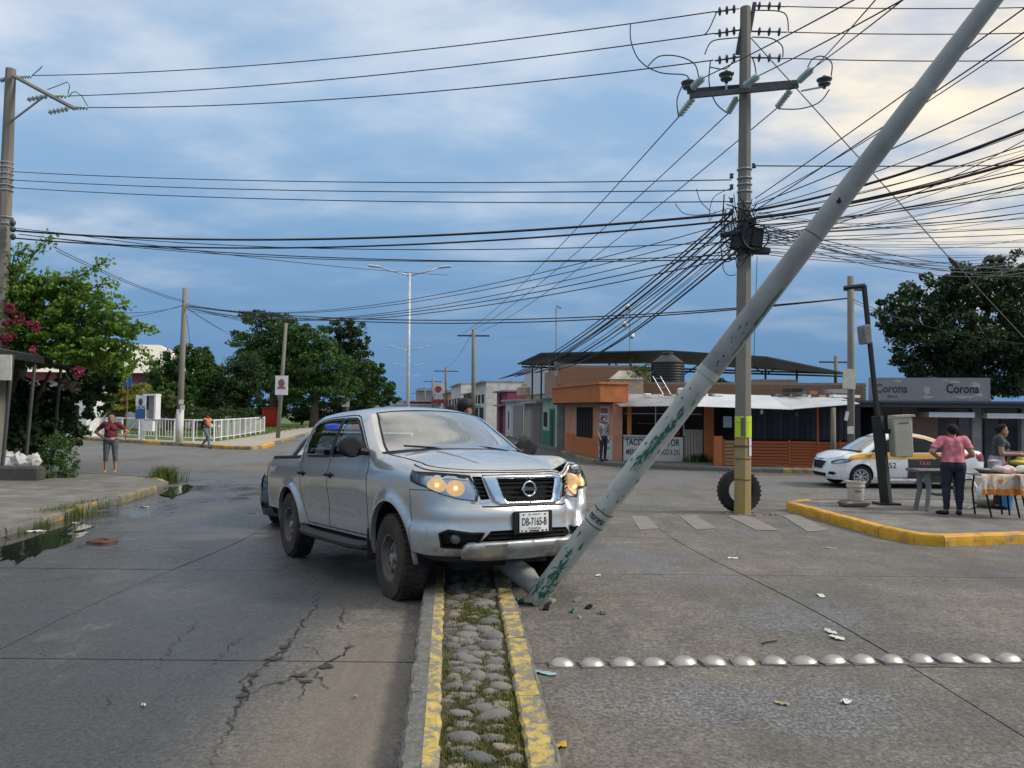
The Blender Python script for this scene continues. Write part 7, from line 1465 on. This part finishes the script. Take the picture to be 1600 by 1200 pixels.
q = D(232, 690, 42.6); bz = gz(q.x, 42.6)+.14; ph = thing('payphone_booth', 'white public payphone booth on a post behind the kerb', 'payphone', (q.x, 42.6, bz)); MB().tube([(q.x-.35, 42.6, bz), (q.x-.35, 42.6, bz+1.9)], .13, 8).build('post', WF, ph); c = D(236, 636, 42.6); MB().box((c.x, 42.7, c.z), (.10, .6, 1.35)).xf(lambda v: v+Vector((.30, 0, 0))).build('side', WF, ph); MB().box((c.x, 42.95, c.z), (.55, .06, 1.3)).build('back', M('booth grey', (.32, .33, .34), .7), ph); MB().box((c.x, 42.7, c.z+.68), (.72, .65, .1)).build('roof', WF, ph); MB().box((c.x, 42.4, c.z-1.05), (.55, .3, .55)).build('phone_box', WF, ph)
q = D(220, 636, 42.2); cs_ = thing('campaign_poster', 'blue and white poster panel beside the payphone', 'poster', q-Vector((0, 0, .65))); MB().box(q, (.56, .05, 1.3)).build('panel', M('poster pale', (.62, .65, .68), .6), cs_); MB().box(q+Vector((0, -.03, -.28)), (.54, .012, .72)).build('print', M('poster blue', (.03, .10, .27), .6), cs_); MB().ellipsoid(q+Vector((0, -.03, .28)), (.12, .008, .2), 10, 8).build('print', M('poster figure', (.06, .06, .08), .7), cs_); t = text('JOO', .27, WF, 'lettering', cs_, (0, 0, 0), (pi/2, 0, 0), .003, .9); t.location = q+Vector((0, -.04, -.02))-wl(cs_)
q = D(200, 596, 44); o = thing('blue_sign', 'small blue street sign on a rusty post by the fence', 'sign', (q.x, 44, gz(q.x, 44)+.14)); MB().tube([(q.x-.05, 44, gz(q.x, 44)), (q.x, 44, q.z)], .04, 6).build('post', M('rust post', (.20, .10, .06), .8), o); MB().box(q, (.42, .04, .62)).build('plate', M('sign blue', (.02, .10, .30), .5), o); MB().box(q+Vector((-.08, -.025, .1)), (.14, .01, .28)).build('symbol', WF, o)
q = D(424, 654, 76); o = thing('red_kiosk', 'red box kiosk standing under the park trees', 'kiosk', (q.x, 76, gz(q.x, 76)+.15)); MB().box((q.x, 76, .65), (1.45, 1.4, 1.7), bev=.08).build('body', M('red kiosk', (.50, .035, .02), .5), o); MB().box((q.x, 76, 1.55), (1.55, 1.5, .14), bev=.04).build('lid', M('red kiosk', (.50, .035, .02), .5), o)
for k, (px, dep, col) in enumerate(((490, 95, (.10, .16, .28)), (520, 100, (.3, .3, .32)))):
    q = D(px, 650, dep); o = thing('parked_car', ('blue' if k == 0 else 'grey')+' car parked in the shade beneath the park trees', 'car', (q.x, dep, -.2)); MB().box((q.x, dep, .3), (4.2, 1.7, .6), bev=.2).build('body', M('far car %d' % k, col, .3), o); MB().box((q.x, dep, .8), (2.3, 1.5, .55), bev=.2).build('cabin', M('far glass', (.03, .035, .04), .2), o)
    for s_ in (-1.3, 1.3): MB().lathe([(.3, -.1), (.3, .1)], (q.x+s_, dep-.8, .05), 14, 'Y').build('wheel', RUBBER, o)

# ------------------------------------------------------------------ people
SKIN = M('skin', (.36, .20, .13), .6, var=.08, scale=12); HAIR = M('dark hair', (.008, .007, .006), .95, var=.3, scale=40)
def capsule(mb, p0, r0, p1, r1, n=10):
    a, b = Vector(p0), Vector(p1); t = (b-a).normalized() if (b-a).length > 1e-5 else Vector((0, 0, 1)); pts = []; rs = []
    for k in range(4): w = pi/2*k/4; pts.append(a-t*(r0*cos(w))); rs.append(max(r0*sin(w), .001))
    pts.append(a); rs.append(r0); pts.append(b); rs.append(r1)
    for k in range(3, -1, -1): w = pi/2*k/4; pts.append(b+t*(r1*cos(w))); rs.append(max(r1*sin(w), .001))
    mb.tube(pts, rs, n)
def person(label, loc, rz, H, pose, garments, fat=1.0, hair='short', cap=None, name='person', vox=.011, group=None, shoes=BLACK):
    root = thing(name, label, 'person', loc, rz, group); k = H/1.70; CP = []
    def c(tag_, p0, r0, p1, r1): CP.append((tag_, Vector(p0), r0, Vector(p1), r1))
    f = fat; lean = pose.get('lean', Vector((0, 0, 0)))
    pel = Vector((0, 0, .95)); wa = Vector((0, 0, 1.08))+lean*.4; ch = Vector((0, 0, 1.28))+lean*.8; nk = Vector((0, .0, 1.47))+lean; hd = Vector((0, -.015, 1.58))+lean+Vector(pose.get('head', (0, 0, 0)))
    for s in (-1, 1):
        hip = Vector((s*.092*f**.5, 0, .91)); kn = Vector(pose.get('knee', {}).get(s, (s*.10, -.015, .49))); an = Vector(pose.get('ankle', {}).get(s, (s*.10, .02, .085)))
        c('thigh', hip, .088*f, kn, .056*f**.6); c('calf', kn, .056*f**.6, kn.lerp(an, .3)+Vector((0, .012, 0)), .054*f**.5); c('calf', kn.lerp(an, .3)+Vector((0, .012, 0)), .054*f**.5, an, .037)
        fd = Vector(pose.get('toe', {}).get(s, (s*.02, -1, 0))).normalized(); c('foot', an+Vector((0, .02, -.045)), .036, an+fd*.10+Vector((0, 0, -.052)), .032); c('foot', an+fd*.10+Vector((0, 0, -.052)), .034, an+fd*.155+Vector((0, 0, -.06)), .024)
        sh_ = Vector((s*.175*f**.35, .0, 1.395))+lean*.9; el = Vector(pose['elbow'][s]); wr_ = Vector(pose['wrist'][s])
        c('torso', ch+Vector((s*.06, 0, .07)), .085*f**.5, sh_, .062*f**.4); c('uarm', sh_, .056*f**.8, el, .042*f**.7); c('farm', el, .042*f**.7, wr_, .028*f**.4)
        hv = Vector(pose.get('hand', {}).get(s, tuple(wr_-el))).normalized(); pw = hv.orthogonal().normalized() if abs(hv.z) > .95 else hv.cross(Vector((0, 0, 1))).normalized(); pn = hv.cross(pw)
        c('hand', wr_, .026, wr_+hv*.07, .032)
        for q in range(4): b0 = wr_+hv*.075+pw*(.018*(q-1.5)); m0 = b0+hv*.035+pn*.008; c('hand', b0, .010, m0, .0095); c('hand', m0, .0095, m0+hv*(.022+.006*(q in (1, 2)))+pn*.02, .008)
        c('hand', wr_+hv*.025+pw*.028, .012, wr_+hv*.055+pw*.052+pn*.012, .009)
        c('torso', ch+Vector((s*.055, -.015, .02)), .098*f**.8, wa+Vector((s*.05*f, -.01, .0)), .088*f); c('pelvis', wa+Vector((s*.05*f, 0, -.03)), .092*f, pel+Vector((s*.06*f, .01, -.03)), .105*f)
    c('torso', ch+Vector((0, 0, .1)), .085, nk-Vector((0, 0, .04)), .055); c('neck', nk-Vector((0, 0, .05)), .052*f**.3, hd-Vector((0, -.01, .05)), .048*f**.2)
    c('head', hd+Vector((0, .012, .035)), .094, hd+Vector((0, -.005, -.03)), .078); c('head', hd+Vector((0, -.012, -.03)), .072, hd+Vector((0, -.03, -.085)), .045); c('head', hd+Vector((0, -.078, .008)), .010, hd+Vector((0, -.092, -.025)), .012)
    for s in (-1, 1): c('head', hd+Vector((s*.088, .01, .012)), .014, hd+Vector((s*.088, .012, -.025)), .010)
    if pose.get('bust'): 
        for s in (-1, 1): c('torso', ch+Vector((s*.075, -.085*f**.5, -.015)), .068*f**.5, ch+Vector((s*.07, -.06, -.03)), .07*f**.5)
    if pose.get('belly'): c('torso', wa+Vector((0, -.06, .02)), .12*f, wa+Vector((0, -.05, -.06)), .115*f)
    mb = MB()
    for t, p0, r0, p1, r1 in CP: capsule(mb, p0, r0, p1, r1)
    me = bpy.data.meshes.new('b'); me.from_pydata(mb.v, [], mb.f); tmp = bpy.data.objects.new('b', me); COL.objects.link(tmp)
    md = tmp.modifiers.new('r', 'REMESH'); md.mode = 'VOXEL'; md.voxel_size = vox; sm = tmp.modifiers.new('s', 'SMOOTH'); sm.factor = .5; sm.iterations = 3
    bpy.context.view_layer.update(); ev = bpy.data.meshes.new_from_object(tmp.evaluated_get(bpy.context.evaluated_depsgraph_get())); bpy.data.objects.remove(tmp)
    n = len(ev.vertices); V = np.empty(n*3); ev.vertices.foreach_get('co', V); V = V.reshape(-1, 3); N_ = np.empty(n*3); ev.vertices.foreach_get('normal', N_); N_ = N_.reshape(-1, 3)
    best = np.full(n, 9.); bt = np.zeros(n, int)
    for i, (t, p0, r0, p1, r1) in enumerate(CP):
        a = np.array(p0); d = np.array(p1)-a; u = np.clip(((V-a) @ d)/max(d @ d, 1e-9), 0, 1); dist = np.linalg.norm(V-a-u[:, None]*d, axis=1)-(r0+(r1-r0)*u); m_ = dist < best; best[m_] = dist[m_]; bt[m_] = i
    tags = np.array([x[0] for x in CP])[bt]; F = np.array([tuple(p.vertices) for p in ev.polygons if len(p.vertices) == 4]); bpy.data.meshes.remove(ev)
    fast_mesh('body', V*k, F, SKIN, root, True, local=True)
    for (nm, mat, tg, zmin, zmax, off, fold) in garments:
        sel = np.isin(tags, tg) & (V[:, 2] > zmin) & (V[:, 2] < zmax)
        if nm == 'shirt' and 'farm' not in tg: sel &= ~((tags == 'uarm') & (V[:, 2] < 1.255))
        fs = F[sel[F].all(1)]
        if not len(fs): continue
        u, inv = np.unique(fs, return_inverse=True); W_ = V[u]+N_[u]*off; W_ += N_[u]*(fold*(np.sin(V[u][:, 2]*38+V[u][:, 0]*25)+np.sin(V[u][:, 2]*21-V[u][:, 0]*41+V[u][:, 1]*30)))[:, None]
        fast_mesh(nm, W_*k, inv.reshape(-1, 4), mat, root, True, local=True)
    # hair
    hv_ = (tags == 'head') & ((V[:, 2] > hd.z+.030-(V[:, 1]-hd.y)*1.15)) & ~((np.abs(V[:, 0]-hd.x) < .07) & (V[:, 1] < hd.y-.05) & (V[:, 2] < hd.z+.06)); fs = F[hv_[F].all(1)]
    if len(fs):
        u, inv = np.unique(fs, return_inverse=True); fast_mesh('hair', (V[u]+N_[u]*.020)*k, inv.reshape(-1, 4), HAIR, root, True, local=True)
    if hair == 'bun': MB().ellipsoid(tuple((hd+Vector((0, .11, .045)))*k), (.05*k, .045*k, .05*k), 12, 8).build('hair_bun', HAIR, root, local=True, smooth=True)
    for s in (-1, 1): MB().ellipsoid(tuple((hd+Vector((s*.032, -.085, .012)))*k), (.011*k, .006*k, .007*k), 8, 6).build('eye', DARK, root, local=True)
    MB().ellipsoid(tuple((hd+Vector((0, -.083, -.062)))*k), (.022*k, .007*k, .006*k), 8, 6).build('mouth', M('lips', (.22, .07, .06), .6), root, local=True)
    if cap:
        h_ = hd*k; MB().lathe([(.108*k, 0), (.112*k, .03*k), (.10*k, .085*k), (.06*k, .115*k), (.01, .12*k)], (h_.x, h_.y+.01, h_.z+.03*k), 20).build('cap', cap, root, local=True, smooth=True); MB().box((h_.x, h_.y-.13*k, h_.z+.04*k), (.15*k, .12*k, .012), bev=.004).build('cap_peak', cap, root, local=True)
    return root
ARMS = ['uarm']; TOP = ['torso']
hips = dict(elbow={-1: (-.42, .07, 1.17), 1: (.42, .07, 1.17)}, wrist={-1: (-.22, -.03, 1.02), 1: (.22, -.03, 1.02)}, hand={-1: (.6, -.75, -.2), 1: (-.6, -.75, -.2)}, bust=True, belly=True, knee={-1: (-.12, -.01, .49), 1: (.12, -.01, .49)}, ankle={-1: (-.13, .02, .085), 1: (.13, .02, .085)})
p_ = G(172, 739, .12); person('woman in maroon top and grey cropped leggings standing hands on hips on the left pavement', (p_.x, p_.y, gz(p_.x, p_.y)+.12), radians(14), 1.70, hips, [('shirt', M('maroon top', (.13, .012, .025), .8, var=.15, scale=9, col2=(.45, .3, .3), amt=.03, sc2=14, soft=.02), ['torso', 'uarm', 'pelvis'], 1.02, 1.52, .016, .004), ('leggings', M('grey leggings', (.085, .095, .115), .7, var=.15), ['pelvis', 'thigh', 'calf'], .33, 1.0, .009, .001), ('waistband', M('pale hem', (.5, .42, .4), .8), ['pelvis', 'torso'], .96, 1.045, .013, .002)], 1.14, 'bun')
walk = dict(elbow={-1: (-.24, -.12, 1.16), 1: (.24, .14, 1.16)}, wrist={-1: (-.20, -.34, 1.08), 1: (.22, .05, .95)}, knee={-1: (-.09, -.22, .53), 1: (.09, .03, .48)}, ankle={-1: (-.09, -.28, .10), 1: (.09, .36, .15)}, lean=Vector((0, -.05, 0)))
p_ = G(322, 701); person('man in orange vest and jeans striding along the park kerb', (p_.x, p_.y, gz(p_.x, p_.y)), radians(68), 1.72, walk, [('shirt', M('dark brown shirt', (.035, .02, .018), .8), ['torso', 'uarm', 'farm', 'pelvis'], 1.0, 1.52, .012, .003), ('vest', M('orange vest', (.62, .22, .06), .7, var=.1), ['torso'], 1.0, 1.50, .028, .003), ('jeans', M('blue grey jeans', (.13, .16, .19), .8, var=.15), ['pelvis', 'thigh', 'calf'], .10, 1.02, .012, .003), ('shoes', BLACK, ['foot'], 0, .12, .008, 0)], 1.0, 'short', M('dark cap', (.02, .018, .018), .8))
pl_ = dict(elbow={-1: (-.33, .02, 1.13), 1: (.40, .10, 1.18)}, wrist={-1: (-.26, -.20, 1.05), 1: (.24, -.06, 1.06)}, hand={1: (-.75, .2, -.2), -1: (.1, -.9, -.1)}, knee={-1: (-.11, -.01, .49), 1: (.12, -.01, .49)}, ankle={-1: (-.09, .02, .085), 1: (.13, .02, .085)}, toe={-1: (-.1, -1, 0), 1: (.9, -.5, 0)}, head=(.0, -.02, -.02), bust=True, belly=True)
p_ = G(1490, 804, .155); person('heavy set woman in pink shirt and dark jeans seen from behind on the island', (p_.x, p_.y, gz(p_.x, p_.y)+.157), radians(168), 1.62, pl_, [('shirt', M('pink shirt', (.64, .20, .23), .8, var=.1, scale=4), ['torso', 'uarm', 'pelvis'], .98, 1.52, .020, .004), ('jeans', M('navy jeans', (.012, .018, .035), .8, var=.2), ['pelvis', 'thigh', 'calf'], .09, 1.01, .012, .002), ('shoes', BLACK, ['foot'], 0, .12, .008, 0)], 1.30, 'bun')
vd = dict(elbow={-1: (-.26, -.06, 1.10), 1: (.26, -.08, 1.10)}, wrist={-1: (-.14, -.34, 1.10), 1: (.14, -.34, 1.12)}, head=(0, -.05, -.03), lean=Vector((0, -.04, 0)), bust=True, belly=True)
vp = G(1584, 800, .155); person('food vendor woman in grey t shirt and apron behind the table at the right edge', (vp.x+.05, vp.y+.55, gz(vp.x, vp.y)+.157), radians(62), 1.63, vd, [('shirt', M('charcoal shirt', (.05, .052, .058), .8, var=.15), ['torso', 'uarm', 'pelvis'], .95, 1.52, .018, .004), ('trousers', M('black trousers', (.015, .015, .018), .8), ['pelvis', 'thigh', 'calf'], .09, 1.0, .011, .002), ('apron', M('patterned apron', (.34, .28, .32), .8, var=.35, scale=18), ['pelvis', 'thigh'], .62, 1.06, .026, .003), ('shoes', BLACK, ['foot'], 0, .12, .008, 0)], 1.22, 'bun')
std = dict(elbow={-1: (-.26, .03, 1.14), 1: (.26, .03, 1.14)}, wrist={-1: (-.25, -.12, .93), 1: (.25, -.12, .93)})
NAVY = M('navy uniform', (.012, .014, .022), .8); UNI = [('shirt', NAVY, ['torso', 'uarm', 'farm', 'pelvis'], .98, 1.52, .013, .003), ('trousers', NAVY, ['pelvis', 'thigh', 'calf'], .09, 1.02, .012, .003), ('shoes', BLACK, ['foot'], 0, .12, .008, 0)]
for (px, dep, H_, rz_, lb) in ((726, 11.6, 1.95, 120, 'taller officer in black cap behind the pickup cab'), (707, 12.0, 1.86, 60, 'shorter dark haired officer in cap behind the pickup cab')):
    q = D(px, 640, dep); person(lb, (q.x, dep, gz(q.x, dep)+MT), radians(rz_), H_, std, UNI, 1.05, 'short', M('black cap', (.008, .008, .009), .7), vox=.013, group='officers behind the pickup')
# ------------------------------------------------------------------ food stall on the island
ZI = lambda p: gz(p.x, p.y)+.157
p_ = G(1465, 797, .155); z = ZI(p_); st = thing('steel_stand', 'grey steel cooking stand with splayed legs beside the woman in pink', 'stand', (p_.x, p_.y, z)); SG = M('grey cast legs', (.20, .205, .21), .6, .2, var=.15); hz = D(1460, 735, p_.y).z-z
MB().box((p_.x-.05, p_.y, z+hz), (.86, .5, .05), bev=.01).build('top', M('steel top', (.22, .23, .24), .35, .7), st)
for sx in (-1, 1):
    for sy in (-1, 1): MB().tube([(p_.x+sx*.26, p_.y+sy*.15, z+hz-.02), (p_.x+sx*.25, p_.y+sy*.16, z+hz*.5), (p_.x+sx*.31, p_.y+sy*.2, z)], [.075, .05, .045], 4).build('leg', SG, st)
MB().box((p_.x, p_.y-.1, z+hz-.12), (.62, .05, .2)).build('apron_panel', SG, st); MB().box((p_.x, p_.y, z+.3), (.2, .3, .05)).build('shelf', SG, st)
def ftable(label, px, py, w_, cloth, cl_label, dz=0):
    p = G(px, py, .155); z = ZI(p); o = thing('folding_table', label, 'table', (p.x, p.y, z)); MB().box((p.x, p.y, z+.735), (w_, .6, .03), bev=.008).build('top', M('table top white', (.62, .61, .58), .5), o)
    for sx in (-1, 1):
        for sy in (-1, 1): MB().tube([(p.x+sx*w_*.30, p.y+sy*.22, z+.72), (p.x+sx*w_*.30-.05, p.y+sy*.2, z+.45), (p.x+sx*w_*.30+.02, p.y+sy*.24, z)], .018, 6).build('leg', BLACK, o)
    n = 26; V = []; rows = [(.0, .752), (.305, .754), (.318, .73), (.322, .62), (.318, .50), (.326, .40)]
    for j, (yy, zz) in enumerate(rows):
        for i in range(n+1): u = (i/n-.5)*(w_+.05); wv = .012*sin(i*1.3)*max(0, j-2); V.append((p.x+u, p.y-yy-wv, z+zz+(random.gauss(0, .012) if j == 5 else 0)))
    c_ = MB().add(V, [(j*(n+1)+i, (j+1)*(n+1)+i, (j+1)*(n+1)+i+1, j*(n+1)+i+1) for j in range(5) for i in range(n)]); c_.mi = [1 if k//n >= 4 else 0 for k in range(5*n)]
    tag(c_.build('tablecloth', [cloth, M('orange hem', (.62, .20, .03), .7)], smooth=True), cl_label, 'tablecloth'); return p, z
CL = M('orange print cloth', (.62, .56, .48), .8, var=.08, col2=(.58, .22, .05), amt=.42, sc2=7, soft=.06)
ta, za = ftable('folding table with black bent legs nearest the woman in pink', 1556, 806, .82, CL, 'orange and white printed cloth hanging on the nearer folding table'); tb, zb_ = ftable('second folding table at the right picture edge', 1606, 808, .62, CL, 'printed cloth with orange hem on the right edge table')
tag(MB().lathe([(.10, 0), (.19, .07), (.20, .075), (.11, .012)], (ta.x-.18, ta.y-.02, za+.757), 20).build('steel_pan', M('steel top', (.22, .23, .24), .35, .7), smooth=True), 'shallow steel pan on the nearer folding table', 'pan')
for k, (lb, dx, m_) in enumerate((('white and red striped cloth bundled on the folding table', .12, M('striped cloth', (.62, .55, .54), .8, col2=(.40, .06, .08), amt=.35, sc2=9, soft=.03)), ('white food container on the right edge table', .52, M('white plastic', (.68, .68, .66), .5)))): tag(MB().ellipsoid((ta.x+dx, ta.y-.05, za+.82), (.2, .16, .075), 14, 8).xf(lambda v: v+Vector((0, 0, .02*sin(v.x*30)))).build('cloth_bundle' if k == 0 else 'food_tub', m_, smooth=True), lb, 'cloth' if k == 0 else 'tub')
q = D(1590, 722, vp.y+.3); tag(MB().ellipsoid(tuple(q), (.16, .1, .05), 12, 8).ellipsoid((q.x+.05, q.y, q.z+.06), (.08, .06, .05), 10, 6).build('food_tray', M('yellow food', (.62, .46, .06), .6, var=.2), smooth=True), 'yellow food in the hands of the vendor woman', 'food')
q = G(1596, 800, .155); tag(MB().lathe([(.13, 0), (.165, .26), (.17, .27), (.15, .26), (.12, .02)], (q.x, q.y+.5, ZI(q)), 20).build('blue_bucket', M('blue plastic', (.06, .28, .52), .4), smooth=True, ang=40), 'light blue bucket under the right edge table', 'bucket')
bk = G(1337, 791, .155); z = ZI(bk); st_ = tag(MB().box((bk.x-.05, bk.y, z+.055), (.50, .34, .11), rz=.1, bev=.03).xf(lambda v: v+Vector((random.gauss(0, .01), random.gauss(0, .01), random.gauss(0, .006)))).build('flat_stone', M('brown stone', (.17, .15, .125), .9, var=.3, bump=.3)), 'flat brown stone under the white bucket on the island', 'stone')
b = thing('white_bucket', 'dirty white plastic bucket standing on a stone at the island edge', 'bucket', (bk.x, bk.y, z+.115)); BW = M('dirty white plastic', (.52, .46, .38), .55, var=.15, scale=5, col2=(.3, .22, .16), amt=.25, sc2=4, soft=.15); MB().lathe([(.145, 0), (.165, .34), (.175, .345), (.175, .37), (.16, .37), (.138, .02)], n=24).build('pail', BW, b, local=True, smooth=True, ang=40); MB().lathe([(.166, .26), (.176, .265), (.176, .285), (.166, .29)], n=24, close=True).build('rim_band', BW, b, local=True); MB().box((-.02, -.158, .19), (.13, .01, .02)).build('printing', M('bucket print', (.1, .09, .08), .8), b, local=True)
for k, (px, py, s_) in enumerate(((1545, 792, .2), (1560, 790, .14))): q = G(px, py, .155); tag(MB().ellipsoid((q.x, q.y, ZI(q)+s_*.35), (s_*1.4, s_, s_*.6), 10, 6).build('propping_stone', stone_m[k+1], smooth=True), ('larger' if k == 0 else 'smaller')+' grey stone under the vending table', 'stone')
q0, q1, q2, q3 = G(1518, 760, .155), G(1535, 783, .155), G(1545, 786, .155), G(1512, 796, .155); tag(MB().tube([q0+Vector((0, 0, .25)), q1+Vector((0, 0, .05)), q2+Vector((0, 0, .03)), q3+Vector((0, 0, .02))], .018, 6).build('gas_hose', WHITEW, smooth=True), 'white gas hose looping to the ground beside the woman in pink', 'hose')
q = G(1540, 785, .155); tag(MB().ellipsoid((q.x, q.y, ZI(q)+.2), (.17, .14, .22), 12, 8).xf(lambda v: v+Vector((random.gauss(0, .015), random.gauss(0, .015), random.gauss(0, .015)))).build('plastic_bag', M('white bag', (.62, .61, .60), .5), smooth=True), 'white plastic bag hanging below the nearer folding table', 'bag')
for lb, dx, dy, pr, m_, nm, ct in (('stack of white plates on the nearer folding table', -.05, .15, [(.06, 0), (.10, .012), (.10, .06), (.08, .065)], M('white plastic', (.68, .68, .66), .5), 'plate_stack', 'plates'), ('red sauce bottle standing on the folding table', .30, .14, [(.032, 0), (.034, .13), (.014, .17), (.010, .21)], M('sauce red', (.42, .03, .02), .4), 'sauce_bottle', 'bottle'), ('orange plastic bowl on the right edge table', .62, .12, [(.06, 0), (.12, .08), (.125, .085), (.11, .075)], M('orange plastic', (.62, .22, .03), .4), 'plastic_bowl', 'bowl'), ('tall aluminium pot at the back of the folding table', .12, .2, [(.11, 0), (.115, .2), (.12, .205), (.03, .235)], M('pot aluminium', (.5, .5, .5), .35, .8), 'cooking_pot', 'pot')):
    tag(MB().lathe(pr, (ta.x+dx, ta.y+dy, za+.757), 18).build(nm, m_, smooth=True, ang=40), lb, ct)
# a person leaning at the taco stand corner
q = D(941, 718, 29.6); person('person in grey top and dark trousers standing at the taco stand corner', (q.x, 29.3, ZG), radians(30), 1.66, std, [('shirt', M('dull grey shirt', (.24, .24, .25), .8), ['torso', 'uarm', 'pelvis'], .98, 1.52, .013, .003), ('trousers', M('navy jeans', (.012, .018, .035), .8), ['pelvis', 'thigh', 'calf'], .09, 1.02, .012, .003), ('shoes', BLACK, ['foot'], 0, .12, .008, 0)], 1.0, 'short', vox=.014)
